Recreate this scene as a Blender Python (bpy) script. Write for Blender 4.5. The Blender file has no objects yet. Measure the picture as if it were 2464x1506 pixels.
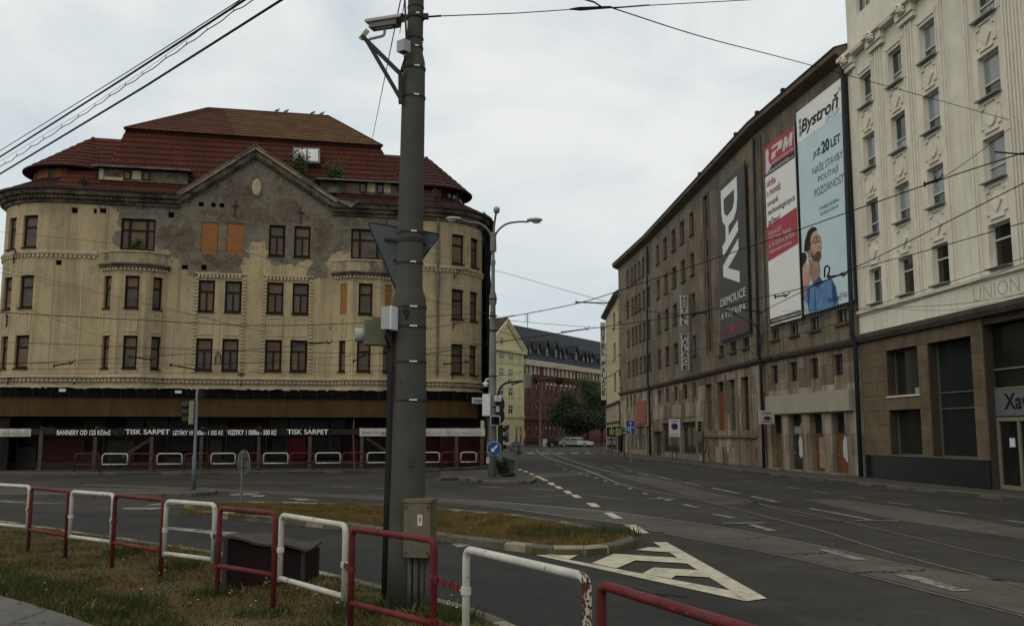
import bpy, bmesh, math, random
import numpy as np
from mathutils import Vector, Matrix
random.seed(7); rng = np.random.default_rng(7)
S = bpy.context.scene; COL = S.collection
# ------------------------------------------------------------------ camera
F, CX, CY, CAMZ, HOR = 2267., 1232., 753., 2.0, 1044.      # measured in a 2464 px wide frame
PITCH = math.atan((HOR - CY) / F); cp, sp = math.cos(PITCH), math.sin(PITCH)
cam = bpy.data.cameras.new('camera'); camo = bpy.data.objects.new('camera', cam); COL.objects.link(camo)
cam.sensor_width = 36; cam.lens = 36 * F / 2464; cam.clip_end = 3000; cam.clip_start = .05
camo.location = (0, 0, CAMZ); camo.rotation_euler = (math.pi / 2 + PITCH, 0, 0)
S.camera = camo
# ------------------------------------------------------------------ overcast sky and weak sun
SUN_EL, SUN_AZ = math.radians(50), math.radians(222)        # azimuth clockwise from +Y
W = bpy.data.worlds.new('World'); S.world = W; W.use_nodes = True
nt = W.node_tree; nt.nodes.clear()
N = nt.nodes.new; L = nt.links.new
out = N('ShaderNodeOutputWorld'); bg = N('ShaderNodeBackground'); L(bg.outputs[0], out.inputs[0])
sky = N('ShaderNodeTexSky'); sky.sky_type = 'NISHITA'; sky.sun_disc = False
sky.sun_elevation = SUN_EL; sky.sun_rotation = SUN_AZ; sky.air_density = 1.0; sky.dust_density = 4.0
sc_ = N('ShaderNodeVectorMath'); sc_.operation = 'SCALE'; sc_.inputs['Scale'].default_value = .10; L(sky.outputs[0], sc_.inputs[0])
tc = N('ShaderNodeTexCoord'); mp = N('ShaderNodeMapping'); mp.inputs['Scale'].default_value = (1.0, 1.0, 2.2); L(tc.outputs['Generated'], mp.inputs[0])
n1 = N('ShaderNodeTexNoise'); n1.inputs['Scale'].default_value = 2.6; n1.inputs['Detail'].default_value = 7; n1.inputs['Roughness'].default_value = .55; n1.inputs['Distortion'].default_value = .5; L(mp.outputs[0], n1.inputs[0])
cr = N('ShaderNodeValToRGB'); e = cr.color_ramp.elements
e[0].position = .33; e[0].color = (.60, .68, .725, 1); e[1].position = .60; e[1].color = (.87, .89, .87, 1); L(n1.outputs[0], cr.inputs[0])
mx = N('ShaderNodeMix'); mx.data_type = 'RGBA'; mx.inputs[0].default_value = .93
L(sc_.outputs[0], mx.inputs[6]); L(cr.outputs[0], mx.inputs[7]); L(mx.outputs[2], bg.inputs[0]); bg.inputs[1].default_value = 1.0
sl = bpy.data.lights.new('sun', 'SUN'); sl.energy = .8; sl.angle = math.radians(60); sl.color = (1, .92, .78)
so = bpy.data.objects.new('sun', sl); COL.objects.link(so); so.location = (0, -20, 60)
so.rotation_euler = (math.pi / 2 - SUN_EL, 0, -SUN_AZ + math.pi)
vs = S.view_settings; vs.view_transform = 'Standard'; vs.look = 'None'; vs.exposure = 0.0; vs.gamma = 1; vs.use_curve_mapping = False
S.cycles.max_bounces = 5; S.cycles.diffuse_bounces = 3; S.cycles.glossy_bounces = 3; S.cycles.transmission_bounces = 4
S.cycles.use_adaptive_sampling = True; S.cycles.use_denoising = True

# ------------------------------------------------------------------ measuring helpers (photo measurement -> real position)
def ray(X, Y):
    a = (X - CX) / F; b = (CY - Y) / F
    return Vector((a, cp - b * sp, sp + b * cp))
def at(X, Y, d):
    r = ray(X, Y); t = d / r.y
    return Vector((r.x * t, d, CAMZ + r.z * t))
def gnd(X, Y, z=0.):
    r = ray(X, Y); t = (z - CAMZ) / r.z
    return Vector((r.x * t, r.y * t, z))
def nat(x, y): return x * .9856, y * .9856
def V(*a): return Vector(a)
Z3 = V(0, 0, 1)
class Path:
    """a wall line in plan; u runs along it, outward normal on the given side"""
    def __init__(s, pts, flip=1):
        s.p = [V(*q) for q in pts]; s.u = [0.]
        for a, b in zip(s.p, s.p[1:]): s.u.append(s.u[-1] + (b - a).length)
        s.flip = flip; s.L = s.u[-1]
    def seg(s, u):
        i = 0
        while i < len(s.p) - 2 and u > s.u[i + 1]: i += 1
        return i
    def at(s, u, z=0., o=0.):
        i = s.seg(u); a, b = s.p[i], s.p[i + 1]; d = (b - a).normalized()
        q = a + d * (u - s.u[i]) + V(d.y, -d.x) * s.flip * o
        return V(q.x, q.y, z)
    def tn(s, u):
        i = s.seg(u); d = (s.p[i + 1] - s.p[i]).normalized()
        return V(d.x, d.y, 0), V(d.y, -d.x, 0) * s.flip
    def hit(s, X, Y, o=0.):
        r = ray(X, Y); best = None; n = len(s.p)
        for i in range(n - 1):
            d = (s.p[i + 1] - s.p[i]); Ln = d.length; d = d / Ln
            a = s.p[i] + V(d.y, -d.x) * s.flip * o
            den = r.x * d.y - r.y * d.x
            if abs(den) < 1e-9: continue
            t = (a.x * d.y - a.y * d.x) / den
            k = (V(r.x * t, r.y * t) - a).dot(d) / Ln
            if t > 0 and (k >= -1e-4 or i == 0) and (k <= 1.0001 or i == n - 2):
                if best is None or t < best[2]: best = (s.u[i] + k * Ln, CAMZ + r.z * t, t)
        if best is None:                                   # sight line grazes past a rounded end: take the silhouette
            i = min(range(n), key=lambda j: abs(s.p[j].x / s.p[j].y - r.x / r.y)); return s.u[i], CAMZ + r.z * s.p[i].y / r.y
        return best[0], best[1]
    def rect(s, x0, x1, y0, y1, o=0.):
        ym = (y0 + y1) / 2; xm = (x0 + x1) / 2
        a, b = s.hit(x0, ym, o)[0], s.hit(x1, ym, o)[0]
        return min(a, b), max(a, b), s.hit(xm, y1, o)[1], s.hit(xm, y0, o)[1]

# ------------------------------------------------------------------ materials
MATS = {}
def _new(name):
    m = bpy.data.materials.new(name); m.use_nodes = True; t = m.node_tree
    return m, t, t.nodes['Principled BSDF'], t.nodes.new, t.links.new
def rgb(h):
    v = [int(h[i:i + 2], 16) / 255 for i in (0, 2, 4)]
    return tuple(((x + .055) / 1.055) ** 2.4 if x > .04 else x / 12.92 for x in v)
def M(name, col=None, rough=.85, var=.15, sc=2., bump=.15, bsc=None, col2=None, c2=(.5, .62), metal=0., spec=.12, streak=0., scol=(.03, .027, .022), speck=0.):
    if name in MATS: return MATS[name]
    m, t, P, N, L = _new(name); MATS[name] = m
    geo = N('ShaderNodeNewGeometry')
    n = N('ShaderNodeTexNoise'); n.inputs['Scale'].default_value = sc; n.inputs['Detail'].default_value = 8; n.inputs['Roughness'].default_value = .62
    L(geo.outputs['Position'], n.inputs['Vector'])
    r = N('ShaderNodeMapRange'); r.inputs[1].default_value = .3; r.inputs[2].default_value = .7
    r.inputs[3].default_value = 1 - var; r.inputs[4].default_value = 1 + var; L(n.outputs[0], r.inputs[0])
    v = N('ShaderNodeVectorMath'); v.operation = 'SCALE'; v.inputs[0].default_value = col; L(r.outputs[0], v.inputs['Scale'])
    last = v.outputs[0]
    def mix(fac, c):
        nonlocal last
        x = N('ShaderNodeMix'); x.data_type = 'RGBA'; L(fac, x.inputs[0]); L(last, x.inputs[6]); x.inputs[7].default_value = (*c, 1); last = x.outputs[2]
    if col2:
        n2 = N('ShaderNodeTexNoise'); n2.inputs['Scale'].default_value = sc * .6; n2.inputs['Detail'].default_value = 9; n2.inputs['Roughness'].default_value = .68
        o = N('ShaderNodeVectorMath'); o.inputs[1].default_value = (31, 17, 9); L(geo.outputs['Position'], o.inputs[0]); L(o.outputs[0], n2.inputs['Vector'])
        q = N('ShaderNodeMapRange'); q.inputs[1].default_value, q.inputs[2].default_value = c2; L(n2.outputs[0], q.inputs[0]); mix(q.outputs[0], col2)
    if streak:
        mp = N('ShaderNodeMapping'); mp.inputs['Scale'].default_value = (1.6, 1.6, .09); L(geo.outputs['Position'], mp.inputs[0])
        n3 = N('ShaderNodeTexNoise'); n3.inputs['Scale'].default_value = 1.6; n3.inputs['Detail'].default_value = 6; n3.inputs['Roughness'].default_value = .7; L(mp.outputs[0], n3.inputs['Vector'])
        q = N('ShaderNodeMapRange'); q.inputs[1].default_value = .45; q.inputs[2].default_value = .75; q.inputs[4].default_value = streak; L(n3.outputs[0], q.inputs[0]); mix(q.outputs[0], scol)
    if speck:
        n4 = N('ShaderNodeTexNoise'); n4.inputs['Scale'].default_value = 26; n4.inputs['Detail'].default_value = 4; L(geo.outputs['Position'], n4.inputs['Vector'])
        q = N('ShaderNodeMapRange'); q.inputs[1].default_value = .66; q.inputs[2].default_value = .7; q.inputs[4].default_value = speck; L(n4.outputs[0], q.inputs[0]); mix(q.outputs[0], scol)
    L(last, P.inputs['Base Color'])
    P.inputs['Roughness'].default_value = rough; P.inputs['Metallic'].default_value = metal; P.inputs['Specular IOR Level'].default_value = spec
    if bump:
        nb = N('ShaderNodeTexNoise'); nb.inputs['Scale'].default_value = bsc or sc * 12; nb.inputs['Detail'].default_value = 5; L(geo.outputs['Position'], nb.inputs['Vector'])
        b = N('ShaderNodeBump'); b.inputs['Strength'].default_value = bump; b.inputs['Distance'].default_value = .02; L(nb.outputs[0], b.inputs['Height']); L(b.outputs[0], P.inputs['Normal'])
    return m
def flat(name, col, rough=.55, **k): return M(name, col, rough, var=.05, sc=5, bump=0, **k)
def asphalt(name, c, patch=.38):
    m, t, P, N, L = _new(name); MATS[name] = m
    geo = N('ShaderNodeNewGeometry')
    def noise(sc, d=5, stretch=None):
        n = N('ShaderNodeTexNoise'); n.inputs['Scale'].default_value = sc; n.inputs['Detail'].default_value = d; n.inputs['Roughness'].default_value = .65
        if stretch:
            mp = N('ShaderNodeMapping'); mp.inputs['Scale'].default_value = stretch; L(geo.outputs['Position'], mp.inputs[0]); L(mp.outputs[0], n.inputs[0])
        else: L(geo.outputs['Position'], n.inputs[0])
        return n.outputs[0]
    def rng_(s, a, b, c0, c1):
        r = N('ShaderNodeMapRange'); r.inputs[1].default_value = a; r.inputs[2].default_value = b; r.inputs[3].default_value = c0; r.inputs[4].default_value = c1; L(s, r.inputs[0]); return r.outputs[0]
    def mul(a, b):
        x = N('ShaderNodeMath'); x.operation = 'MULTIPLY'; L(a, x.inputs[0]); L(b, x.inputs[1]); return x.outputs[0]
    f = mul(rng_(noise(.22, 6), .3, .7, 1 - patch, 1 + patch), rng_(noise(55, 2), .25, .75, .55, 1.45))
    f = mul(f, rng_(noise(1.7, 7), .3, .72, 1.18, .80)); f = mul(f, rng_(noise(9, 5), .3, .7, .84, 1.16)); f = mul(f, rng_(noise(.5, 6, (1, .12, 1)), .35, .7, 1.12, .9))
    v = N('ShaderNodeVectorMath'); v.operation = 'SCALE'; v.inputs[0].default_value = c; L(f, v.inputs['Scale'])
    # thin sealed cracks
    vo = N('ShaderNodeTexVoronoi'); vo.feature = 'DISTANCE_TO_EDGE'; vo.inputs['Scale'].default_value = .16; 
    ad = N('ShaderNodeVectorMath'); nn = N('ShaderNodeTexNoise'); nn.inputs['Scale'].default_value = 1.1; nn.inputs['Detail'].default_value = 5; L(geo.outputs['Position'], nn.inputs[0])
    ms = N('ShaderNodeVectorMath'); ms.operation = 'SCALE'; ms.inputs['Scale'].default_value = 1.6; L(nn.outputs['Color'], ms.inputs[0]); L(geo.outputs['Position'], ad.inputs[0]); L(ms.outputs[0], ad.inputs[1]); L(ad.outputs[0], vo.inputs[0])
    ck = mul(rng_(vo.outputs[0], .001, .0045, .75, 0), rng_(noise(.11, 3), .5, .56, 0, 1))
    x = N('ShaderNodeMix'); x.data_type = 'RGBA'; L(ck, x.inputs[0]); L(v.outputs[0], x.inputs[6]); x.inputs[7].default_value = (.012, .011, .01, 1)
    L(x.outputs[2], P.inputs['Base Color']); P.inputs['Roughness'].default_value = .88; P.inputs['Specular IOR Level'].default_value = .15
    b = N('ShaderNodeBump'); b.inputs['Strength'].default_value = .35; b.inputs['Distance'].default_value = .012; L(noise(70, 3), b.inputs['Height']); L(b.outputs[0], P.inputs['Normal'])
    return m
def glass(name, col=(.02, .024, .023), rough=.06, spec=.6):
    return M(name, col, rough, var=.3, sc=.8, bump=.04, bsc=1.5, spec=spec)

# ------------------------------------------------------------------ mesh builder
class MB:
    def __init__(s): s.v = []; s.f = []; s.uv = None
    def add(s, vs, fs):
        o = len(s.v); s.v += [tuple(v) for v in vs]; s.f += [tuple(i + o for i in f) for f in fs]; return s
    def quad(s, *p): return s.add(p, [tuple(range(len(p)))])
    def box(s, c, sx, sy, sz, ax=None):
        """centre c, half-open sizes, axes ax=(ex,ey,ez)"""
        ex, ey, ez = ax or (V(1, 0, 0), V(0, 1, 0), Z3); c = V(*c)
        vs = [c + ex * (sx / 2 * i) + ey * (sy / 2 * j) + ez * (sz / 2 * k) for k in (-1, 1) for j in (-1, 1) for i in (-1, 1)]
        return s.add(vs, [(0, 2, 3, 1), (4, 5, 7, 6), (0, 1, 5, 4), (2, 6, 7, 3), (0, 4, 6, 2), (1, 3, 7, 5)])
    def bar(s, a, b, w, h=None, up=Z3):
        a, b = V(*a), V(*b); d = b - a
        if d.length < 1e-6: return s
        ez = d.normalized(); ex = up.cross(ez)
        if ex.length < 1e-3: ex = V(1, 0, 0).cross(ez)
        ex.normalize(); ey = ez.cross(ex)
        return s.box((a + b) / 2, w, h or w, d.length, (ex, ey, ez))
    def tube(s, pts, r, n=8, cap=True):
        pts = [V(*q) for q in pts]; rr = r if isinstance(r, (list, tuple)) else [r] * len(pts)
        o = len(s.v); nx = None
        for i, q in enumerate(pts):
            d = (pts[min(i + 1, len(pts) - 1)] - pts[max(i - 1, 0)]).normalized()
            if nx is None:
                nx = d.orthogonal().normalized()
            nx = (nx - d * nx.dot(d)).normalized(); ny = d.cross(nx)
            s.v += [tuple(q + (nx * math.cos(2 * math.pi * k / n) + ny * math.sin(2 * math.pi * k / n)) * rr[i]) for k in range(n)]
        for i in range(len(pts) - 1):
            for k in range(n):
                a = o + i * n + k; b = o + i * n + (k + 1) % n
                s.f.append((a, b, b + n, a + n))
        if cap:
            s.f.append(tuple(o + k for k in reversed(range(n)))); e = o + (len(pts) - 1) * n
            s.f.append(tuple(e + k for k in range(n)))
        return s
    def lathe(s, prof, c, n=20, ax=None):
        ex, ey, ez = ax or (V(1, 0, 0), V(0, 1, 0), Z3); c = V(*c); o = len(s.v)
        for r, z in prof:
            for k in range(n):
                a = 2 * math.pi * k / n
                s.v.append(tuple(c + ex * (r * math.cos(a)) + ey * (r * math.sin(a)) + ez * z))
        for i in range(len(prof) - 1):
            for k in range(n):
                a = o + i * n + k; b = o + i * n + (k + 1) % n; s.f.append((a, b, b + n, a + n))
        s.f.append(tuple(o + k for k in reversed(range(n)))); e = o + (len(prof) - 1) * n; s.f.append(tuple(e + k for k in range(n)))
        return s
    def prism(s, poly, d):
        """flat polygon (3-D points) thickened along vector d"""
        poly = [V(*q) for q in poly]; n = len(poly); d = V(*d)
        vs = poly + [q + d for q in poly]
        return s.add(vs, [tuple(reversed(range(n))), tuple(range(n, 2 * n))] + [(i, (i + 1) % n, n + (i + 1) % n, n + i) for i in range(n)])
    def mesh(s, name, mat, smooth=False):
        me = bpy.data.meshes.new(name); me.from_pydata(s.v, [], s.f)
        if mat: me.materials.append(mat)
        if smooth: me.polygons.foreach_set('use_smooth', [True] * len(me.polygons))
        return me
    def build(s, name, mat, parent=None, smooth=False, fix=True, **tags):
        me = s.mesh(name, mat, smooth)
        if fix:
            bm = bmesh.new(); bm.from_mesh(me); bmesh.ops.recalc_face_normals(bm, faces=bm.faces); bm.to_mesh(me); bm.free()
        return link(name, me, parent, **tags)
def link(name, me, parent=None, **tags):
    o = bpy.data.objects.new(name, me); COL.objects.link(o)
    if parent is not None:
        o.parent = parent; o.matrix_parent_inverse = INV[parent.name] if parent.name in INV else Matrix.Identity(4)
    tag(o, **tags); return o
INV = {}
def tag(o, label=None, cat=None, group=None, kind=None):
    if label: o['label'] = label
    if cat: o['category'] = cat
    if group: o['group'] = group
    if kind: o['kind'] = kind
    return o
def T(name, label, cat, loc, group=None):
    o = bpy.data.objects.new(name, None); COL.objects.link(o); o.location = loc; o.empty_display_size = .3
    INV[o.name] = Matrix.Translation(V(*loc)).inverted()
    return tag(o, label, cat, group)
def smooth_auto(o, ang=40):
    pass
def arc_pts(pts, r, n=5):
    """round the inner corners of a polyline"""
    pts = [V(*q) for q in pts]; out = [pts[0]]
    for a, b, c in zip(pts, pts[1:], pts[2:]):
        d1 = (a - b).normalized(); d2 = (c - b).normalized(); p, q = b + d1 * r, b + d2 * r
        for k in range(n + 1):
            t = k / n; out.append(p * (1 - t) ** 2 + b * (2 * t * (1 - t)) + q * t * t)
    return out + [pts[-1]]
def spline(pts, n=10):
    pts = [V(*q) for q in pts]; out = []
    P = [pts[0] * 2 - pts[1]] + pts + [pts[-1] * 2 - pts[-2]]
    for i in range(1, len(P) - 2):
        a, b, c, d = P[i - 1:i + 3]
        for k in range(n):
            t = k / n
            out.append(.5 * ((2 * b) + (c - a) * t + (2 * a - 5 * b + 4 * c - d) * t * t + (3 * b - a - 3 * c + d) * t ** 3))
    return out + [pts[-1]]
def text(parent, body, mat, fr, x0, x1, y0, y1, bold=0., shear=0., spacing=1., lift=.012, name='lettering', thick=0.):
    """lettering fitted into the box (x0..x1, y0..y1) of the frame fr=(origin,right,up,normal)"""
    cu = bpy.data.curves.new('t', 'FONT'); cu.body = body; cu.size = 1; cu.offset = bold; cu.shear = shear; cu.space_character = spacing; cu.resolution_u = 3
    cu.fill_mode = 'FRONT'
    to = bpy.data.objects.new('t', cu)
    me = bpy.data.meshes.new_from_object(to)
    bpy.data.objects.remove(to); bpy.data.curves.remove(cu)
    n = len(me.vertices)
    if not n: return None
    co = np.empty(n * 3); me.vertices.foreach_get('co', co); co = co.reshape(-1, 3)
    lo, hi = co.min(0), co.max(0); o, r, u, nn = fr
    w = (co[:, :2] - lo[:2]) / np.maximum(hi[:2] - lo[:2], 1e-6)
    p = np.outer(x0 + w[:, 0] * (x1 - x0), r) + np.outer(y0 + w[:, 1] * (y1 - y0), u) + np.array(o + nn * lift)
    me.vertices.foreach_set('co', p.ravel()); me.materials.clear(); me.materials.append(mat); me.update()
    return link(name, me, parent)
def poly2(parent, pts, mat, fr, lift=.008, name='print', thick=0.):
    o, r, u, nn = fr
    vs = [o + r * x + u * y + nn * lift for x, y in pts]
    b = MB(); b.quad(*vs)
    ob = b.build(name, mat, parent, fix=False); return ob
def quadmap(TL, TR, BL, BR, Wd, Ht):
    """photo position on a flat rectangular banner -> metres from its lower-left corner"""
    def f(x, y):
        u = v = .5
        for _ in range(12):
            xl = TL[0] + (BL[0] - TL[0]) * v; xr = TR[0] + (BR[0] - TR[0]) * v; u = (x - xl) / (xr - xl)
            yt = TL[1] + (TR[1] - TL[1]) * u; yb = BL[1] + (BR[1] - BL[1]) * u; v = (y - yt) / (yb - yt)
        return u * Wd, (1 - v) * Ht
    return f
def wall_grid(path, u0, u1, z0, z1, holes, mat, name, parent, depth=.22, step=None, off=0., attr=None, top=None, **tags):
    """wall with real openings and reveals; UV = (u, z)"""
    us = {u0, u1} | {u for u in path.u if u0 < u < u1}; zs = {z0, z1}
    for h in holes: us |= {h[0], h[1]}; zs |= {h[2], h[3]}
    if step:
        k = u0
        while k < u1: us.add(k); k += step
        k = z0
        while k < z1: zs.add(k); k += step
    def clean(q, lo, hi, keep):
        q = sorted(x for x in q if lo - 1e-6 <= x <= hi + 1e-6); o = []
        for x in q:
            if o and x - o[-1] < .03:
                if x in keep: o[-1] = x
                continue
            o.append(x)
        return o
    keep = {x for h in holes for x in h} | {u0, u1, z0, z1}
    us, zs = clean(us, u0, u1, keep), clean(zs, z0, z1, keep)
    nz = len(zs); vs = [path.at(u, z, off) for u in us for z in zs]; uv = [(u, z) for u in us for z in zs]
    fs = []
    inside = lambda u, z: any(h[0] < u < h[1] and h[2] < z < h[3] for h in holes)
    for i in range(len(us) - 1):
        for j in range(nz - 1):
            if not inside((us[i] + us[i + 1]) / 2, (zs[j] + zs[j + 1]) / 2):
                a = i * nz + j; f = (a, a + nz, a + nz + 1, a + 1)
                fs.append(f if path.flip > 0 else tuple(reversed(f)))
    for a, b, c, d in holes:
        e = [(a, c), (b, c), (b, d), (a, d)]
        for k in range(4):
            p, q = e[k], e[(k + 1) % 4]; o = len(vs)
            vs += [path.at(p[0], p[1], off), path.at(q[0], q[1], off), path.at(q[0], q[1], off - depth), path.at(p[0], p[1], off - depth)]
            uv += [p, q, q, p]; f = (o, o + 1, o + 2, o + 3)
            fs.append(f if path.flip < 0 else tuple(reversed(f)))
    me = bpy.data.meshes.new(name); me.from_pydata([tuple(v) for v in vs], [], fs); me.materials.append(mat)
    ul = me.uv_layers.new(name='UVMap'); li = np.empty(len(me.loops), dtype=np.int32); me.loops.foreach_get('vertex_index', li)
    ul.data.foreach_set('uv', np.array(uv, dtype=np.float32)[li].ravel())
    if attr:
        for an, fn in attr.items():
            A = me.attributes.new(an, 'FLOAT', 'POINT'); A.data.foreach_set('value', np.array([fn(*q) for q in uv], dtype=np.float32))
    return link(name, me, parent, **tags)
def sweep(path, us, prof, mat, name, parent, **tags):
    """profile [(outward, z)...] run along the wall line"""
    b = MB(); n = len(prof)
    for u in us: b.v += [tuple(path.at(u, z, o)) for o, z in prof]
    for i in range(len(us) - 1):
        for k in range(n - 1):
            a = i * n + k; b.f.append((a, a + 1, a + n + 1, a + n))
    b.f.append(tuple(range(n))); b.f.append(tuple((len(us) - 1) * n + k for k in range(n)))
    return b.build(name, mat, parent, **tags)
def urange(path, a, b, step=.5):
    q = {a, b} | {u for u in path.u if a < u < b}; return sorted(q)
def dentils(path, a, b, pitch, w, h, z, o, d, mat, name, parent):
    m = MB(); n = int((b - a) / pitch)
    for i in range(n):
        u = a + (i + .5) * pitch; t, nn = path.tn(u); m.box(path.at(u, z, o + d / 2), w, d, h, (t, nn, Z3))
    return m.build(name, mat, parent, kind='stuff', fix=False)
def window(parent, path, u0, u1, z0, z1, style, fm, pm, inset=.14, fw=.09, pm2=None, off=0., name='window', proud=0.):
    """frame mesh with each pane its child"""
    uc = (u0 + u1) / 2; t, n = path.tn(uc); t = (path.at(u1) - path.at(u0)).normalized(); n = V(t.y, -t.x, 0) * path.flip
    c = (path.at(u0, 0, off) + path.at(u1, 0, off)) / 2 - n * inset; w = (path.at(u1) - path.at(u0)).length; h = z1 - z0
    ax = (t, n, Z3); P = lambda x, z, o=0: c + t * x + n * o + Z3 * z
    b = MB(); fd = .08
    def br(xa, xb, za, zb, d=fd): b.box(P((xa + xb) / 2, (za + zb) / 2), xb - xa, d, zb - za, ax)
    X = w / 2; br(-X, -X + fw, z0, z1); br(X - fw, X, z0, z1); br(-X + fw, X - fw, z0, z0 + fw); br(-X + fw, X - fw, z1 - fw, z1)
    pn = []; zt = z1 - h * .36; g = fw * .8
    xi, zi, zj = X - fw, z0 + fw, z1 - fw
    if style in ('T', 'H', 'triple', 'tiltH'):
        if style == 'tiltH': zt = z0 + h * .34
        br(-xi, xi, zt - g / 2, zt + g / 2, fd * 1.25)
        if style == 'T':
            br(-g / 2, g / 2, zi, zt - g / 2, fd * 1.1)
            pn = [(-xi, xi, zt + g / 2, zj), (-xi, -g / 2, zi, zt - g / 2), (g / 2, xi, zi, zt - g / 2)]
        elif style in ('H', 'tiltH'): pn = [(-xi, xi, zt + g / 2, zj), (-xi, xi, zi, zt - g / 2)]
        else:
            q = w * .25
            for k in (-1, 1): br(k * q - g * .8, k * q + g * .8, zi, zt - g / 2, fd * 1.2); br(k * q - g * .8, k * q + g * .8, zt + g / 2, zj, fd * 1.2)
            for xa, xb in ((-xi, -q - g * .8), (-q + g * .8, q - g * .8), (q + g * .8, xi)): pn += [(xa, xb, zi, zt - g / 2), (xa, xb, zt + g / 2, zj)]
    elif style == 'V':
        br(-g / 2, g / 2, zi, zj, fd * 1.1); pn = [(-xi, -g / 2, zi, zj), (g / 2, xi, zi, zj)]
    elif style == 'X':
        br(-g / 2, g / 2, zi, zj, fd * 1.1); br(-xi, xi, zt - g / 2, zt + g / 2, fd * 1.02)
        pn = [(-xi, -g / 2, zi, zt - g / 2), (g / 2, xi, zi, zt - g / 2), (-xi, -g / 2, zt + g / 2, zj), (g / 2, xi, zt + g / 2, zj)]
    else: pn = [(-xi, xi, zi, zj)]
    wo = b.build(name, fm, parent, fix=False)
    for i, (xa, xb, za, zb) in enumerate(pn):
        k = MB(); k.box(P((xa + xb) / 2, (za + zb) / 2, -.012), xb - xa, .012, zb - za, ax)
        k.build('pane', (pm2 if pm2 and random.random() < .5 else pm), wo, fix=False)
    return wo
def sheet(name, pts, z, mat, parent=None, **tags):
    b = MB(); b.quad(*[V(q[0], q[1], z) for q in pts]); return b.build(name, mat, parent, **tags)
def slab(name, pts, z0, z1, mat, parent=None, **tags):
    b = MB(); b.prism([V(q[0], q[1], z0) for q in pts], (0, 0, z1 - z0)); return b.build(name, mat, parent, **tags)
# ================================================================== materials used across the scene
A_ROAD = asphalt('asphalt_road', (.035, .0315, .0252)); A_BAND = asphalt('asphalt_band', (.070, .063, .052)); A_PATH = asphalt('asphalt_path', (.085, .078, .068))
A_DARK = asphalt('asphalt_dark', (.024, .0228, .0205)); A_WALK = asphalt('asphalt_walk', (.058, .053, .045))
KERB = M('kerb_granite', (.098, .088, .068), .9, var=.3, sc=3, bump=.4, speck=.4); KERBY = M('kerb_pale', (.23, .20, .145), .9, var=.3, sc=4, bump=.4, speck=.3)
PAINT = M('road_paint', (.43, .395, .295), .85, var=.2, sc=5, bump=.2, col2=(.12, .11, .085), c2=(.50, .80), speck=.55, scol=(.06, .057, .05))
PAINTW = M('road_paint_worn', (.22, .21, .185), .85, var=.25, sc=5, bump=.2, col2=(.055, .052, .047), c2=(.45, .62), speck=.5, scol=(.05, .048, .043))
RAIL = M('rail_steel', (.26, .225, .175), .35, var=.3, sc=4, metal=.7, bump=.05); GROOVE = flat('rail_groove', (.008, .008, .007), .9)
SOIL = M('dry_soil', (.095, .072, .036), .95, var=.35, sc=1.6, bump=.6, col2=(.055, .062, .024), c2=(.46, .6))
WHITEP = M('rail_white_paint', (.46, .45, .385), .6, var=.14, sc=6, bump=.12, col2=(.11, .06, .032), c2=(.615, .65), speck=.8, scol=(.11, .075, .05), streak=.25)
REDP = M('rail_red_paint', (.115, .018, .019), .62, var=.25, sc=4, bump=.12, col2=(.05, .018, .015), c2=(.54, .64), speck=.8, scol=(.15, .075, .06), streak=.3)
STEEL = M('galvanised_steel', (.22, .23, .23), .5, var=.12, sc=5, metal=.3, bump=.06); DKSTEEL = M('dark_steel', (.035, .035, .037), .6, var=.2, sc=6, bump=.1)
WIRE = flat('cable_black', (.012, .012, .013), .7); BLACK = flat('black_plastic', (.012, .012, .012), .55)
GREYBOX = M('grey_plastic', (.33, .34, .33), .6, var=.08, sc=4, bump=.05, speck=.25, scol=(.12, .11, .1)); WHITEBOX = M('white_box', (.56, .58, .58), .55, var=.06, sc=4, bump=.03)
SIGBACK = M('signal_case', (.13, .125, .085), .65, var=.15, sc=5, bump=.08)
# ================================================================== ground, roads, kerbs
sheet('ground', [(-900, -300), (900, -300), (900, 1500), (-900, 1500)], -.02, asphalt('asphalt_far', (.045, .043, .039)), kind='structure')
sheet('road', [(-120, -30), (80, -30), (80, 260), (-120, 260)], 0., A_ROAD, kind='structure')
def kerb_run(pts, z, w, h, ln, mat, name='kerb', skew=0.):
    """kerb stones one by one along a line; outer face on the line, stones lie to its left"""
    b = MB(); pts = [V(q[0], q[1]) for q in pts]; p = Path([(q.x, q.y) for q in pts], -1)
    root = None; u = 0; k = 0
    while u < p.L - .15:
        l = min(ln * random.uniform(.92, 1.06), p.L - u); a, b_ = p.at(u + .012), p.at(u + l - .012)
        t = (b_ - a).normalized(); n = V(-t.y, t.x, 0); dz = random.uniform(-.008, .008); g = random.uniform(-.008, .008)
        m = MB(); c = .025
        prof = [(g, z - .05), (g, h + dz - c), (g + c, h + dz), (w, h + dz), (w, z - .05)]
        vs = [a + n * o + Z3 * zz for o, zz in prof] + [b_ + n * o + Z3 * zz for o, zz in prof]
        vs = [V(v.x, v.y, v.z) for v in vs]; q = len(prof)
        m.add(vs, [(i, i + 1, q + i + 1, q + i) for i in range(q - 1)] + [tuple(range(q)), tuple(range(2 * q - 1, q - 1, -1))])
        if root is None: root = m.build(name, mat if not isinstance(mat, list) else mat[0], None, kind='structure')
        else: m.build('kerb_stone', mat if not isinstance(mat, list) else random.choice(mat), root)
        u += l; k += 1
    return root
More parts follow.
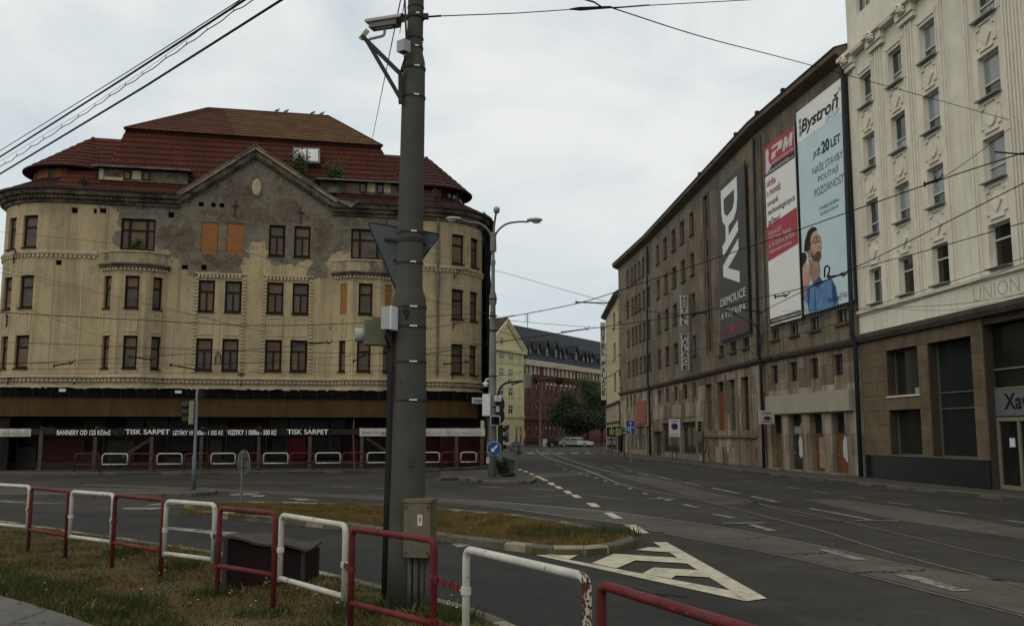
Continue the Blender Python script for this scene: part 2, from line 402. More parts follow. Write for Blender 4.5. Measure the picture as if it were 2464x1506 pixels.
# left pavement in front of the derelict building
LK = [(-60, 37.9), (-24.84, 46.34), (-15.2, 47.7), (-4.79, 50.9), (-2.2, 53.0), (-1.4, 56), (-2.2, 64), (-9, 96)]
lkc = spline([(q[0], q[1], 0) for q in LK], 6)
slab('pavement_left', [(q.x, q.y) for q in lkc] + [(-70, 96)], -.05, .12, A_WALK, kind='structure')
kerb_run(lkc[4:40], 0, .25, .135, 1.0, KERB)
# right pavement
RK = [(16.6, 20), (15.15, 28.36), (13.71, 37.13), (12.4, 47.8), (11.6, 60.9), (10.11, 72.3), (8.4, 100), (8.6, 112), (12, 120), (22, 126)]
rkc = spline([(q[0], q[1], 0) for q in RK], 6)
slab('pavement_right', [(q.x, q.y) for q in rkc] + [(40, 126), (40, 20)], -.05, .12, M('pavement_wet', (.058, .055, .048), .8, var=.25, sc=1.2, bump=.2), kind='structure')
kerb_run(list(reversed(rkc[2:50])), 0, .25, .135, 1.1, KERB)
# far pavement before the yellow and the brick house
RD = V(.505, .863); RN = V(.863, -.505); R0 = V(2.1, 163.)
fp = [R0 + RD * s + RN * o for s, o in ((-60, 4), (60, 4), (60, -1), (-60, -1))]
slab('pavement_far', fp, -.05, .12, A_WALK, kind='structure')
# refuge with the lamp post
RF = [gnd(x, y, .12) for x, y in ((1060, 1150), (1115, 1148), (1150, 1154), (1260, 1157), (1290, 1152), (1283, 1143), (1262, 1135), (1180, 1128), (1060, 1133))]
slab('refuge_lamp', RF, -.05, .12, A_WALK, kind='structure'); kerb_run(spline(RF[:6], 4), 0, .2, .135, .9, KERB)
# refuge with the traffic signal on the left
LR = [V(-40, 24.3, 0), gnd(0, 1189, .12), gnd(394, 1187, .12), gnd(500, 1184, .12), gnd(523, 1179.5, .12), gnd(490, 1176, .12), gnd(0, 1172, .12), V(-40, 30, 0)]
slab('refuge_signal', LR, -.05, .12, A_WALK, kind='structure'); kerb_run(spline(LR[1:6], 5), 0, .2, .135, 1., KERB)
# grass island
IS = [(441, 1217), (453, 1226), (560, 1237), (700, 1249), (843, 1262), (1050, 1284), (1190, 1302), (1308, 1315), (1380, 1318), (1468, 1312), (1518, 1302), (1527, 1294), (1505, 1284), (1404, 1263), (1276, 1242), (1084, 1224), (880, 1213), (700, 1208), (540, 1207), (460, 1211)]
isl = [gnd(x, y, .13) for x, y in IS]; isc = spline(isl + [isl[0]], 5)[:-1]
slab('island_soil', isc, -.05, .10, SOIL, kind='structure')
kerb_run([(q.x, q.y) for q in isc] + [(isc[0].x, isc[0].y)], 0, .24, .14, .55, [KERB, KERB, KERBY, KERB], name='island_kerb')
# foreground verge and its kerb
FK = [(-160, 1232), (0, 1252), (100, 1266), (200, 1280), (305, 1296), (406, 1310), (512, 1325), (640, 1346), (768, 1371), (916, 1406), (1020, 1431), (1140, 1462), (1235, 1499), (1330, 1540), (1500, 1640), (1800, 1900)]
fk = spline([gnd(x, y, .10) for x, y in FK], 4)
slab('verge_soil', [(-40, fk[0].y)] + [(q.x, q.y) for q in fk] + [(7, -8), (-40, -8)], -.05, .08, SOIL, kind='structure')
kerb_run(list(reversed([(q.x, q.y) for q in fk])), 0, .18, .11, 1., [KERBY, KERB], name='verge_kerb')
PB = spline([gnd(x, y, .1) for x, y in ((-500, 1340), (-200, 1385), (0, 1433), (112, 1465), (221, 1503), (330, 1560), (500, 1700))], 5)
slab('footpath', [(q.x, q.y) for q in PB] + [(-1, -6), (-30, -6), (-30, PB[0].y)], -.04, .105, A_PATH, kind='structure')
def inpoly(x, y, P):
    c = False; n = len(P); j = n - 1
    for i in range(n):
        if (P[i].y > y) != (P[j].y > y) and x < (P[j].x - P[i].x) * (y - P[i].y) / (P[j].y - P[i].y) + P[i].x: c = not c
        j = i
    return c
# tram tracks: pale bands, grooves and rails
z5 = lambda x, y: nat(1100 + x / 3.08, 1100 + y / 3.08)
z6 = lambda x, y: nat(1800 + x / 3.5186, 1100 + y / 3.5186)
R2 = [(200, 1164), (430, 1171), (700, 1183), (900, 1192)] + [z5(*q) for q in ((0, 360), (500, 398), (1030, 445), (1300, 470), (2000, 570), (2464, 655))] + [z6(*q) for q in ((800, 840), (1500, 990), (2463, 1150))] + [(2700, 1445)]
R3 = [(200, 1168), (430, 1177), (700, 1192), (900, 1202)] + [z5(*q) for q in ((0, 395), (500, 445), (900, 500), (1270, 545), (1700, 640), (2464, 785))] + [z6(*q) for q in ((1000, 1050), (2463, 1425))] + [(2700, 1540)]
R1 = [(1290, 1080), (1300, 1092), (1330, 1105), (1400, 1127)] + [z5(*q) for q in ((1300, 255), (1700, 338), (2000, 402), (2300, 475))] + [z6(*q) for q in ((300, 580), (700, 680), (1300, 870), (2463, 1170))] + [(2700, 1465)]
R4 = [(1318, 1080), (1335, 1092), (1370, 1106), (1450, 1130), (1600, 1163), (1800, 1206)] + [z6(*q) for q in ((1000, 625), (1500, 740), (2000, 860), (2463, 950))] + [(2700, 1390)]
R5 = [(1480, 1118), (1700, 1176)] + [z6(*q) for q in ((500, 545), (1000, 615), (2463, 790))]
R6 = [(0, 1160), (300, 1163), (560, 1170), (900, 1178), (1084, 1186), (1244, 1197)] + [z5(*q) for q in ((970, 332), (1400, 378), (1750, 400), (2100, 450))]
def gl(px, n=8): return spline([gnd(x, y, 0) for x, y in px], n)
g2, g3, g1, g4, g5, g6 = map(gl, (R2, R3, R1, R4, R5, R6))
def strip(name, a, b, z, mat):
    m = MB(); n = max(len(a), len(b)); pa, pb = Path([(q.x, q.y) for q in a]), Path([(q.x, q.y) for q in b])
    k = 90
    for i in range(k):
        q = [pa.at(pa.L * i / k), pa.at(pa.L * (i + 1) / k), pb.at(pb.L * (i + 1) / k), pb.at(pb.L * i / k)]
        m.quad(*[V(v.x, v.y, z) for v in q])
    return m.build(name, mat, None, kind='structure', fix=False)
strip('track_band', g2, g3, .004, A_BAND)
def ribbon(name, pts, w, z, mat, off=0., parent=None, kind='structure'):
    p = Path([(q.x, q.y) for q in pts]); m = MB()
    for a, b in zip(p.u, p.u[1:]):
        t0, n0 = p.tn(a + 1e-4); m.quad(*[V(v.x, v.y, z) for v in (p.at(a, 0, off - w / 2), p.at(b, 0, off - w / 2), p.at(b, 0, off + w / 2), p.at(a, 0, off + w / 2))])
    return m.build(name, mat, parent, kind=kind, fix=False)
for g, w in ((g2, .08), (g3, .06), (g1, .08), (g4, .08), (g5, .06), (g6, .06)):
    r = ribbon('tram_rail', g, w, .009, RAIL); ribbon('rail_groove', g, .055, .007, GROOVE, -.055, r, None)
sheet('asphalt_patch', [gnd(*z6(*q)) for q in ((550, 415), (900, 418), (1500, 500), (2463, 665), (2463, 760), (1300, 580))], .003, A_BAND, kind='structure')
sheet('asphalt_patch', [gnd(*z5(*q)) for q in ((1160, 175), (1480, 190), (1900, 290), (2250, 400), (2000, 405), (1480, 250))], .003, A_BAND, kind='structure')
sheet('asphalt_patch', [gnd(x, y) for x, y in ((1275, 1140), (1440, 1134), (1450, 1140), (1290, 1150))], .003, A_BAND, kind='structure')
sheet('asphalt_lane', [gnd(x, y) for x, y in ((-100, 1222), (0, 1227), (440, 1238), (700, 1258), (1050, 1296), (1300, 1330), (1600, 1400), (1850, 1470), (2150, 1580), (2300, 1700), (1600, 1700), (1235, 1503), (1020, 1435), (768, 1375), (512, 1329), (200, 1284), (0, 1256), (-100, 1242))], .003, A_DARK, kind='structure')
# painted markings
def mark(pts, conv, mat=PAINT, z=.013, name='road_marking'):
    return sheet(name, [gnd(*conv(*q)) for q in pts], z, mat, kind='structure')
for q in ([(640, 788), (2222, 1137), (2100, 1055), (900, 826), (720, 787)], [(1525, 692), (1625, 690), (2378, 1115), (2226, 1137), (2104, 1056)]):
    mark(q, z5)
for q in ([(725, 785), (972, 785), (890, 824)], [(1395, 752), (1485, 730), (1592, 734), (1690, 772)], [(1060, 852), (1228, 780), (1728, 812), (1790, 855), (1390, 830), (1248, 890)], [(1440, 930), (1528, 884), (1872, 905), (1945, 958), (1695, 944), (1660, 968)]):
    mark(q, z5, z=.017)
for q in ([(625, 190), (660, 190), (740, 228), (705, 228)], [(725, 240), (770, 240), (793, 260), (750, 260)], [(780, 268), (820, 268), (848, 288), (805, 288)], [(845, 302), (890, 302), (920, 325), (875, 325)], [(903, 332), (950, 332), (990, 355), (935, 355)], [(1018, 395), (1083, 395), (1130, 425), (1062, 425)], [(1150, 468), (1215, 468), (1300, 513), (1230, 513)], [(1308, 560), (1390, 560), (1493, 622), (1405, 622)],
          [(545, 153), (575, 153), (586, 162), (556, 162)], [(588, 171), (618, 171), (632, 181), (600, 181)], [(500, 140), (530, 140), (542, 148), (512, 148)]):
    mark(q, z5)
for i, (x, y) in enumerate(((805, 108), (860, 140), (920, 157), (970, 170), (1028, 188), (1095, 207), (1165, 228), (1248, 255), (1345, 286), (1465, 324))):
    s = .5 + .05 * i; mark([(x - 28 * s, y - 7 * s), (x + 8 * s, y - 7 * s), (x + 30 * s, y + 7 * s), (x - 6 * s, y + 7 * s)], z5, PAINTW)
def dash(a, b, w, conv, mat=PAINTW):
    p, q = gnd(*conv(*a)), gnd(*conv(*b)); t = (q - p).normalized(); n = V(-t.y, t.x, 0) * (w / 2)
    sheet('road_marking', [p + n, q + n, q - n, p - n], .013, mat, kind='structure')
for a, b, w in (((1480, 363), (1695, 363), .28), ((1570, 350), (1650, 378), .25), ((1755, 406), (1845, 428), .2), ((1980, 478), (2118, 508), .22), ((2050, 548), (2360, 545), .22), ((2250, 557), (2425, 605), .2),
                ((1310, 147), (1372, 158), .2), ((1405, 168), (1500, 187), .2), ((1545, 195), (1668, 220), .2), ((1725, 237), (1880, 262), .2), ((1955, 280), (2175, 325), .2), ((2268, 345), (2464, 390), .18),
                ((1160, 120), (1225, 132), .2), ((1640, 118), (1790, 130), .2), ((1040, 95), (1085, 104), .2), ((205, 270), (390, 278), .22), ((610, 292), (795, 299), .22)):
    dash(a, b, w, z5)
for a, b, w in (((625, 497), (1150, 597), .16), ((1015, 602), (1380, 604), .17), ((30, 255), (110, 264), .14), ((210, 282), (302, 293), .14), ((408, 310), (530, 327), .14), ((650, 348), (787, 367), .14), ((935, 391), (1107, 413), .14), ((1285, 445), (1492, 472), .14), ((1718, 512), (1972, 546), .14), ((2270, 595), (2520, 628), .14), ((735, 848), (1058, 940), .24), ((1420, 1067), (1930, 1210), .26)):
    dash(a, b, w, z6)
D1 = lambda x, y: (x, y)
for q in ([(1085, 1310), (1120, 1306), (1135, 1313), (1100, 1318)], [(560, 1188), (625, 1186), (610, 1192), (552, 1192)], [(365, 1213), (440, 1208), (430, 1214), (350, 1218)], [(300, 1222), (400, 1220), (392, 1225), (350, 1227), (290, 1225)], [(610, 1190), (640, 1192), (630, 1196), (605, 1196)], [(690, 1199), (740, 1200), (770, 1204), (720, 1205)], [(400, 1268), (520, 1277), (590, 1284), (625, 1290), (608, 1296), (545, 1293), (535, 1288), (500, 1285), (400, 1274)], [(0, 1205), (60, 1208), (160, 1212), (60, 1211), (0, 1208)], [(1490, 1095), (1420, 1085), (1440, 1085), (1520, 1095)]):
    mark(q, D1, PAINTW)
# zebra crossing at the far end of the street
for x in (1265, 1300, 1335, 1370, 1405, 1440):
    mark([(x, 1088.5), (x + 17, 1088.5), (x + 25, 1092), (x + 6, 1092)], D1, PAINTW)
for a, b in (((800, 1172), (852, 1174)), ((905, 1175), (960, 1178)), ((490, 1158), (520, 1157))):
    dash(a, b, .16, D1)
# sealed and open cracks in the near carriageway
for pts in ([(80, 762), (160, 750), (250, 745)], [(470, 887), (600, 889), (690, 882), (775, 880)], [(1000, 1052), (1130, 1048), (1260, 1040), (1330, 1045), (1450, 1030), (1560, 1036), (1650, 1024)], [(-700, 700), (-520, 712), (-300, 705)], [(1200, 690), (1420, 700), (1600, 735)], [(150, 430), (240, 452), (380, 465), (300, 470)], [(-900, 1180), (-700, 1240), (-420, 1260)]):
    rc = random.Random(len(pts)); g = [gnd(*z6(x, y)) for x, y in pts]; q = []
    for a, b in zip(g, g[1:]):
        for k in range(6): q.append(a.lerp(b, k / 6) + V(rc.uniform(-.05, .05), rc.uniform(-.09, .09), 0))
    ribbon('asphalt_crack', q + [g[-1]], .03, .0145, GROOVE)
# ================================================================== derelict corner building on the left
ES = V(.9768, .2140); EN = V(.2140, -.9768); LO = V(-26.7, 50.)
def lp(s, b=0., z=0.):
    q = LO + ES * s - EN * b; return V(q.x, q.y, z)
def Lp(X, Y, b):
    """point of the sight line on the plane b metres behind the facade"""
    r = ray(X, Y); o = LO - EN * b; t = o.dot(EN) / V(r.x, r.y).dot(EN); return V(r.x * t, r.y * t, CAMZ + r.z * t)
ST0, ST1, RC = 1.95, 22.6, 3.5
def lpath(extra=0.):
    R = RC + extra; P = []
    for k in range(13):
        a = math.radians(100 - 100 * k / 12); P.append(lp(ST0 - R * math.sin(a), R * (1 - math.cos(a)) - extra).xy)
    for k in range(13):
        a = math.radians(100 * k / 12); P.append(lp(ST1 + R * math.sin(a), R * (1 - math.cos(a)) - extra).xy)
    last = P[-1]; P.append(last - EN * 14 - ES * 0.5)
    return Path(P, 1)
LPa = lpath(); UL = LPa.u[12]; UR = LPa.u[13]; UEND = LPa.u[25]       # u at the tangents
us_ = lambda s: UL + s - ST0
ROWS = [(12.08, 13.86), (8.77, 10.54), (5.50, 7.27)]
LB = T('derelict_building', 'abandoned cream plaster corner building with red tiled mansard roof and crumbling gable', 'building', lp(11.7, 4, .12))
# ---- worn plaster
m, t, P, N, L = _new('worn_plaster'); MATS['worn_plaster'] = m
def _n(sc, d=8, off=None, st=None):
    g = N('ShaderNodeNewGeometry'); n = N('ShaderNodeTexNoise'); n.inputs['Scale'].default_value = sc; n.inputs['Detail'].default_value = d; n.inputs['Roughness'].default_value = .65
    mp = N('ShaderNodeMapping'); mp.inputs['Scale'].default_value = st or (1, 1, 1); mp.inputs['Location'].default_value = off or (0, 0, 0); L(g.outputs['Position'], mp.inputs[0]); L(mp.outputs[0], n.inputs[0]); return n.outputs[0]
def _mr(s, a, b, c=0., d=1.):
    r = N('ShaderNodeMapRange'); r.inputs[1].default_value = a; r.inputs[2].default_value = b; r.inputs[3].default_value = c; r.inputs[4].default_value = d; L(s, r.inputs[0]); return r.outputs[0]
def _mth(op, a, b):
    x = N('ShaderNodeMath'); x.operation = op
    for i, q in enumerate((a, b)):
        if isinstance(q, (int, float)): x.inputs[i].default_value = q
        else: L(q, x.inputs[i])
    return x.outputs[0]
def _mix(f, a, b):
    x = N('ShaderNodeMix'); x.data_type = 'RGBA'; L(f, x.inputs[0]) if not isinstance(f, float) else None
    for i, q in ((6, a), (7, b)):
        if isinstance(q, tuple): x.inputs[i].default_value = (*q, 1)
        else: L(q, x.inputs[i])
    return x.outputs[2]
plaster = _mix(_mr(_n(.5), .35, .7), (.49, .385, .215), (.36, .285, .165)); plaster = _mix(_mr(_n(5.), .35, .75, 0, .4), plaster, (.29, .235, .145))
plaster = _mix(_mr(_n(.28, 7, (3, 1, 7)), .48, .68, 0, .55), plaster, (.20, .168, .115)); plaster = _mix(_mr(_n(1.3, 7, None, (2.2, 2.2, .1)), .48, .74, 0, .55), plaster, (.085, .07, .05)); plaster = _mix(_mr(_n(2.6, 9, (1, 4, 2)), .56, .72, 0, .5), plaster, (.16, .13, .085))
mortar = _mix(_mr(_n(1.5), .35, .65), (.18, .153, .112), (.115, .099, .076)); mortar = _mix(_mr(_n(6., 9), .46, .62, 0, .75), mortar, (.22, .19, .138)); mortar = _mix(_mr(_n(2.4, 9, (2, 9, 4)), .52, .66, 0, .7), mortar, (.075, .064, .05)); mortar = _mix(_mr(_n(3.4, 9, (7, 2, 4)), .64, .66, 0, .9), mortar, (.33, .26, .15))
uvn = N('ShaderNodeUVMap'); bt = N('ShaderNodeTexBrick'); L(uvn.outputs[0], bt.inputs[0]); bt.inputs['Scale'].default_value = 1; bt.inputs['Brick Width'].default_value = .27; bt.inputs['Row Height'].default_value = .085; bt.inputs['Mortar Size'].default_value = .012
bt.inputs['Color1'].default_value = (.125, .072, .052, 1); bt.inputs['Color2'].default_value = (.085, .058, .045, 1); bt.inputs['Mortar'].default_value = (.135, .115, .088, 1)
brick = _mix(_mr(_n(5., 9), .42, .58, 0, .8), bt.outputs[0], (.15, .125, .092)); brick = _mix(_mr(_n(2.2, 9, (4, 4, 1)), .5, .66, 0, .7), brick, (.07, .052, .042))
aw = N('ShaderNodeAttribute'); aw.attribute_name = 'worn'; ab = N('ShaderNodeAttribute'); ab.attribute_name = 'bare'
mw = _mr(_mth('ADD', aw.outputs['Fac'], _mr(_n(1.3), .25, .75, -.42, .42)), .49, .53)
mbk = _mth('MULTIPLY', mw, _mr(_mth('ADD', ab.outputs['Fac'], _mr(_n(1.1, 9, (9, 3, 5)), .25, .75, -.75, .75)), .38, .72))
# scattered small losses over the sound plaster
sml = _mr(_n(.85, 6, (5, 8, 1)), .68, .69); mw2 = _mth('MAXIMUM', mw, sml)
colr = _mix(mbk, _mix(mw2, plaster, mortar), brick)
L(colr, P.inputs['Base Color']); P.inputs['Roughness'].default_value = .93; P.inputs['Specular IOR Level'].default_value = .2
bp = N('ShaderNodeBump'); bp.inputs['Strength'].default_value = .5; bp.inputs['Distance'].default_value = .04
L(_mth('ADD', _mth('MULTIPLY', mw2, -1.0), _mth('ADD', _mth('MULTIPLY', _n(9.), .5), _mth('MULTIPLY', mbk, _mth('MULTIPLY', bt.outputs['Fac'], -.5)))), bp.inputs['Height']); L(bp.outputs[0], P.inputs['Normal'])
WORN = m
TRIM = M('stucco_trim', (.35, .285, .18), .92, var=.2, sc=1.4, bump=.3, col2=(.12, .105, .08), c2=(.5, .62), streak=.5); TRIM_P = M('stucco_trim_pale', (.43, .36, .24), .92, var=.15, sc=2, bump=.25, streak=.35)
SOOT = M('sooty_stucco', (.15, .127, .093), .95, var=.4, sc=2, bump=.5, col2=(.05, .045, .037), c2=(.45, .62))
FRAME = M('window_brown_paint', (.020, .011, .008), .6, var=.2, sc=5, bump=.1); PANE = M('papered_pane', (.145, .10, .062), .55, var=.25, sc=1.1, bump=.02, spec=.15); PANEU = M('dusty_pane', (.085, .068, .05), .4, var=.35, sc=1.3, bump=.03, spec=.25)
OSB = M('chipboard', (.27, .115, .04), .85, var=.25, sc=9, bump=.2); DARKHOLE = flat('dark_interior', (.008, .007, .006), .95)  # DARKHOLE: near-black colour stands in for shade behind openings
WP = [Path([(0, 0), (1, 0)])]
wornpoly = [V(*LPa.hit(x, y)) for x, y in ((195, 470), (250, 500), (283, 520), (288, 604), (400, 608), (430, 640), (462, 668), (588, 664), (588, 588), (640, 578), (645, 634), (744, 634), (748, 670), (780, 664), (802, 612), (965, 605), (965, 525), (900, 505), (880, 478), (806, 470), (616, 300), (430, 440))]
bare = [(430, 570, 60, 45), (525, 635, 70, 38), (620, 520, 150, 32), (580, 470, 90, 40), (770, 560, 30, 60), (690, 500, 60, 30)]
bare = [(LPa.hit(x, y), a / 43., b / 43.) for x, y, a, b in bare]
def a_worn(u, z):
    n = len(wornpoly); d = 1e9; p = V(u, z)
    for i in range(n):
        a, b = wornpoly[i], wornpoly[(i + 1) % n]; ab_ = b - a; k = max(0, min(1, (p - a).dot(ab_) / ab_.length_squared)); d = min(d, (a + ab_ * k - p).length)
    return .5 + (.5 if inpoly(u, z, wornpoly) else -.5) * min(1, d / .9)
def a_bare(u, z): return max(max(0, 1.25 - math.hypot((u - c[0]) / a, (z - c[1]) / b)) for c, a, b in bare)
ATT = {'worn': a_worn, 'bare': a_bare}
# ---- openings of the flat and rounded wall
holes = []; wins = []
def lw(x0, x1, row, style, pth=LPa, o=0.):
    ym = {0: 575, 1: 715, 2: 850}[row]; a = pth.hit(x0, ym, o)[0]; b = pth.hit(x1, ym, o)[0]
    return (min(a, b), max(a, b), *ROWS[row], style)
for args in ((20, 37, 0, 'H'), (54, 88, 0, 'H'), (290, 373, 0, 'triple'), (482, 524, 0, 'board'), (545, 586.5, 0, 'board'), (647, 685, 0, 'T'), (708, 747, 0, 'T'), (845, 930, 0, 'triple'), (1088, 1117, 0, 'H'), (1133, 1152, 0, 'H'),
             (7.5, 26.5, 1, 'H'), (46, 78.5, 1, 'H'), (477, 516, 1, 'T'), (541, 580, 1, 'T'), (642, 682, 1, 'T'), (703.5, 742.5, 1, 'T'), (1086.5, 1116, 1, 'H'), (1131.5, 1150, 1, 'H'),
             (1, 17, 2, 'H'), (35, 68, 2, 'H'), (471, 511, 2, 'T'), (534, 573.5, 2, 'T'), (637.5, 677, 2, 'T'), (698, 738, 2, 'T'), (1084.5, 1115, 2, 'H'), (1130, 1148, 2, 'H')):
    q = lw(*args); wins.append(q); holes.append(q[:4])
# small put-log holes in the masonry
putlog = [(172, 187, 501, 514), (240, 256, 501, 513), (225, 233, 502, 514), (405, 419, 511, 524), (478, 490, 487, 497), (508, 519, 489, 500), (528, 540, 489, 500), (134, 148, 626, 639), (437, 452, 638, 649), (484, 497, 637, 650)]
for x0, x1, y0, y1 in putlog: holes.append(LPa.rect(x0, x1, y0, y1))
nput = len(putlog)
wall_grid(LPa, 0, LPa.L, 4.3, 15.3, holes, WORN, 'wall', LB, depth=.3, step=.33, attr=ATT)
for h in holes[-nput:]:
    t_, n_ = LPa.tn((h[0] + h[1]) / 2); MB().box(LPa.at((h[0] + h[1]) / 2, (h[2] + h[3]) / 2, -.27), h[1] - h[0], .02, h[3] - h[2], (t_, n_, Z3)).build('hole_back', DARKHOLE, LB)
def lwin(q, pth, off=0.):
    u0, u1, z0, z1, st = q
    if st == 'board':
        t_, n_ = pth.tn((u0 + u1) / 2); b = MB(); b.box(pth.at((u0 + u1) / 2, (z0 + z1) / 2, off - .06), u1 - u0 - .02, .03, z1 - z0 - .02, (t_, n_, Z3)); return b.build('boarded_window', OSB, LB)
    w = window(LB, pth, u0, u1, z0, z1, st, FRAME, PANE, inset=.17, fw=.105, pm2=PANEU, off=off)
    t_, n_ = pth.tn((u0 + u1) / 2); MB().box(pth.at((u0 + u1) / 2, z0 - .03, off - .04), u1 - u0 + .06, .26, .05, (t_, n_, Z3)).build('sill', FRAME, w)
for q in wins: lwin(q, LPa)
# ---- gable
gA, gB, gC = LPa.hit(430, 470), LPa.hit(616, 356), LPa.hit(806, 482)
def gz(u): return gA[1] + (gB[1] - gA[1]) * (u - gA[0]) / (gB[0] - gA[0]) if u < gB[0] else gC[1] + (gB[1] - gC[1]) * (gC[0] - u) / (gC[0] - gB[0])
vs, fs, uv = [], [], []; nu, nz = 34, 9
for i in range(nu + 1):
    u = gA[0] + (gC[0] - gA[0]) * i / nu
    for j in range(nz + 1):
        z = 15.29 + max(0.01, gz(u) - .25 - 15.29) * j / nz; vs.append(tuple(LPa.at(u, z))); uv.append((u, z))
for i in range(nu):
    for j in range(nz): a = i * (nz + 1) + j; fs.append((a, a + nz + 1, a + nz + 2, a + 1))
me = bpy.data.meshes.new('gable_wall'); me.from_pydata(vs, [], fs); me.materials.append(WORN)
ul = me.uv_layers.new(name='UVMap'); li = np.empty(len(me.loops), dtype=np.int32); me.loops.foreach_get('vertex_index', li); ul.data.foreach_set('uv', np.array(uv, dtype=np.float32)[li].ravel())
for an, fn in ATT.items(): me.attributes.new(an, 'FLOAT', 'POINT').data.foreach_set('value', np.array([fn(*q) for q in uv], dtype=np.float32))
gable = link('gable', me, LB)
LEAD = M('sheet_metal', (.16, .155, .14), .6, var=.3, sc=3, bump=.2, col2=(.05, .048, .043), c2=(.5, .65), metal=.2)
for (a, b) in ((gA, gB), (gC, gB)):
    A, B = LPa.at(a[0], a[1]), LPa.at(b[0], b[1]); d = (B - A).normalized(); n3 = V(EN.x, EN.y, 0); upn = n3.cross(d); upn = upn if upn.z > 0 else -upn
    A2 = A - d * .3; ext = B + d * .12
    m_ = MB(); m_.box((A2 + ext) / 2 + n3 * .14 - upn * .30, (ext - A2).length, .30, .26, (d, n3, upn)); m_.build('raking_cornice', SOOT, gable)
    m_ = MB(); m_.box((A2 + ext) / 2 + n3 * .20 - upn * .09, (ext - A2).length, .52, .15, (d, n3, upn)); m_.build('raking_cornice', TRIM, gable)
    m_ = MB(); m_.box((A2 + ext) / 2 + n3 * .06 + upn * .015, (ext - A2).length + .1, .95, .05, (d, n3, upn)); m_.build('gable_flashing', LEAD, gable)
    k = MB()
    for i in range(int((B - A).length / .17)): k.box(A + d * (i * .17 + .15) + n3 * .13 - upn * .49, .09, .22, .11, (d, n3, upn))
    k.build('dentil_band', SOOT, gable, kind='stuff', fix=False)
c = LPa.at(*LPa.hit(618, 452), .03); b = MB(); b.lathe([(.26, -.05), (.26, .06), (.19, .1), (.001, .1)], c, 18, (V(ES.x, ES.y, 0), Z3 * 1.9, V(EN.x, EN.y, 0))); b.build('oval_ornament', TRIM_P, gable)
# ---- cornices and bands
eave = [(0, 14.55), (.10, 14.58), (.12, 14.72), (.24, 14.78), (.26, 14.92), (.46, 15.0), (.52, 15.16), (.52, 15.26), (-.2, 15.3)]
sweep(LPa, urange(LPa, 0, gA[0] + .15), eave, SOOT, 'eave_cornice', LB); sweep(LPa, urange(LPa, gC[0] - .15, UEND), eave, SOOT, 'eave_cornice', LB)
for a, b in ((0.3, gA[0]), (gC[0], UEND)): dentils(LPa, a, b, .2, .11, .12, 14.84, .22, .12, SOOT, 'dentil_band', LB)
GUT = M('rusty_gutter', (.05, .042, .036), .7, var=.4, sc=3, bump=.3)
sweep(LPa, urange(LPa, 0, gA[0] - .1), [(.52, 15.20), (.66, 15.22), (.68, 15.34), (.52, 15.32)], GUT, 'gutter', LB); sweep(LPa, urange(LPa, gC[0] + .1, UEND), [(.52, 15.20), (.66, 15.22), (.68, 15.34), (.52, 15.32)], GUT, 'gutter', LB)
band = [(0, 4.55), (.14, 4.55), (.14, 4.9), (.2, 4.93), (.2, 5.2), (.27, 5.24), (.27, 5.34), (0, 5.38)]
sweep(LPa, urange(LPa, 0, UEND), [(0, 4.25), (.1, 4.25), (.1, 4.6), (0, 4.62)], TRIM_P, 'plinth_band', LB)
sweep(LPa, urange(LPa, 0, UEND), [(0, 4.78), (.07, 4.78), (.07, 4.98), (.22, 5.0), (.22, 5.1), (0, 5.14)], TRIM_P, 'string_course', LB)
dentils(LPa, 0.2, UEND, .23, .13, .17, 4.87, .07, .07, TRIM_P, 'dentil_band', LB)
for a, b in ((0.0, LPa.hit(236, 600)[0]), (LPa.hit(985, 620)[0], UEND)):
    sweep(LPa, urange(LPa, a, b), [(0, 11.68), (.09, 11.68), (.13, 11.78), (.13, 11.86), (0, 11.9)], TRIM_P, 'string_course', LB); dentils(LPa, a, b, .24, .14, .14, 11.6, 0, .08, TRIM_P, 'dentil_band', LB)
# fine cement fillets where plaster bays meet (vertical pilaster strips)
for x in (125, 196, 418, 768, 985, 1052):
    u, z = LPa.hit(x, 700); t_, n_ = LPa.tn(u); MB().box(LPa.at(u, 8.1, .012), .09, .024, 5.6, (t_, n_, Z3)).build('pilaster_strip', TRIM_P, LB)
# ---- toothed surrounds of the paired windows, blind panels between the storeys
for xa, xb in ((470, 586), (635, 748)):
    u0 = LPa.hit(xa, 760)[0]; u1 = LPa.hit(xb, 760)[0]; k = MB()
    for u in (u0, u1):
        for i in range(27): k.box(LPa.at(u, 5.45 + i * .2, .04), .2, .08, .105, (*LPa.tn(u), Z3))
    for i in range(int((u1 - u0) / .2)): k.box(LPa.at(u0 + .1 + i * .2, 10.78, .05), .11, .1, .2, (*LPa.tn(u0), Z3))
    k.box(LPa.at((u0 + u1) / 2, 10.92, .03), u1 - u0 + .2, .12, .08, (*LPa.tn(u0), Z3))
    k.build('toothed_surround', TRIM_P, LB, kind='stuff', fix=False)
def panel(pth, u0, u1, z0, z1, off=0., mat=TRIM_P, w=.07):
    t_ = (pth.at(u1) - pth.at(u0)).normalized(); n_ = V(t_.y, -t_.x, 0) * pth.flip; c_ = (pth.at(u0, 0, off) + pth.at(u1, 0, off)) / 2 + n_ * .012; wd = (pth.at(u1) - pth.at(u0)).length
    b = MB()
    for x, z, sx, sz in ((0, z0, wd, w), (0, z1, wd, w), (-wd / 2 + w / 2, (z0 + z1) / 2, w, z1 - z0 - w), (wd / 2 - w / 2, (z0 + z1) / 2, w, z1 - z0 - w)): b.box(c_ + t_ * x + Z3 * z, sx, .035, sz, (t_, n_, Z3))
    b.build('blind_panel', mat, LB, fix=False)
for q in wins:
    if q[2] == ROWS[1][0]: panel(LPa, q[0] + .03, q[1] - .03, 7.5, 8.5)
    if q[2] == ROWS[0][0] and (q[1] < UL or q[0] > UR): panel(LPa, q[0] + .03, q[1] - .03, 10.75, 11.4)
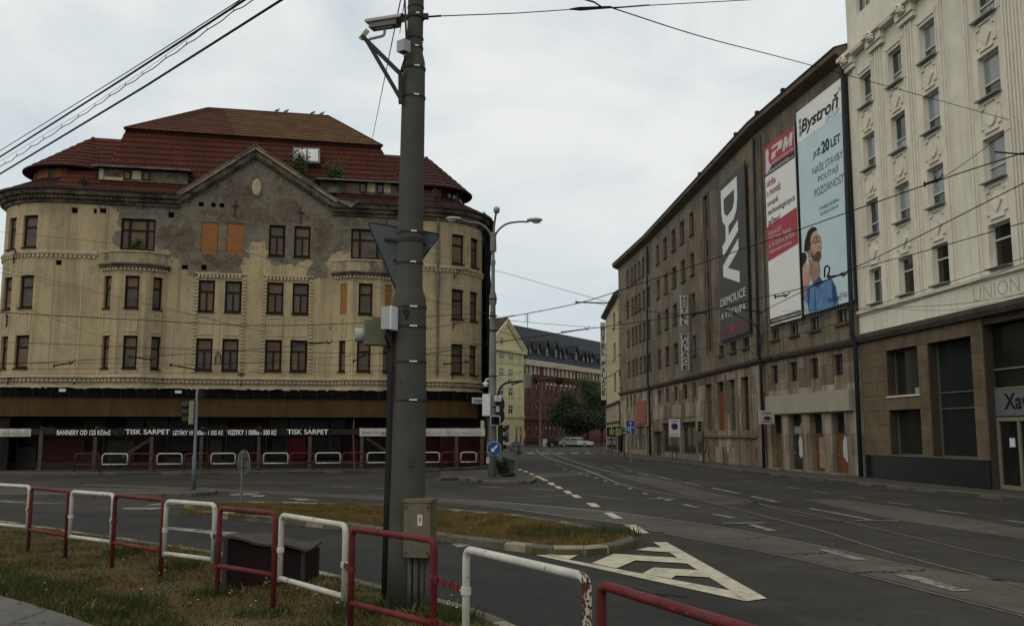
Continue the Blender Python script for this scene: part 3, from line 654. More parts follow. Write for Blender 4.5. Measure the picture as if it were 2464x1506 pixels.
# ---- two bowed oriels
for x0, x1, wx in ((238, 402, [(249, 266, 'n'), (299.5, 334, 'c'), (367.5, 391, 'n')]), (800, 958, [(819, 835, 'n'), (863, 896.5, 'c'), (926, 943, 'n')])):
    ua, ub = LPa.hit(x0, 750)[0], LPa.hit(x1, 750)[0]; A, B = LPa.at(ua).xy, LPa.at(ub).xy; pts = [A]
    wd = (B - A).length; d_ = (B - A).normalized(); sg = .75
    for k in range(1, 20):
        q = k / 20; f = min(1, math.sin(math.pi * q) * 1.25) ; pts.append(A + d_ * (wd * q) + EN * (sg * f))
    pts.append(B); OP = Path(pts, 1); hs = []; ws = []
    for row in (1, 2):
        sh = 0 if row == 1 else -4.5
        for a, b, kd in wx:
            u0, u1 = OP.hit(a + sh, 715 if row == 1 else 850)[0], OP.hit(b + sh, 715 if row == 1 else 850)[0]
            st = 'board' if (kd == 'n' and row == 1 and x0 > 600) else 'H'
            ws.append((u0, u1, *ROWS[row], st)); hs.append((u0, u1, *ROWS[row]))
            panel(OP, u0 + .02, u1 - .02, 7.5, 8.5) if row == 1 else None
    wall_grid(OP, 0, OP.L, 4.4, 11.05, hs, WORN, 'oriel_wall', LB, depth=.25, step=.33, attr={'worn': lambda u, z: .12, 'bare': lambda u, z: 0.})
    for q in ws: lwin(q, OP)
    us = urange(OP, 0, OP.L)
    sweep(OP, us, [(0, 10.95), (.1, 10.98), (.14, 11.1), (.22, 11.14), (.22, 11.22), (0, 11.26)], SOOT, 'oriel_cornice', LB); dentils(OP, .1, OP.L - .1, .2, .12, .12, 10.9, .0, .12, TRIM_P, 'dentil_band', LB)
    sweep(OP, us, [(-.2, 11.22), (.0, 11.22), (.0, 11.85), (-.2, 11.85)], TRIM, 'oriel_parapet', LB)
    sweep(OP, us, [(-.25, 11.85), (.06, 11.85), (.06, 11.93), (-.25, 11.93)], TRIM_P, 'parapet_coping', LB)
    top = MB(); top.quad(*[V(q.x, q.y, 11.3) for q in pts]); top.build('oriel_roof', LEAD, LB)
    sweep(OP, us, [(0, 4.25), (.1, 4.25), (.1, 4.6), (0, 4.62)], TRIM_P, 'plinth_band', LB); sweep(OP, us, [(0, 4.78), (.07, 4.78), (.07, 4.98), (.22, 5.0), (.22, 5.1), (0, 5.14)], TRIM_P, 'string_course', LB)
    dentils(OP, 0.1, OP.L - .1, .23, .13, .17, 4.87, .07, .07, TRIM_P, 'dentil_band', LB)
# ---- iron brackets of the former overhead lines, a downpipe
def anchor(x, y, kind):
    u, z = LPa.hit(x, y); t_, n_ = LPa.tn(u); b = MB(); p = lambda a, o, c: LPa.at(u, z, .0) + t_ * a + n_ * o + Z3 * c
    if kind == 'arm': b.bar(p(0, 0, .1), p(.75, .5, .1), .05); b.bar(p(0, 0, .1), p(0, .05, -.5), .05); b.bar(p(.35, .25, .08), p(0, .03, -.35), .04)
    elif kind == 'cross': b.bar(p(0, .03, -.55), p(0, .03, .45), .05); b.bar(p(-.22, .03, .1), p(.22, .03, .1), .05)
    elif kind == 'arch': b.tube([p(-.15, .04, -.35), p(-.13, .06, .1), p(0, .08, .3), p(.13, .06, .1), p(.15, .04, -.35)], .03, 6)
    b.build('iron_anchor', DKSTEEL, LB)
for a in ((48, 474, 'arm'), (35, 612, 'arm'), (18, 765, 'arm'), (345, 480, 'cross'), (566, 500, 'cross'), (724, 516, 'cross'), (930, 528, 'cross'), (1092, 652, 'arm'), (1090, 770, 'arm'), (20, 915, 'arm'), (580, 905, 'cross'), (1088, 920, 'cross'), (525, 860, 'arch'), (178, 935, 'cross')): anchor(*a)
b = MB(); b.tube([LPa.at(LPa.hit(1054, 505)[0], z, .12) for z in (15.0, 11.9, 5.4)], .07, 8); b.build('downpipe', LEAD, LB)
# lead flashing torn from the eave
b = MB(); tp = [(810, 482), (830, 492), (845, 500), (850, 495), (868, 482), (862, 480), (850, 488), (842, 484)]
b.quad(*[Lp(x, y, -.7) for x, y in tp]); b.build('torn_flashing', LEAD, LB)
# ---- roofs
def tiles_mat(name, c1, c2, moss=None):
    return M(name, c1, .8, var=.28, sc=1.1, bump=.2, bsc=18, col2=c2, c2=(.42, .62), speck=.25, scol=(.03, .018, .014))
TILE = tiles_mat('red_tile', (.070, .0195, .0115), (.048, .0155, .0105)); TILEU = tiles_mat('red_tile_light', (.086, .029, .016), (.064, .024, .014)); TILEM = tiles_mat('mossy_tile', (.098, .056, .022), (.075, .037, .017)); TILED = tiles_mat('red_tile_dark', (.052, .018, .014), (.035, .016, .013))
def courses(parent, lower, upper, n, mat, pitch=.30, lip=.055, matf=None):
    """overlapping wavy tile courses, one object each"""
    lower = [V(*q) for q in lower]; upper = [V(*q) for q in upper]
    def samp(pts, k):
        acc = [0.]
        for a, b in zip(pts, pts[1:]): acc.append(acc[-1] + (b - a).length)
        o = []
        for i in range(k + 1):
            d = acc[-1] * i / k; j = 0
            while j < len(pts) - 2 and d > acc[j + 1]: j += 1
            l = acc[j + 1] - acc[j]; o.append(pts[j].lerp(pts[j + 1], (d - acc[j]) / l if l > 1e-9 else 0))
        return o, acc[-1]
    _, Ln = samp(lower, 1); K = max(4, int(Ln / pitch) * 4); lo, _ = samp(lower, K); up, _ = samp(upper, K)
    nr = []
    for i in range(K + 1):
        a = lo[min(i + 1, K)] - lo[max(i - 1, 0)]; b = up[i] - lo[i]; q = a.cross(b); q = q if q.length > 1e-6 else V(0, -1, .5); q.normalize(); nr.append(q if q.y < 0.05 or q.z > 0 else -q)
    for r in range(n):
        t0, t1 = r / n, (r + 1) / n; b = MB()
        for i in range(K + 1):
            wv = (.022 if i % 4 in (1, 2) else 0.) ; d = lo[i].lerp(up[i], t0); e_ = lo[i].lerp(up[i], min(1, t1 + .02)); sag = random.uniform(-.004, .004)
            b.v += [tuple(d + nr[i] * (.004 + sag)), tuple(d + nr[i] * (lip + wv + sag)), tuple(e_ + nr[i] * (.008 + wv * .6))]
        for i in range(K):
            a = i * 3; b.f += [(a, a + 3, a + 4, a + 1), (a + 1, a + 4, a + 5, a + 2)]
        b.build('tile_course', matf(r, n) if matf else mat, parent, fix=False)
def roofpart(name, mat=None):
    b = MB(); b.box(lp(11.7, 6, 15.2), .1, .1, .1); return b.build(name, mat or TILED, LB)
RA, RB_ = Lp(500, 262, 7.5), Lp(790, 281, 7.5); RC_, RD_ = Lp(300, 309, 2.2), Lp(919, 351, 2.2)
# main upper roof with its solid body
b = MB(); back = [q + V(-EN.x, -EN.y, 0) * 10 for q in (RC_, RD_)]
b.add([RC_, RD_, RB_, RA, back[0], back[1]], [(0, 1, 2, 3), (0, 3, 4), (1, 5, 2), (3, 2, 5, 4)]); up_roof = b.build('upper_roof', TILED, LB)
mid = lambda a, b_, t: a.lerp(b_, t)
off = V(0, 0, .02)
sp1, sp2 = .42, .36
courses(up_roof, [RC_, RC_.lerp(RD_, sp1)], [RA, RA.lerp(RB_, .13)], 12, TILEU); courses(up_roof, [RC_.lerp(RD_, sp1), RD_], [RA.lerp(RB_, .13), RB_], 12, TILEM)
MB().tube([RA, RB_], .11, 8).build('ridge_tile', TILEU, up_roof); MB().tube([RA, RC_], .1, 8).build('hip_tile', TILEU, up_roof); MB().tube([RB_, RD_], .1, 8).build('hip_tile', TILED, up_roof)
# steep lower mansard
MA, MBq = Lp(302, 316, 2.45), Lp(916, 358, 2.45); MC, MD = Lp(238, 446, .35), Lp(985, 472, .35)
mt = MA.lerp(MC, .2); mt2 = MBq.lerp(MD, .2)
b = MB(); b.quad(MC, MD, MBq, MA); mansard = b.build('mansard_roof', TILED, LB)
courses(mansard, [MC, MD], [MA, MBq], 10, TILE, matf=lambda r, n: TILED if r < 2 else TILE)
b = MB(); b.bar(MA + V(0, 0, .05), MBq + V(0, 0, .05), .22, .16); b.build('mansard_cornice', TILED, mansard)
bk = [q + V(-EN.x, -EN.y, 0) * 8 for q in (MC, MA, MBq, MD)]
b = MB(); b.add([MC, MA, RC_, bk[0], bk[1]], [(0, 1, 4, 3)]); b.add([MD, MBq, bk[3], bk[2]], [(0, 1, 3, 2)]); b.build('mansard_side', TILED, mansard)
# side roofs running to the rounded corners
LA0, LA1 = Lp(225, 332, 4.2), Lp(300, 337, 4.2); LE0, LE1 = lp(ST0 - .2, -.3, 15.36), lp(9.0, -.3, 15.36)
b = MB(); b.quad(LE0, LE1, LA1, LA0); lr = b.build('side_roof', TILED, LB); courses(lr, [LE0, LE1], [LA0, LA1 + (LA1 - LA0) * .2], 12, TILE)
RA0, RA1 = Lp(915, 372, 4.2), Lp(1026, 379, 4.2); RE0, RE1 = lp(16.5, -.3, 15.36), lp(ST1 + .3, -.3, 15.36)
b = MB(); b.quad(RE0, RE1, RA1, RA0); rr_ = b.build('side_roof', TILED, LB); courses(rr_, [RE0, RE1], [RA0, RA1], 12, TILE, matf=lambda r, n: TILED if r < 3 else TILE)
def turret(sgn, apex, s_t, nm):
    def ring(R, z, a0, a1, k=14): return [lp(s_t + sgn * R * math.sin(math.radians(a0 + (a1 - a0) * i / k)), RC - R * math.cos(math.radians(a0 + (a1 - a0) * i / k)), z) for i in range(k + 1)]
    b = MB(); zr = 16.88; A0, A1 = -40 if sgn < 0 else -26, 118
    r1, r2, rd, re_ = ring(RC - .68, zr, A0, A1), ring(RC - 1.35, 16.3, A0, A1), ring(RC - 1.3, zr, A0, A1), ring(RC + .45, 15.36, A0, A1)
    for i in range(14): b.quad(r1[i], r1[i + 1], apex)
    b.quad(*r1); tr = b.build('turret_roof', TILED, LB)
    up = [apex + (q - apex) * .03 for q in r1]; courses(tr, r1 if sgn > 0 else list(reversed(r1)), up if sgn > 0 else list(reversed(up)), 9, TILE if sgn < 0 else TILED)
    MB().tube([r1[4], apex], .08, 6).build('hip_tile', TILE, tr); MB().tube(r1, .045, 6).build('turret_eave', TILED, tr)
    d = MB()
    for i in range(14): d.quad(r2[i], r2[i + 1], rd[i + 1], rd[i])
    dr = d.build('turret_drum', SOOT, LB)
    for i in range(3, 13):
        p, q = (r2[i] + rd[i]) / 2, (r2[i + 1] + rd[i + 1]) / 2; c_ = (p + q) / 2; t_ = (q - p).normalized(); n_ = V(t_.y, -t_.x, 0); n_ = n_ if n_.dot(c_ - lp(s_t, RC, c_.z)) > 0 else -n_
        if sgn < 0 and i in (3, 4, 6, 7, 9): MB().box(c_ + n_ * .03, (q - p).length * .92, .05, .5, (t_, n_, Z3)).build('board_panel', OSB, dr)
        elif sgn > 0 and i % 2 == 0 or i in (5, 9) and sgn > 0:
            w_ = MB(); w_.box(c_ + n_ * .02, (q - p).length * .9, .06, .5, (t_, n_, Z3)); wo = w_.build('window', FRAME, dr); MB().box(c_ + n_ * .056, (q - p).length * .62, .02, .36, (t_, n_, Z3)).build('pane', glass('pane_dark'), wo)
    sk = MB()
    for i in range(14): sk.quad(re_[i], re_[i + 1], r2[i + 1], r2[i])
    so_ = sk.build('skirt_roof', TILED, LB); courses(so_, re_ if sgn > 0 else list(reversed(re_)), r2 if sgn > 0 else list(reversed(r2)), 4, TILED)
turret(-1, Lp(225, 332, 4.2), ST0, 'l'); turret(1, Lp(1026, 379, 4.2), ST1, 'r')
# attic dormers behind the eave
def dormer(xa, xb, y0, y1, wx, roofx):
    p = [Lp(xa, y1, .25), Lp(xb, y1 + 3, .25), Lp(xb, y0 + 5, .25), Lp(xa, y0, .25)]; p[1].z = p[0].z; p[2].z = p[3].z; bk = V(-EN.x, -EN.y, 0)
    b = MB(); b.prism(p, bk * 3.); d = b.build('attic_dormer', SOOT, LB)
    q = [p[3] + V(-.3, 0, .02) + V(EN.x, EN.y, 0) * .45, p[2] + V(.2, 0, .02) + V(EN.x, EN.y, 0) * .45, p[2] + V(.2, 0, .5) + bk * 2.4, p[3] + V(-.3, 0, .5) + bk * 2.4]
    MB().prism(q, (0, 0, .08)).build('dormer_roof', LEAD, d)
    for a0, a1, c0, c1, mt_ in wx:
        r0, r1 = Lp(a0, c1, .24), Lp(a1, c0, .24); w_ = MB(); cc = (r0 + r1) / 2; t_ = V(ES.x, ES.y, 0); n_ = V(EN.x, EN.y, 0)
        w_.box(cc, (r1.xy - r0.xy).length, .08, abs(r1.z - r0.z), (t_, n_, Z3)); wo = w_.build('window' if mt_ is not TRIM_P else 'plaster_patch', FRAME if mt_ is not TRIM_P else TRIM_P, d)
        if mt_ is not TRIM_P: MB().box(cc + n_ * .045, (r1.xy - r0.xy).length * .7, .02, abs(r1.z - r0.z) * .8, (t_, n_, Z3)).build('pane', mt_, wo)
dormer(237, 452, 405, 433, [(298, 315, 414, 432, OSB), (343, 361, 415, 433, PANE), (238, 250, 407, 432, TRIM_P), (318, 340, 412, 432, TRIM_P), (250, 296, 428, 433, TRIM_P)], None)
dormer(770, 970, 436, 462, [(865, 880, 443, 464, glass('pane_dark')), (908, 922, 444, 466, glass('pane_dark')), (884, 903, 440, 462, TRIM_P), (924, 940, 442, 464, TRIM_P)], None)
# roof window
p = [Lp(705, 396, 1.2), Lp(770, 398, 1.2), Lp(770, 362, 1.75), Lp(705, 360, 1.75)]; n_ = (p[1] - p[0]).cross(p[3] - p[0]).normalized(); n_ = n_ if n_.y < 0 else -n_
b = MB(); b.prism([q + n_ * .05 for q in p], n_ * .14); sk = b.build('roof_window', LEAD, LB)
SKYL = M('roof_window_film', (.55, .56, .53), .5, var=.1, sc=2, bump=.1)
for f0, f1 in ((.07, .48), (.56, .93)):
    q = [p[0].lerp(p[1], f).lerp(p[3].lerp(p[2], f), g) + n_ * .2 for f, g in ((f0, .1), (f1, .1), (f1, .9), (f0, .9))]; MB().prism(q, n_ * .01).build('pane', SKYL, sk)
# ---- shop storey: fascia, canopy and shop fronts coloured near-black for the canopy's shade
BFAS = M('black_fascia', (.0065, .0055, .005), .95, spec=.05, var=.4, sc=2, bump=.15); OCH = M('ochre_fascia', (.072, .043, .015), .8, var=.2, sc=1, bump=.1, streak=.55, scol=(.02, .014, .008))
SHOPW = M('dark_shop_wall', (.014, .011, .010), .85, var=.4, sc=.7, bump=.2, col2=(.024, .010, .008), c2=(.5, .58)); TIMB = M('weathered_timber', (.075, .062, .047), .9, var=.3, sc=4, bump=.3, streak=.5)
REDD_ = lambda: M('dark_red_panel', (.035, .012, .010), .8, var=.35, sc=1.5, bump=.1)
C1 = lpath(1.1); uC0, uC1 = C1.u[5], C1.u[20]
ua, ub = C1.hit(-30, 980)[0], C1.hit(1163, 980)[0]; ub = min(ub, C1.u[23])
us = urange(C1, 0, ub)
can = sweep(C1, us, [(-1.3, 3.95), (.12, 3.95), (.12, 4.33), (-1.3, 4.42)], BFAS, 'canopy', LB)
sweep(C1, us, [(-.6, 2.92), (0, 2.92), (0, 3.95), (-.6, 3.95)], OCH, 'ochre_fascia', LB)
ln = MB()
for z in (3.98, 4.3): ln.v, ln.f = ln.v, ln.f
for k in range(0, 40):
    u = k * .85
    if u < ub: ln.box(C1.at(u, 4.13, .135), .02, .02, .32, (*C1.tn(u), Z3))
ln.build('fascia_joint', DKSTEEL, LB, fix=False, kind='stuff')
# tar and moss along the canopy edge
b = MB()
for k in range(420):
    u = random.uniform(0, ub); w = random.uniform(.1, .5); h = random.uniform(.01, .10); b.box(C1.at(u, 4.34 + h / 2, random.uniform(-.3, .06)), w, random.uniform(.1, .3), h, (*C1.tn(u), Z3))
b.build('roofing_debris', BFAS, LB, kind='stuff', fix=False)
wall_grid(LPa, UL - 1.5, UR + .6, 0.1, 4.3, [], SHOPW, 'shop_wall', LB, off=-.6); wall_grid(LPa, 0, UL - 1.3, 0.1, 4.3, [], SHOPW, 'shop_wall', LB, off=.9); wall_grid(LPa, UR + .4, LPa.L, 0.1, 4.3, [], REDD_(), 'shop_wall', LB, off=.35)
MB().prism([LPa.at(u, .1, -.85) for u in LPa.u], (0, 0, 15.1)).build('light_stop_core', DARKHOLE, LB)  # added dark solid inside the walls, keeps sky from showing through openings
# shop front mullions and panels behind the timber shoring
SHOPG = glass('shop_glass', (.007, .008, .007), .3, .12); REDF = M('red_shop_panel', (.065, .007, .008), .7, var=.3, sc=2, bump=.05); REDD = M('dark_red_panel', (.045, .012, .010), .8, var=.35, sc=1.5, bump=.1); GREYP = M('grey_shop_panel', (.032, .029, .024), .85, var=.25, sc=1, bump=.1)
pals = [SHOPG, REDD, SHOPG, GREYP, SHOPG, REDD]
Ush = lambda x, y=1060: LPa.hit(x, y, -.45)[0]
for i, (x0, x1, y0, y1, mt_) in enumerate(((60, 95, 1010, 1030, GREYP), (100, 205, 1055, 1128, REDD), (48, 88, 1075, 1125, GREYP), (200, 245, 1008, 1030, GREYP), (195, 240, 1085, 1120, GREYP), (260, 325, 1060, 1110, GREYP), (250, 258, 1055, 1128, BLACK), (400, 470, 1055, 1085, SHOPG), (400, 470, 1100, 1112, GREYP), (505, 535, 1058, 1105, GREYP), (540, 615, 1055, 1108, SHOPG), (655, 685, 1055, 1125, SHOPG), (686, 736, 1052, 1105, REDF), (745, 785, 1052, 1100, SHOPG), (786, 820, 1052, 1100, SHOPG), (845, 862, 1055, 1120, REDF), (870, 920, 1055, 1110, SHOPG), (1030, 1090, 1055, 1120, REDD), (1095, 1140, 1055, 1120, REDD), (305, 345, 1007, 1030, SHOPG), (350, 400, 1007, 1030, SHOPG), (405, 500, 1007, 1030, SHOPG), (505, 545, 1008, 1030, GREYP), (560, 640, 1007, 1030, REDD), (645, 690, 1007, 1030, SHOPG), (695, 790, 1007, 1030, SHOPG), (795, 830, 1007, 1030, SHOPG), (500, 640, 1104, 1118, GREYP), (735, 840, 1108, 1120, GREYP))):
    u0, u1 = Ush(x0), Ush(x1); z0, z1 = LPa.hit((x0 + x1) / 2, y1, -.45)[1], LPa.hit((x0 + x1) / 2, y0, -.45)[1]; z0 = max(z0, .14); t_, n_ = LPa.tn((u0 + u1) / 2)
    o = -.5 + .02 * (i % 3); b = MB(); b.box(LPa.at((u0 + u1) / 2, (z0 + z1) / 2, o), u1 - u0, .12, z1 - z0, (t_, n_, Z3)); b.build('shop_panel', mt_, LB)
for x in (45, 250, 305, 402, 500, 545, 640, 690, 795, 850, 990, 1060, 1095):
    u = Ush(x); t_, n_ = LPa.tn(u); MB().box(LPa.at(u, 1.55, -.38), .05, .05, 2.75, (t_, n_, Z3)).build('shop_mullion', DKSTEEL, LB)
sweep(LPa, urange(LPa, 0, UEND), [(-.6, .1), (-.28, .1), (-.28, .5), (-.6, .52)], GREYP, 'shop_plinth', LB)
b = MB(); b.box(LPa.at(Ush(1120), 3.4, 1.15), 1.9, .06, 1.0, (*LPa.tn(Ush(1120)), Z3)); b.build('dark_shop_sign', BFAS, LB)
# timber and concrete posts with the beam that carries the banners
BP = Path([lp(-6, -3.0).xy, lp(23.6, -3.0).xy], 1)
SH = T('shoring_frame', 'weathered post and beam shoring along the pavement below the ochre fascia', 'shoring', lp(10, -3, .12))
Ub = lambda x, y=1040: BP.hit(x, y)
for x in (-30, 97, 228, 364, 484, 622, 745, 870, 995, 1098, 1160):
    u, _ = BP.hit(x, 1090); MB().box(BP.at(u, 1.15, 0), .17, .17, 2.06, (*BP.tn(u), Z3)).build('post', TIMB, SH)
    MB().box(BP.at(u, 2.28, -1.2), .14, 2.3, .16, (*BP.tn(u), Z3)).build('cross_beam', TIMB, SH)
MB().box(BP.at(BP.L / 2, 2.12, -.02), BP.L, .16, .30, (*BP.tn(1), Z3)).build('beam', M('dark_timber', (.03, .026, .021), .9, var=.3, sc=3, bump=.3), SH)
for (a, b_) in (((285, 1100), (358, 1055)), ((885, 1055), (940, 1090))):
    p, q = BP.hit(*a), BP.hit(*b_); MB().bar(BP.at(p[0], p[1], -.9), BP.at(q[0], q[1], -.9), .12, .16).build('brace', TIMB, SH)
# banners on the beam
BW = M('banner_white', (.46, .45, .40), .75, var=.12, sc=3, bump=.35, bsc=3); BB = M('banner_black', (.010, .011, .010), .7, var=.3, sc=3, bump=.2, bsc=4); WT = flat('print_white', (.75, .75, .70), .7); GT = flat('print_grey', (.20, .20, .19), .8); RT = flat('print_red', (.28, .03, .03), .7); GNT = flat('print_green', (.03, .075, .04), .7)
def beam_banner(x0, x1, y0, y1, label, mat, texts, ripple=.02):
    u0, u1 = Ub(x0)[0], Ub(x1)[0]; z1, z0 = BP.hit(x0, y0, .1)[1], BP.hit(x0, y1, .1)[1]
    o = T('banner', label, 'banner', BP.at((u0 + u1) / 2, z0, .1)); b = MB(); k = 16; t_, n_ = BP.tn(1)
    q = [BP.at(u0 + (u1 - u0) * i / k, 0, .095 + ripple * 1.05 + ripple * math.sin(i * 2.1 + x0)) for i in range(k + 1)]
    for i in range(k): b.quad(q[i] + Z3 * z0, q[i + 1] + Z3 * z0, q[i + 1] + Z3 * z1, q[i] + Z3 * z1)
    b.build('cloth', mat, o, fix=False)
    fr = (BP.at(u0, z0, .10 + ripple * 2.1), t_, Z3, n_); wd, h = u1 - u0, z1 - z0
    for body, a, c, v0, v1, mt_, bold, sh_ in texts: text(o, body, mt_, fr, a * wd, c * wd, v0 * h, v1 * h, bold=bold, shear=sh_)
    return o, fr, wd, h
beam_banner(-60, 76, 1031, 1050, 'creased white banner at the left end of the shoring beam', BW, [('SBÍRKA ODPADKŮ', .12, .95, .2, .75, GT, 0, .2)], .05)
beam_banner(136, 270, 1030, 1049, 'black banner lettered BANNERY OD 125 on the shoring beam', BB, [('BANNERY OD 125 Kč/m2', .02, .98, .14, .84, WT, .02, 0)])
def swirl(o, fr, wd, h, x):
    for k in range(3):
        a = k * 2.1; P_ = [(x + .16 * math.cos(a + j * .35) * (.4 + j * .12), h * .5 + .16 * math.sin(a + j * .35) * (.4 + j * .12)) for j in range(5)]; P_ += [(px_ + .05, py_ + .04) for px_, py_ in reversed(P_)]; poly2(o, P_, GNT, fr, .012, 'logo_stroke')
o_ = beam_banner(282, 413, 1029, 1048, 'black banner lettered TISK SARPET between price banners, left of the signal mast', BB, [('TISK SARPET', .16, .97, .18, .8, WT, .012, 0)]); swirl(*o_, .28)
beam_banner(415, 541, 1030, 1049, 'black banner lettered LETÁKY 10 000ks behind the signal mast', BB, [('LETÁKY 10 000ks - 1 555 Kč', .02, .97, .14, .86, WT, .02, 0)])
beam_banner(545, 668, 1030, 1049, 'black banner lettered VIZITKY 1 000ks above the round sign back', BB, [('VIZITKY 1 000ks - 500 Kč', .02, .98, .14, .86, WT, .02, 0)])
o_ = beam_banner(672, 793, 1029, 1048, 'black banner lettered TISK SARPET right of the VIZITKY banner', BB, [('TISK SARPET', .16, .97, .18, .8, WT, .012, 0)]); swirl(*o_, .28)
beam_banner(865, 1166, 1030, 1049, 'long white banner with faint grey lettering behind the catenary pole', BW, [('Bezpečný', .015, .16, .25, .72, GT, .01, .25), ('auto', .17, .235, .25, .7, RT, .02, .25), ('Winter', .27, .36, .25, .72, GT, 0, 0), ('DEBATA - 25. 11. 2014 - 15:00 - NÁRODNÍ DŮM', .51, .97, .22, .74, GT, -.005, 0)], .03)
u0, u1 = C1.hit(1126, 962)[0], C1.hit(1160, 962)[0]
zj = T('small_banner', 'small white banner reading ZAJIST at the right end of the fascia', 'banner', C1.at((u0 + u1) / 2, 3.8, .25)); t_, n_ = C1.tn((u0 + u1) / 2); t_ = (C1.at(u1) - C1.at(u0)).normalized(); n_ = V(t_.y, -t_.x, 0)
wz = (C1.at(u1) - C1.at(u0)).length; MB().box((C1.at(u0, 3.92, .35) + C1.at(u1, 3.92, .35)) / 2, wz, .02, .36, (t_, n_, Z3)).build('cloth', WHITEBOX, zj); text(zj, 'ZAJIŠŤ', BLACK, (C1.at(u0, 3.74, .38), t_, Z3, n_), .08 * wz, .97 * wz, .06, .28, bold=.015, shear=.25)
# floodlights on the canopy
for x, y, lb in ((152, 939, 'white floodlight on the canopy edge left of the signal mast'), (430, 943, 'white floodlight on the canopy edge beside the signal mast')):
    u, z = C1.hit(x, y); o = T('floodlight', lb, 'floodlight', C1.at(u, 4.36, .1), 'floodlights on the canopy'); t_, n_ = C1.tn(u); MB().box(C1.at(u, z, .12), .33, .14, .15, (t_, n_, Z3)).build('housing', WHITEBOX, o); MB().bar(C1.at(u, z - .05, .05), C1.at(u, 4.3, -.05), .03).build('bracket', DKSTEEL, o)
# dark protective netting on the side street face
NET = M('black_netting', (.010, .010, .011), .9, var=.4, sc=1.5, bump=.5, bsc=4)
net = T('scaffold_netting', 'black protective netting hanging down the side street wall of the derelict building', 'netting', LPa.at(LPa.u[24], .2, .3))
b = MB(); k = 9; prof = [(15.9, .1), (15.2, .75), (14.2, .62), (12.0, .5), (11.3, .58), (9, .45), (7, .5), (4.4, .62), (3.0, .45)]
for i in range(k):
    u = LPa.u[22] + i * .55; b.v += [tuple(LPa.at(u, z, o + .04 * math.sin(i * 1.7 + z))) for z, o in prof]
n = len(prof)
for i in range(k - 1):
    for j in range(n - 1): a = i * n + j; b.f.append((a, a + 1, a + n + 1, a + n))
b.f.append(tuple(range(n)) )
b.build('net', NET, net)
# ================================================================== right hand row of houses
RO = [(16.55 + .0877 * 14, 30.5 - 14), (16.55, 30.5), (15.55, 41.9), (14.15, 52.6), (12.45, 84), (11.2, 98), (11.8, 118)]
RP = Path(RO, -1); U0 = RP.u[1]                          # u of the later measurements starts at RO[1]
UU = [u for u in RP.u]; uA, uB, uC, uD, uE = UU[2], UU[3], UU[4], UU[5], UU[6]
ru = lambda x, y=700: RP.hit(x, y)[0]
def rbox(u, z, o, su, so, sz, name, mat, parent, fix=False):
    t_, n_ = RP.tn(u); return MB().box(RP.at(u, z, o), su, so, sz, (t_, n_, Z3)).build(name, mat, parent, fix=fix)
GLS = glass('window_glass'); GLD = glass('window_glass_dark', (.012, .013, .012), .08, .45); GLL = glass('window_blind', (.30, .31, .30), .3, .5)
CREAM = M('pale_stucco', (.66, .615, .505), .9, var=.12, sc=.8, bump=.25, bsc=14, streak=.22, scol=(.16, .135, .095)); CREAMT = M('pale_stucco_trim', (.67, .625, .515), .9, var=.1, sc=2, bump=.15, streak=.2, scol=(.2, .17, .12))
WFR = M('white_window_frame', (.50, .50, .46), .5, var=.05, sc=5, bump=0); STONE = M('brown_stone_cladding', (.128, .095, .060), .75, var=.22, sc=1.3, bump=.15, streak=.35); BASALT = M('black_plinth', (.010, .011, .013), .35, var=.3, sc=1, bump=.03, spec=.4)
# ---- pale office house on the right edge
UB_ = T('office_building', 'pale stucco office building with ribbed pilasters and brown stone shop storey', 'building', RP.at((U0 + uA) / 2, .12, -5))
cols = [(160, 218), (300, 370), (460, 540), (735, 830), (1010, 1120)]; zz5 = lambda x, y: nat(2040 + x / 1.930, y / 1.930)
ucol = []
for a, b in cols:
    q = [ru(*zz5(a, 1340)), ru(*zz5(b, 1340 if a < 600 else 1150))]; ucol.append((min(q), max(q)))
ucol.append((ucol[-1][0] - 3.4, ucol[-1][0] - 2.1))
RZ = [(7.60, 9.12), (10.60, 12.15), (13.55, 15.10), (16.42, 17.92)]
hs = [(a, b, z0, z1) for a, b in ucol for z0, z1 in RZ]
th = [(a - .1, b + .1, 20.9, 22.6) for a, b in ucol]
wall_grid(RP, 0.2, uA, 6.35, 19.0, hs, CREAM, 'wall', UB_, depth=.34); wall_grid(RP, 0.2, uA, 19.0, 26, th, CREAM, 'attic_wall', UB_, depth=.3, off=-.06)
for a, b, z0, z1 in hs:
    low = z0 < 8; w = window(UB_, RP, a, b, z0, z1, 'tiltH' if not low else 'H', WFR, GLS if not low else GLD, inset=.22, fw=.07, pm2=None if low else M('pane_painted_sky', (.20, .215, .21), .12, var=.2, sc=.7, bump=0, spec=.7))  # sky reflection painted into random panes as a pale base colour
    rbox((a + b) / 2, z0 - .03, -.02, b - a + .08, .44, .05, 'sill', STEEL, w)
for a, b, z0, z1 in th: window(UB_, RP, a, b, z0, z1, 'V', WFR, GLS, inset=.2, fw=.07)
MASK = []
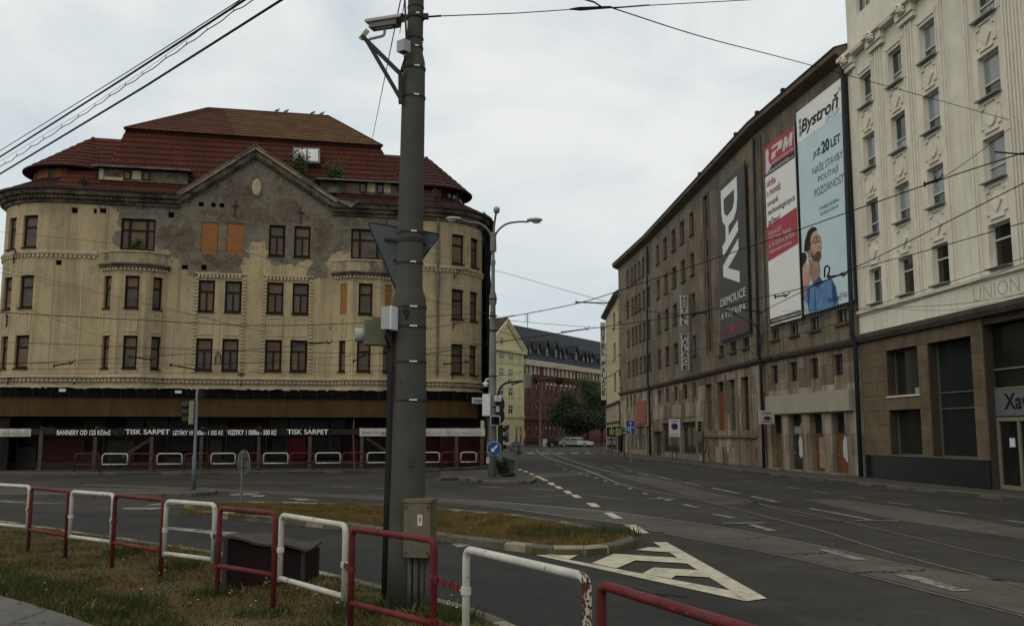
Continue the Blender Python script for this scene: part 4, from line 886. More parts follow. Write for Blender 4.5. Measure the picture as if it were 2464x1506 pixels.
for i, (a, b) in enumerate(ucol):
    uc = (a + b) / 2; w = b - a
    # moulded architrave of the top window and panels between storeys
    for j in range(3):
        z0, z1 = RZ[j][1] + .12, RZ[j + 1][0] - .14; zc = (z0 + z1) / 2; h = z1 - z0; t_, n_ = RP.tn(uc); k = MB()
        for sx in (-1, 1):
            k.box(RP.at(uc + sx * (w / 2 - .05), zc, .025), .05, .05, h - .5, (t_, n_, Z3)); k.box(RP.at(uc + sx * (w / 2 - .14), zc + h / 2 - .22, .025), .2, .05, .05, (t_, n_, Z3)); k.box(RP.at(uc + sx * (w / 2 - .14), zc - h / 2 + .22, .025), .2, .05, .05, (t_, n_, Z3))
            k.box(RP.at(uc + sx * (w / 2 - .24), zc + h / 2 - .14, .025), .05, .05, .18, (t_, n_, Z3)); k.box(RP.at(uc + sx * (w / 2 - .24), zc - h / 2 + .14, .025), .05, .05, .18, (t_, n_, Z3))
        k.box(RP.at(uc, zc + h / 2 - .05, .03), w - .5, .06, .05, (t_, n_, Z3)); k.box(RP.at(uc, zc - h / 2 + .05, .03), w - .5, .06, .05, (t_, n_, Z3)); k.build('panel_moulding', CREAMT, UB_, fix=False)
        # carved field: rhombs and discs
        r = .30; kind = ('rhomb', 'disc', 'rhomb')[j] if i < 3 else ('rhomb', 'disc', 'rhomb')[j]
        pts = [(r, 0), (0, r * 1.25), (-r, 0), (0, -r * 1.25)] if kind == 'rhomb' else [(r * math.cos(q * math.pi / 8), r * 1.15 * math.sin(q * math.pi / 8)) for q in range(16)]
        c_ = RP.at(uc, zc, .0); MB().prism([c_ + t_ * x + Z3 * z for x, z in pts], n_ * .07).build('carved_' + kind, CREAMT, UB_)
    for k2, o2 in ((.1, .05), (.22, .03)):
        for sx in (-1, 1): rbox(uc + sx * (w / 2 + k2), (RZ[3][0] + RZ[3][1]) / 2 + .1, o2 / 2, .08, o2, 1.75, 'architrave', CREAMT, UB_)
        rbox(uc, RZ[3][1] + .08 + k2, o2 / 2, w + .1 + 2 * k2, o2, .1, 'architrave', CREAMT, UB_)
# ribbed pilasters
edges = sorted([e_ for a, b in ucol for e_ in (a, b)]) ; gaps = [(edges[i], edges[i + 1]) for i in range(1, len(edges) - 1, 2)] + [(edges[-1], uA)]
for g0, g1 in gaps:
    wide = g1 - g0 > 2.0; ins = .33
    offs = [.42, .60, .78] if not wide else [.4, .55]
    us2 = [g0 + q for q in offs] + [g1 - q for q in offs] if g1 - g0 > 1.6 else [g0 + (g1 - g0) * f for f in (.36, .5, .64)]
    if g1 == uA: us2 = [g0 + .28, g0 + .42]
    for u in us2: rbox(u, 12.95, .04, .09, .08, 11.0, 'pilaster_rib', CREAMT, UB_)
# entablature blocks and mask keystones
for i, (g0, g1) in enumerate(gaps):
    uc = (g0 + g1) / 2 if g1 != uA else uA - .4; w_ = min(1.3, (g1 - g0) * .75)
    for z, h, o in ((18.62, .22, .18), (18.9, .34, .26), (19.2, .18, .42)): rbox(uc, z, o / 2, w_ + o, o, h, 'capital_block', CREAMT, UB_)
    t_, n_ = RP.tn(uc); c_ = RP.at(uc, 19.05, .42); hd = MB()
    SC_ = .72; hd.lathe([(.02, -.36), (.2, -.3), (.3, -.12), (.33, .05), (.27, .24), (.12, .34), (.02, .36)], c_, 14, (t_, n_ * .9, Z3))
    hd.lathe([(.02, -.1), (.07, -.06), (.09, .02), (.03, .14)], c_ + n_ * .3 - Z3 * .04, 8, (t_, n_, Z3)); hd.box(c_ + n_ * .27 + Z3 * .1, .36, .14, .06, (t_, n_, Z3)); hd.box(c_ + n_ * .26 - Z3 * .2, .2, .1, .07, (t_, n_, Z3))
    for sx in (-1, 1):
        for z in (-.25, -.05, .15): hd.lathe([(.01, -.1), (.1, -.03), (.1, .04), (.01, .1)], c_ + t_ * (sx * .3) + Z3 * z + n_ * .05, 8, (t_, n_, Z3))
    hd.v = [tuple(c_ - n_ * .12 + (V(*v) - c_) * SC_) for v in hd.v]; hd.build('mask_keystone', CREAMT, UB_, smooth=True)
sweep(RP, urange(RP, .2, uA), [(-.06, 19.02), (.3, 19.06), (.34, 19.2), (-.06, 19.3)], CREAMT, 'cornice', UB_)
sweep(RP, urange(RP, .2, uA), [(0, 7.28), (.12, 7.3), (.14, 7.42), (0, 7.46)], CREAMT, 'sill_course', UB_)
CORN = M('sooty_cornice', (.07, .058, .045), .85, var=.3, sc=2, bump=.3, streak=.5); sweep(RP, urange(RP, .2, uA), [(0, 6.0), (.16, 6.02), (.24, 6.2), (.24, 6.36), (0, 6.42)], CORN, 'shop_cornice', UB_)
uL, uR = ru(*zz5(650, 1400)), ru(*zz5(868, 1345)); t_, n_ = RP.tn(uL); fr = (RP.at(uL, 6.62, 0), -t_, Z3, n_)
text(UB_, 'UNION', M('worn_letters', (.40, .36, .275), .9, var=.2, sc=3, bump=.1), fr, 0, uL - uR, 0, .5, bold=-.01, lift=.006)
# stone shop storey with large openings, slab by slab
z4 = lambda x, y: (1813.5 + x * .3534, 729.3 + y * .3534)
op = []
for x0, x1, y0, y1 in ((905, 1120, 255, 610), (930, 1145, 685, 1040), (1200, 1500, 190, 1050), (1580, 1841, 110, 1068)):
    a, b, z0, z1 = RP.rect(*[z4(x0, 0)[0], z4(x1, 0)[0], z4(0, y0)[1], z4(0, y1)[1]]); op.append([a, b, z0, z1])
s0 = op[0]; s1 = op[1]; s1[0], s1[1] = s0[0], s0[1]; s0[2], s0[3] = 3.55, 5.45; s1[2], s1[3] = 1.15, 3.05; op[2][2], op[2][3] = 1.15, 5.7; op[3][2], op[3][3] = .15, 5.75; op[3][0] = op[3][1] - 3.6
op.append([op[3][0] - 4.2, op[3][0] - 1.2, 1.15, 5.7]); op = [tuple(o) for o in op]
wall_grid(RP, .2, uA, .1, 6.2, op, M('stone_backing', (.05, .04, .03), .9), 'shop_wall', UB_, depth=.5, off=-.03)
def slabs(parent, u0, u1, z0, z1, hol, lw_, lh, mat, th=.03, name='stone_slab', gap=.012, jit=.0, brick=True, mats=None):
    z = z0; row = 0
    while z < z1 - .05:
        h = min(lh, z1 - z); u = u0 - (lw_ / 2 if brick and row % 2 else 0)
        while u < u1 - .02:
            a, b = max(u, u0), min(u + lw_, u1); segs = [(a, b)]
            for h0, h1, hz0, hz1 in hol:
                if hz0 < z + h * .55 < hz1 or hz0 < z + h * .45 < hz1:
                    ns = []
                    for p, q in segs:
                        if q <= h0 or p >= h1: ns.append((p, q)); continue
                        if p < h0 - .04: ns.append((p, h0))
                        if q > h1 + .04: ns.append((h1, q))
                    segs = ns
            for p, q in segs:
                if q - p < .06: continue
                t_, n_ = RP.tn((p + q) / 2); MB().box(RP.at((p + q) / 2, z + h / 2, th / 2 - .03 + random.uniform(-jit, jit)), q - p - gap, th + .02, h - gap, (t_, n_, Z3)).build(name, random.choice(mats) if mats else mat, parent, fix=False)
            u += lw_
        z += lh; row += 1
STM = [STONE, STONE, M('brown_stone_cladding_b', (.14, .104, .066), .75, var=.2, sc=1.3, bump=.15, streak=.3), M('brown_stone_cladding_c', (.115, .086, .055), .75, var=.22, sc=1.3, bump=.15, streak=.4)]
slabs(UB_, op[3][0] - .9, uA, 1.12, 6.0, op, 1.55, .62, STONE, mats=STM)
MB()
for (a, b, z0, z1), cuts, th_ in ((op[0], [], 0), (op[1], [], 0), (op[2], [2.95, 3.55], 0), (op[4], [2.95, 3.55], 0)):
    t_, n_ = RP.tn((a + b) / 2); k = MB(); fw = .06
    for u in (a + .16, b - .03): k.box(RP.at(u, (z0 + z1) / 2, -.4), fw, .08, z1 - z0, (t_, n_, Z3))
    for z in [z0 + .03, z1 - .03] + cuts: k.box(RP.at((a + b) / 2, z, -.4), b - a, .07, .05, (t_, n_, Z3))
    w = k.build('shop_window', M('shopframe', (.10, .095, .08), .5, var=.1), UB_, fix=False)
    zs = [z0 + .05] + cuts + [z1 - .05]
    for p, q in zip(zs, zs[1:]): MB().box(RP.at((a + b) / 2 + .05, (p + q) / 2, -.42), b - a - .2, .012, q - p - .05, (t_, n_, Z3)).build('pane', M('shop_pane', (.018, .022, .020), .06, var=.15, sc=.8, bump=0, spec=.5), w, fix=False)
a, b, z0, z1 = op[0]; rbox(a + .5, 3.72, -.36, .95, .02, .26, 'window_notice', M('mint_notice', (.20, .27, .21), .6), UB_); rbox((a + b) / 2, z0 - .02, -.1, b - a + .1, .3, .05, 'sill', CREAMT, UB_)
slabs(UB_, op[3][0] - .9, uA - .02, .13, 1.1, [op[3]], 2.4, .98, BASALT, th=.06, name='plinth_slab', brick=False)
rbox((op[3][1] + uA) / 2, 1.13, .03, uA - op[3][1], .1, .05, 'plinth_ledge', STONE, UB_)
# glazed entrance with the name board
a, b, z0, z1 = op[3]; t_, n_ = RP.tn((a + b) / 2); k = MB(); ALU = M('aluminium_frame', (.17, .16, .11), .5, var=.1, sc=4, bump=.05)
for u in (b - .05, b - 1.2, a + .05): k.box(RP.at(u, 1.35, -.36), .12, .1, 2.4, (t_, n_, Z3))
for z in (.22, 2.5): k.box(RP.at((a + b) / 2, z, -.36), b - a, .09, .14, (t_, n_, Z3))
for z in (3.55, 4.2): k.box(RP.at((a + b) / 2, z, -.37), b - a, .09, .05, (t_, n_, Z3))
ent = k.build('entrance', ALU, UB_, fix=False)
for ua_, ub_2, p, q in ((b - 1.14, b - .11, .3, 2.43), (a + .11, b - 1.26, .3, 2.43), (a, b, 4.23, 5.7), (a, b, 3.57, 4.18)): MB().box(RP.at((ua_ + ub_2) / 2, (p + q) / 2, -.38), ub_2 - ua_, .012, q - p, (t_, n_, Z3)).build('pane', GLD, ent, fix=False)
sb = MB(); sb.box(RP.at((a + b) / 2, 3.06, -.33), b - a, .05, .9, (t_, n_, Z3)); sbo = sb.build('name_board', M('grey_board', (.115, .12, .12), .6, var=.08), ent)
text(ent, 'Xav', flat('letter_black', (.012, .012, .014)), (RP.at(b - .28, 2.82, -.305), -t_, Z3, n_), .25, 1.6, 0, .55, bold=.02)
rbox(b - .75, 1.72, -.36, .28, .02, .3, 'paper_notice', WHITEBOX, UB_)
def core(path, u0, u1, z1, off, back, parent):
    f = [path.at(u, .11, off) for u in urange(path, u0, u1)]; f += [path.at(u1, .11, -back), path.at(u0, .11, -back)]
    MB().prism(f, (0, 0, z1)).build('light_stop_core', DARKHOLE, parent)  # added unseen block, stops light leaking through the window openings
core(RP, .25, uA - .02, 25.5, -.85, 12, UB_)
# ---- grey hotel block
GREY = M('grey_render', (.195, .158, .113), .92, var=.2, sc=.7, bump=.3, bsc=16, col2=(.115, .094, .068), c2=(.42, .62), streak=.8, scol=(.055, .045, .034)); GREYD = M('grey_render_dark', (.12, .096, .068), .92, var=.2, sc=.8, bump=.3, bsc=16, streak=.5)
TRAV = M('stained_travertine', (.30, .25, .18), .85, var=.3, sc=.9, bump=.25, streak=.85, scol=(.032, .027, .021)); TRAVD = M('stained_travertine_dark', (.215, .172, .122), .85, var=.3, sc=.9, bump=.25, streak=.85, scol=(.028, .023, .018)); TRAVB = M('brown_travertine', (.165, .12, .082), .85, var=.3, sc=1, bump=.25, streak=.8, scol=(.03, .024, .018))
FRG = M('old_grey_frame', (.085, .078, .065), .7, var=.2, sc=4, bump=.1)
HB = T('grey_hotel', 'long soot-stained grey hotel block hung with tall advertising banners', 'building', RP.at((uA + uD) / 2, .12, -6))
z2 = lambda x, y: (1419.3 + x * .4056, 551.9 + y * .4056)
RG = [(16.62, 18.22), (13.62, 15.18), (10.68, 12.2), (7.72, 9.1)]
hs = []; st = []
cpx = [(398, 414), (443, 462), (493, 514), (545, 568), (603, 623)]
epx = [(219, 230), (247, 257), (266, 277), (289, 301), (313, 326), (340, 354)]
for x0, x1 in cpx + epx:
    yy = 350; a, b = ru(*z2(x0, yy)), ru(*z2(x1, yy)); a, b = min(a, b), max(a, b)
    for z0, z1 in RG: hs.append((a, b, z0, z1))
nreg = len(hs)
ts = sorted((ru(*z2(692, 400)), ru(*z2(718, 400)))); stair = (ts[0], ts[1], 7.6, 18.4); hs.append(stair)
small = []
for x0, x1, y0, y1 in ((767, 792, 682, 712), (832, 866, 662, 700), (906, 945, 640, 680)): small.append(RP.rect(z2(x0, 0)[0], z2(x1, 0)[0], z2(0, y0)[1], z2(0, y1)[1]))
for x0, x1, y0, y1 in ((120, 172, 160, 215), (248, 305, 130, 182), (385, 447, 80, 135), (565, 640, 45, 90)): small.append(RP.rect(z4(x0, 0)[0], z4(x1, 0)[0], z4(0, y0)[1], z4(0, y1)[1]))
small = [(a, b, 7.1, 7.75) for a, b, c_, d_ in small]; hs += small
wall_grid(RP, uA, uD, 6.25, 19.3, hs, GREY, 'wall', HB, depth=.26)
for a, b, z0, z1 in hs[:nreg]:
    w = window(HB, RP, a, b, z0, z1, random.choice(['T', 'V', 'V']), FRG, GLS if random.random() < .6 else GLD, inset=.16, fw=.075); rbox((a + b) / 2, z0 - .05, .03, b - a + .25, .2, .07, 'sill', GREYD, w)
    k = MB(); t_, n_ = RP.tn((a + b) / 2)
    for u in (a - .06, b + .06): k.box(RP.at(u, (z0 + z1) / 2, .015), .1, .03, z1 - z0, (t_, n_, Z3))
    k.box(RP.at((a + b) / 2, z1 + .06, .015), b - a + .24, .03, .1, (t_, n_, Z3)); k.build('surround', GREYD, w, fix=False)
for a, b, z0, z1 in small:
    w = window(HB, RP, a, b, z0, z1, 'V', FRG, GLD, inset=.14, fw=.06); rbox((a + b) / 2, z0 - .06, .03, b - a + .3, .22, .08, 'sill', GREYD, w)
a, b, z0, z1 = stair
for k_ in range(5):
    p = z0 + (z1 - z0) * k_ / 5; window(HB, RP, a, b, p, p + 1.35, 'X', FRG, GLD, inset=.12, fw=.06); rbox((a + b) / 2, p + 1.74, -.12, b - a, .04, .78, 'stair_panel', M('stair_panel_brown', (.075, .048, .035), .8, var=.25, sc=2), HB)
for u in (a - .12, b + .12): rbox(u, (z0 + z1) / 2, .04, .16, .08, z1 - z0 + .4, 'stair_surround', GREYD, HB)
rbox((a + b) / 2, z1 + .12, .04, b - a + .4, .08, .18, 'stair_surround', GREYD, HB)
ROOFD = M('dark_roof_felt', (.035, .032, .028), .85, var=.3, sc=2, bump=.3)
sweep(RP, urange(RP, uA + .02, uD + .6), [(0, 19.25), (.10, 19.3), (.55, 19.52), (.57, 19.74), (.2, 19.9), (-1, 19.9)], GREYD, 'eave', HB)
sweep(RP, urange(RP, uA + .02, uD + .6), [(.2, 19.9), (.60, 19.75), (.62, 19.83), (-3, 21.0), (-3, 19.9)], ROOFD, 'roof', HB)
for x, y in ((1905, 218), (1842, 290), (1790, 345), (1700, 440)):
    u = ru(x, y); o = rbox(u, 19.95, .5, .22, .18, .2, 'roof_lamp', BLACK, HB)
sweep(RP, urange(RP, uA + .02, uD), [(0, 5.98), (.14, 6.0), (.2, 6.14), (.2, 6.26), (0, 6.32)], CORN, 'cornice', HB)
PIPE = M('downpipe_paint', (.022, .024, .03), .6, var=.3, sc=4, bump=.1)
for u in (uA + .05, uB + .1, uC + .1): MB().tube([RP.at(u, .15, .22), RP.at(u, 6.0, .22), RP.at(u, 6.4, .34), RP.at(u, 18.9, .2)], .11 if u < uB else .09, 8).build('downpipe', PIPE, HB, smooth=True)
for u in (uA + .65, uB - .5, uB + .75): MB().bar(RP.at(u, 6.4, .06), RP.at(u, 18.9, .06), .12, .07).build('lesene', GREYD, HB)
core(RP, uA + .02, uD, 18.9, -.6, 13, HB)
# lower storeys
lo_h = []
mz = []
for x0, x1 in ((400, 420), (447, 467), (497, 520), (550, 578), (612, 630), (215, 228), (238, 250), (260, 272), (338, 352)): q = sorted((ru(*z2(x0, 950)), ru(*z2(x1, 950)))); mz.append((q[0], q[1], 4.62, 5.72))
for x0, x1 in ((115, 165), (237, 297), (380, 440), (537, 607)): q = sorted((ru(*z4(x0, 440)), ru(*z4(x1, 440)))); mz.append((q[0], q[1], 4.7, 5.72))
big = []
for x0, x1 in ((685, 735), (755, 805), (825, 872), (903, 952)): q = sorted((ru(*z2(x0, 1050)), ru(*z2(x1, 1050)))); big.append((q[0], q[1], 1.95, 5.55))
drs = []
for x0, x1 in ((118, 195), (240, 332), (385, 478), (535, 637)): q = sorted((ru(*z4(x0, 950)), ru(*z4(x1, 950)))); drs.append((q[0], q[1], .13, 3.02))
fronts = []
for x0, x1, z0, z1 in ((430, 532, .5, 2.9), (545, 630, .5, 2.9), (380, 425, .13, 2.6), (240, 283, .55, 2.7), (288, 330, .55, 2.7), (338, 352, .13, 2.7)): q = sorted((ru(*z2(x0, 1250)), ru(*z2(x1, 1250)))); fronts.append((q[0], q[1], z0, z1))
lo_h = mz + big + drs + fronts
wall_grid(RP, uA, uD, .1, 6.1, lo_h, TRAVD, 'lower_wall', HB, depth=.4, off=-.04)
slabs(HB, uA + .02, uB - .2, .13, 4.35, lo_h, 1.3, .95, TRAV, mats=[TRAV, TRAV, TRAVD], name='travertine_slab', jit=.003)
slabs(HB, uA + .02, uB - .2, 4.35, 5.95, lo_h, 1.3, .95, TRAV, mats=[TRAVB, TRAVD], name='travertine_slab', jit=.003)
slabs(HB, uB + .3, uC, .13, 5.95, lo_h, 1.5, 1.05, TRAV, mats=[TRAV, TRAVD, TRAVB], name='travertine_slab', jit=.003)
slabs(HB, uC, uD, .13, 5.95, lo_h, 1.8, 1.3, TRAV, mats=[TRAVB, TRAVD, TRAV], name='travertine_slab', jit=.003)
for a, b, z0, z1 in mz: window(HB, RP, a, b, z0, z1, 'V', FRG, GLD, inset=.2, fw=.06)
for i, (a, b, z0, z1) in enumerate(big):
    w = window(HB, RP, a, b, z0, z1, 'H', FRG, GLD if i % 2 else M('boarded_pane', (.09, .082, .062), .6, var=.3, sc=1, bump=.1, streak=.5), inset=.24, fw=.07)
    if i == 1: rbox((a + b) / 2, 3.4, -.17, b - a - .1, .03, 2.8, 'rust_board', M('rust_board', (.17, .045, .016), .8, var=.2, sc=2, streak=.3), HB)
    rbox(a - .25 if i else a - .2, 3.85, .06, .35, .1, 3.9, 'pilaster', TRAVD, HB)
rbox((big[3][0] + big[0][1]) / 2, 1.85, .06, big[0][1] - big[3][0] + 2.4, .12, .14, 'ledge', TRAVB, HB)

DOORM = [M('door_yellow_peel', (.10, .085, .03), .8, var=.3, sc=3, streak=.5), M('door_dark', (.035, .03, .027), .7, var=.3), M('door_rust', (.12, .05, .025), .8, var=.3, sc=3), M('door_rust_b', (.15, .06, .025), .8, var=.25, sc=3)]
PEEL = M('torn_poster', (.42, .43, .43), .8, var=.2, sc=5, bump=.1)
for i, (a, b, z0, z1) in enumerate(drs):
    uc = (a + b) / 2; d = rbox(uc, 1.05, -.33, b - a, .06, 1.84, 'door', DOORM[i], HB); rbox(uc, 2.52, -.35, b - a, .05, 1.0, 'transom', GLD, HB); rbox(uc, 2.0, -.32, b - a, .08, .07, 'door_rail', FRG, d); rbox(uc, .16, .05, b - a + .3, .3, .08, 'door_step', TRAVD, HB)
    rbox(b - .1, 1.05, -.28, .05, .04, .12, 'handle', STEEL, d)
    if i in (1, 3):
        t_, n_ = RP.tn(uc); c_ = RP.at(uc, 1.35, -.29); rg = random.Random(i); P_ = [(.32 * math.cos(q * .5) * rg.uniform(.7, 1.15), .62 * math.sin(q * .5) * rg.uniform(.75, 1.2)) for q in range(13)]
        MB().quad(*[c_ + t_ * x + Z3 * z for x, z in P_]).build('torn_poster', PEEL, d, fix=False)
    if i == 2: rbox(uc, 1.1, -.28, (b - a) * .45, .03, 1.5, 'door_panel', M('door_beige', (.22, .19, .14), .8, var=.2), d)
    if i == 1: rbox(uc, 2.2, -.31, b - a - .1, .02, .4, 'transom_paper', M('mint_notice'), HB)
    rbox(a - .14, 1.5, .012, .12, .03, 2.75, 'pier_edge', TRAVD, HB)
ua_, ub_ = ru(*z4(105, 700)), ru(*z4(678, 660)); rbox((ua_ + ub_) / 2, 3.55, .12, abs(ua_ - ub_), .2, .98, 'blank_fascia', M('beige_fascia', (.30, .275, .215), .7, var=.06, sc=1, bump=.03, streak=.12), HB)
for i, (a, b, z0, z1) in enumerate(fronts):
    if i == 2: rbox((a + b) / 2, 1.3, -.3, b - a, .05, 2.4, 'door', DOORM[1], HB); continue
    w = window(HB, RP, a, b, z0, z1, 'X' if i < 2 else 'T', FRG, GLD if i < 2 else M('dusty_shop_glass', (.12, .115, .09), .3, var=.3, sc=.8, bump=.02, spec=.5), inset=.25, fw=.09)
    if i < 2: rbox((a + b) / 2, 2.68, -.15, b - a - .1, .02, .4, 'shop_board', REDD, w)
t_, n_ = RP.tn(big[1][0]); GRAF = flat('graffiti_grey', (.035, .036, .04), .8); WSPL = M('white_splash', (.36, .35, .32), .85)
for j, pts in enumerate(([(0, 0), (.3, -1.0), (.6, -.1), (.8, -1.1), (1.1, -.2)], [(1.7, -.1), (1.5, -.6), (1.9, -.9), (2.4, -.5), (2.3, -.1)], [(2.6, -.05), (3.0, -.4), (2.8, -1.1), (3.3, -1.5)])):
    u_s = big[0][1] + 2.2; ln_ = spline([RP.at(u_s - x, 1.65 + z, .02) for x, z in pts], 6); rib = MB()
    for p, q in zip(ln_, ln_[1:]): rib.bar(p, q, .012, .09, n_)
    rib.build('graffiti_stroke', GRAF, HB, fix=False)
rg = random.Random(4); c_ = RP.at(ru(*z2(822, 1290)), 1.2, .03); MB().quad(*[c_ + t_ * (.3 * math.cos(q * .45) * rg.uniform(.7, 1.2)) + Z3 * (.45 * math.sin(q * .45) * rg.uniform(.8, 1.15)) for q in range(14)]).build('paint_splash', WSPL, HB, fix=False)
u_ = ru(*z2(308, 1030)); rbox(u_, 4.0, .08, abs(ru(*z2(280, 1030)) - ru(*z2(335, 1030))), .06, 2.1, 'red_panel', M('faded_red_panel', (.24, .075, .055), .7, var=.12, sc=2, streak=.2), HB)
# ---- advertising banners
PW = M('banner_print_white', (.74, .73, .68), .7, var=.05, sc=.6, bump=.1, bsc=1.5); PBLUE = M('banner_print_blue', (.50, .615, .64), .7, var=.05, sc=.6, bump=.1, bsc=1.5); PDK = flat('print_dark', (.035, .038, .043), .7); PRED = M('banner_print_red', (.36, .055, .07), .7, var=.08, sc=.6, bump=0); PCH = M('banner_charcoal', (.066, .062, .06), .7, var=.1, sc=.6, bump=.15, bsc=1.5); PGT = flat('print_midgrey', (.15, .18, .19), .7); PBL = flat('print_bright_blue', (.10, .20, .42), .7); PLB = flat('print_light_blue', (.22, .34, .52), .7)
rb_ = lambda x: RP.hit(x, 600, .2)[0]
def rbanner(name, label, ua, ub, z0, z1, mat, o=.2, frame=True):
    root = T(name, label, 'banner', RP.at((ua + ub) / 2, z0, o)); t_, n_ = RP.tn((ua + ub) / 2); rgt = -t_; wd, h = abs(ub - ua), z1 - z0
    c_ = RP.at((ua + ub) / 2, (z0 + z1) / 2, o); MB().box(c_, wd, .03, h, (t_, n_, Z3)).build('canvas', mat, root)
    k = MB()
    for sx in (-1, 1): k.bar(c_ + t_ * (sx * (wd / 2 + .03)) - Z3 * (h / 2 + .15) - n_ * .05, c_ + t_ * (sx * (wd / 2 + .03)) + Z3 * (h / 2 + .15) - n_ * .05, .06)
    for sz in (-1, 1): k.bar(c_ - t_ * (wd / 2) + Z3 * (sz * (h / 2 + .04)) - n_ * .08, c_ + t_ * (wd / 2) + Z3 * (sz * (h / 2 + .04)) - n_ * .08, .05)
    k.build('mounting_frame', DKSTEEL, root, fix=False)
    rp_ = MB()
    for i in range(int(wd / .3)):
        p = c_ - t_ * (wd / 2 - .15 - i * .3) - Z3 * (h / 2); rp_.tube([p, p - Z3 * .28 - n_ * .05 + t_ * .1], .008, 4)
    rp_.build('lacing_rope', GREYBOX, root, fix=False, kind='stuff')
    return root, (c_ - rgt * (wd / 2) - Z3 * (h / 2) + n_ * .018, rgt, Z3, n_), wd, h
def fz(fr, wd, h):
    def R(parent, x0, x1, v0, v1, mat, lift=.004): return poly2(parent, [(x0 * wd, (1 - v1) * h), (x1 * wd, (1 - v1) * h), (x1 * wd, (1 - v0) * h), (x0 * wd, (1 - v0) * h)], mat, fr, lift)
    def Tx(parent, s, x0, x1, v0, v1, mat, bold=0., shear=0., lift=.012): return text(parent, s, mat, fr, x0 * wd, x1 * wd, (1 - v1) * h, (1 - v0) * h, bold=bold, shear=shear, lift=lift)
    return R, Tx
by, fr, wd, h = rbanner('billboard_banner', 'tall pale blue banner headed Bystroň with a looking up couple beside the pale house', rb_(1930), rb_(2049), 7.95, 18.42, PBLUE)
R, Tx = fz(fr, wd, h); zb = lambda x, y: (x, y)
qm = quadmap((275, 380), (520, 178), (302, 1395), (555, 1320), wd, h)
R(by, 0, 1, 0, .158, PW)
Tx(by, 'Bystroň', .10, .90, .052, .140, PDK, .03, .22); Tx(by, 'GROUP', .62, .90, .125, .152, PLB, 0, .1); Tx(by, '®', .9, .96, .035, .055, PGT)
for v0, v1 in ((.045, .068), (.075, .098), (.105, .132)): R(by, .055, .105, v0, v1, PBL, .014)
Tx(by, 'JIŽ', .33, .50, .245, .285, PDK, .012); Tx(by, '20', .52, .68, .228, .285, PDK, .035); Tx(by, 'LET', .71, .90, .242, .282, PDK, .02)
Tx(by, 'NAŠE STAVBY', .31, .93, .315, .358, PGT, 0); Tx(by, 'POUTAJÍ', .42, .83, .372, .415, PGT, 0); Tx(by, 'POZORNOST', .33, .93, .430, .468, PGT, 0)
Tx(by, 'STAVEBNÍ SKUPINA', .42, .82, .522, .542, PGT, .01); Tx(by, 'BYSTROŇ GROUP', .44, .80, .550, .568, PGT, .01)
SKIN = M('print_skin', (.47, .30, .22), .7, var=.28, sc=2.2, bump=0); SKIN2 = M('print_skin_shade', (.32, .19, .135), .7, var=.25, sc=2.2, bump=0); HAIR = flat('print_hair', (.025, .017, .013), .7); BEARD = flat('print_beard', (.10, .055, .04), .7); SHIRT = M('print_shirt', (.10, .21, .36), .7, var=.25, sc=2.5, bump=0); SHIRT2 = flat('print_shirt_shade', (.03, .075, .16), .7)
def Pz(pts, mat, lift, nm='print'): return poly2(by, [qm(*q) for q in pts], mat, fr, lift, nm)
zc = lambda pts: [((1850 + x / 3.0125 - 1820) * 2.0917, (300 + y / 3.0125 - 100) * 2.0917) for x, y in pts]
Pz(zc([(345, 1410), (342, 1300), (352, 1230), (400, 1195), (470, 1180), (560, 1140), (590, 1200), (605, 1290), (610, 1330), (480, 1375), (380, 1400)]), SHIRT, .006, 'shirt')
Pz(zc([(345, 1410), (345, 1305), (375, 1330), (385, 1398)]), flat('print_blouse', (.38, .42, .45), .7), .010, 'blouse')
Pz(zc([(385, 1010), (470, 1005), (478, 1090), (470, 1150), (455, 1215), (415, 1190), (400, 1120)]), SKIN2, .008, 'neck')
Pz(zc([(470, 1130), (500, 1170), (455, 1220), (420, 1185)]), SHIRT2, .010, 'collar')
Pz(zc([(400, 850), (425, 800), (455, 815), (480, 845), (492, 880), (486, 915), (492, 930), (482, 950), (488, 985), (470, 1020), (430, 1020), (400, 990), (388, 930)]), SKIN, .012, 'face')
Pz(zc([(352, 950), (360, 880), (385, 810), (415, 778), (445, 775), (460, 795), (425, 815), (408, 850), (405, 905), (395, 960), (375, 960)]), HAIR, .014, 'hair')
Pz(zc([(410, 950), (430, 985), (455, 950), (482, 948), (488, 985), (470, 1022), (435, 1024), (412, 1000)]), BEARD, .014, 'beard')
Pz(zc([(388, 925), (402, 905), (420, 930), (425, 955), (410, 985), (396, 960)]), SKIN2, .0132, 'cheek_shade'); Pz(zc([(462, 915), (480, 905), (490, 925), (478, 940)]), SKIN2, .0136, 'nose_shade'); Pz(zc([(425, 1190), (432, 1190), (445, 1385), (437, 1388)]), SHIRT2, .009, 'placket'); Pz(zc([(560, 1150), (588, 1205), (600, 1300), (575, 1340), (560, 1260)]), SHIRT2, .009, 'sleeve_shade'); Pz(zc([(372, 1230), (395, 1210), (385, 1390), (375, 1395)]), SHIRT2, .009, 'sleeve_shade')
Pz(zc([(378, 960), (400, 945), (412, 965), (405, 995), (388, 1005)]), SKIN2, .016, 'ear')
for q in ([(430, 850), (455, 840), (462, 885), (438, 895)], [(462, 842), (482, 838), (484, 878), (466, 884)]):
    Pz(zc(q), HAIR, .018, 'glasses'); cx_ = sum(a for a, _ in q) / 4; cy_ = sum(b_ for _, b_ in q) / 4; Pz(zc([(cx_ + (a - cx_) * .72, cy_ + (b_ - cy_) * .72) for a, b_ in q]), SKIN, .021, 'glasses')
Pz(zc([(405, 905), (432, 862), (434, 870), (408, 912)]), HAIR, .02, 'glasses')
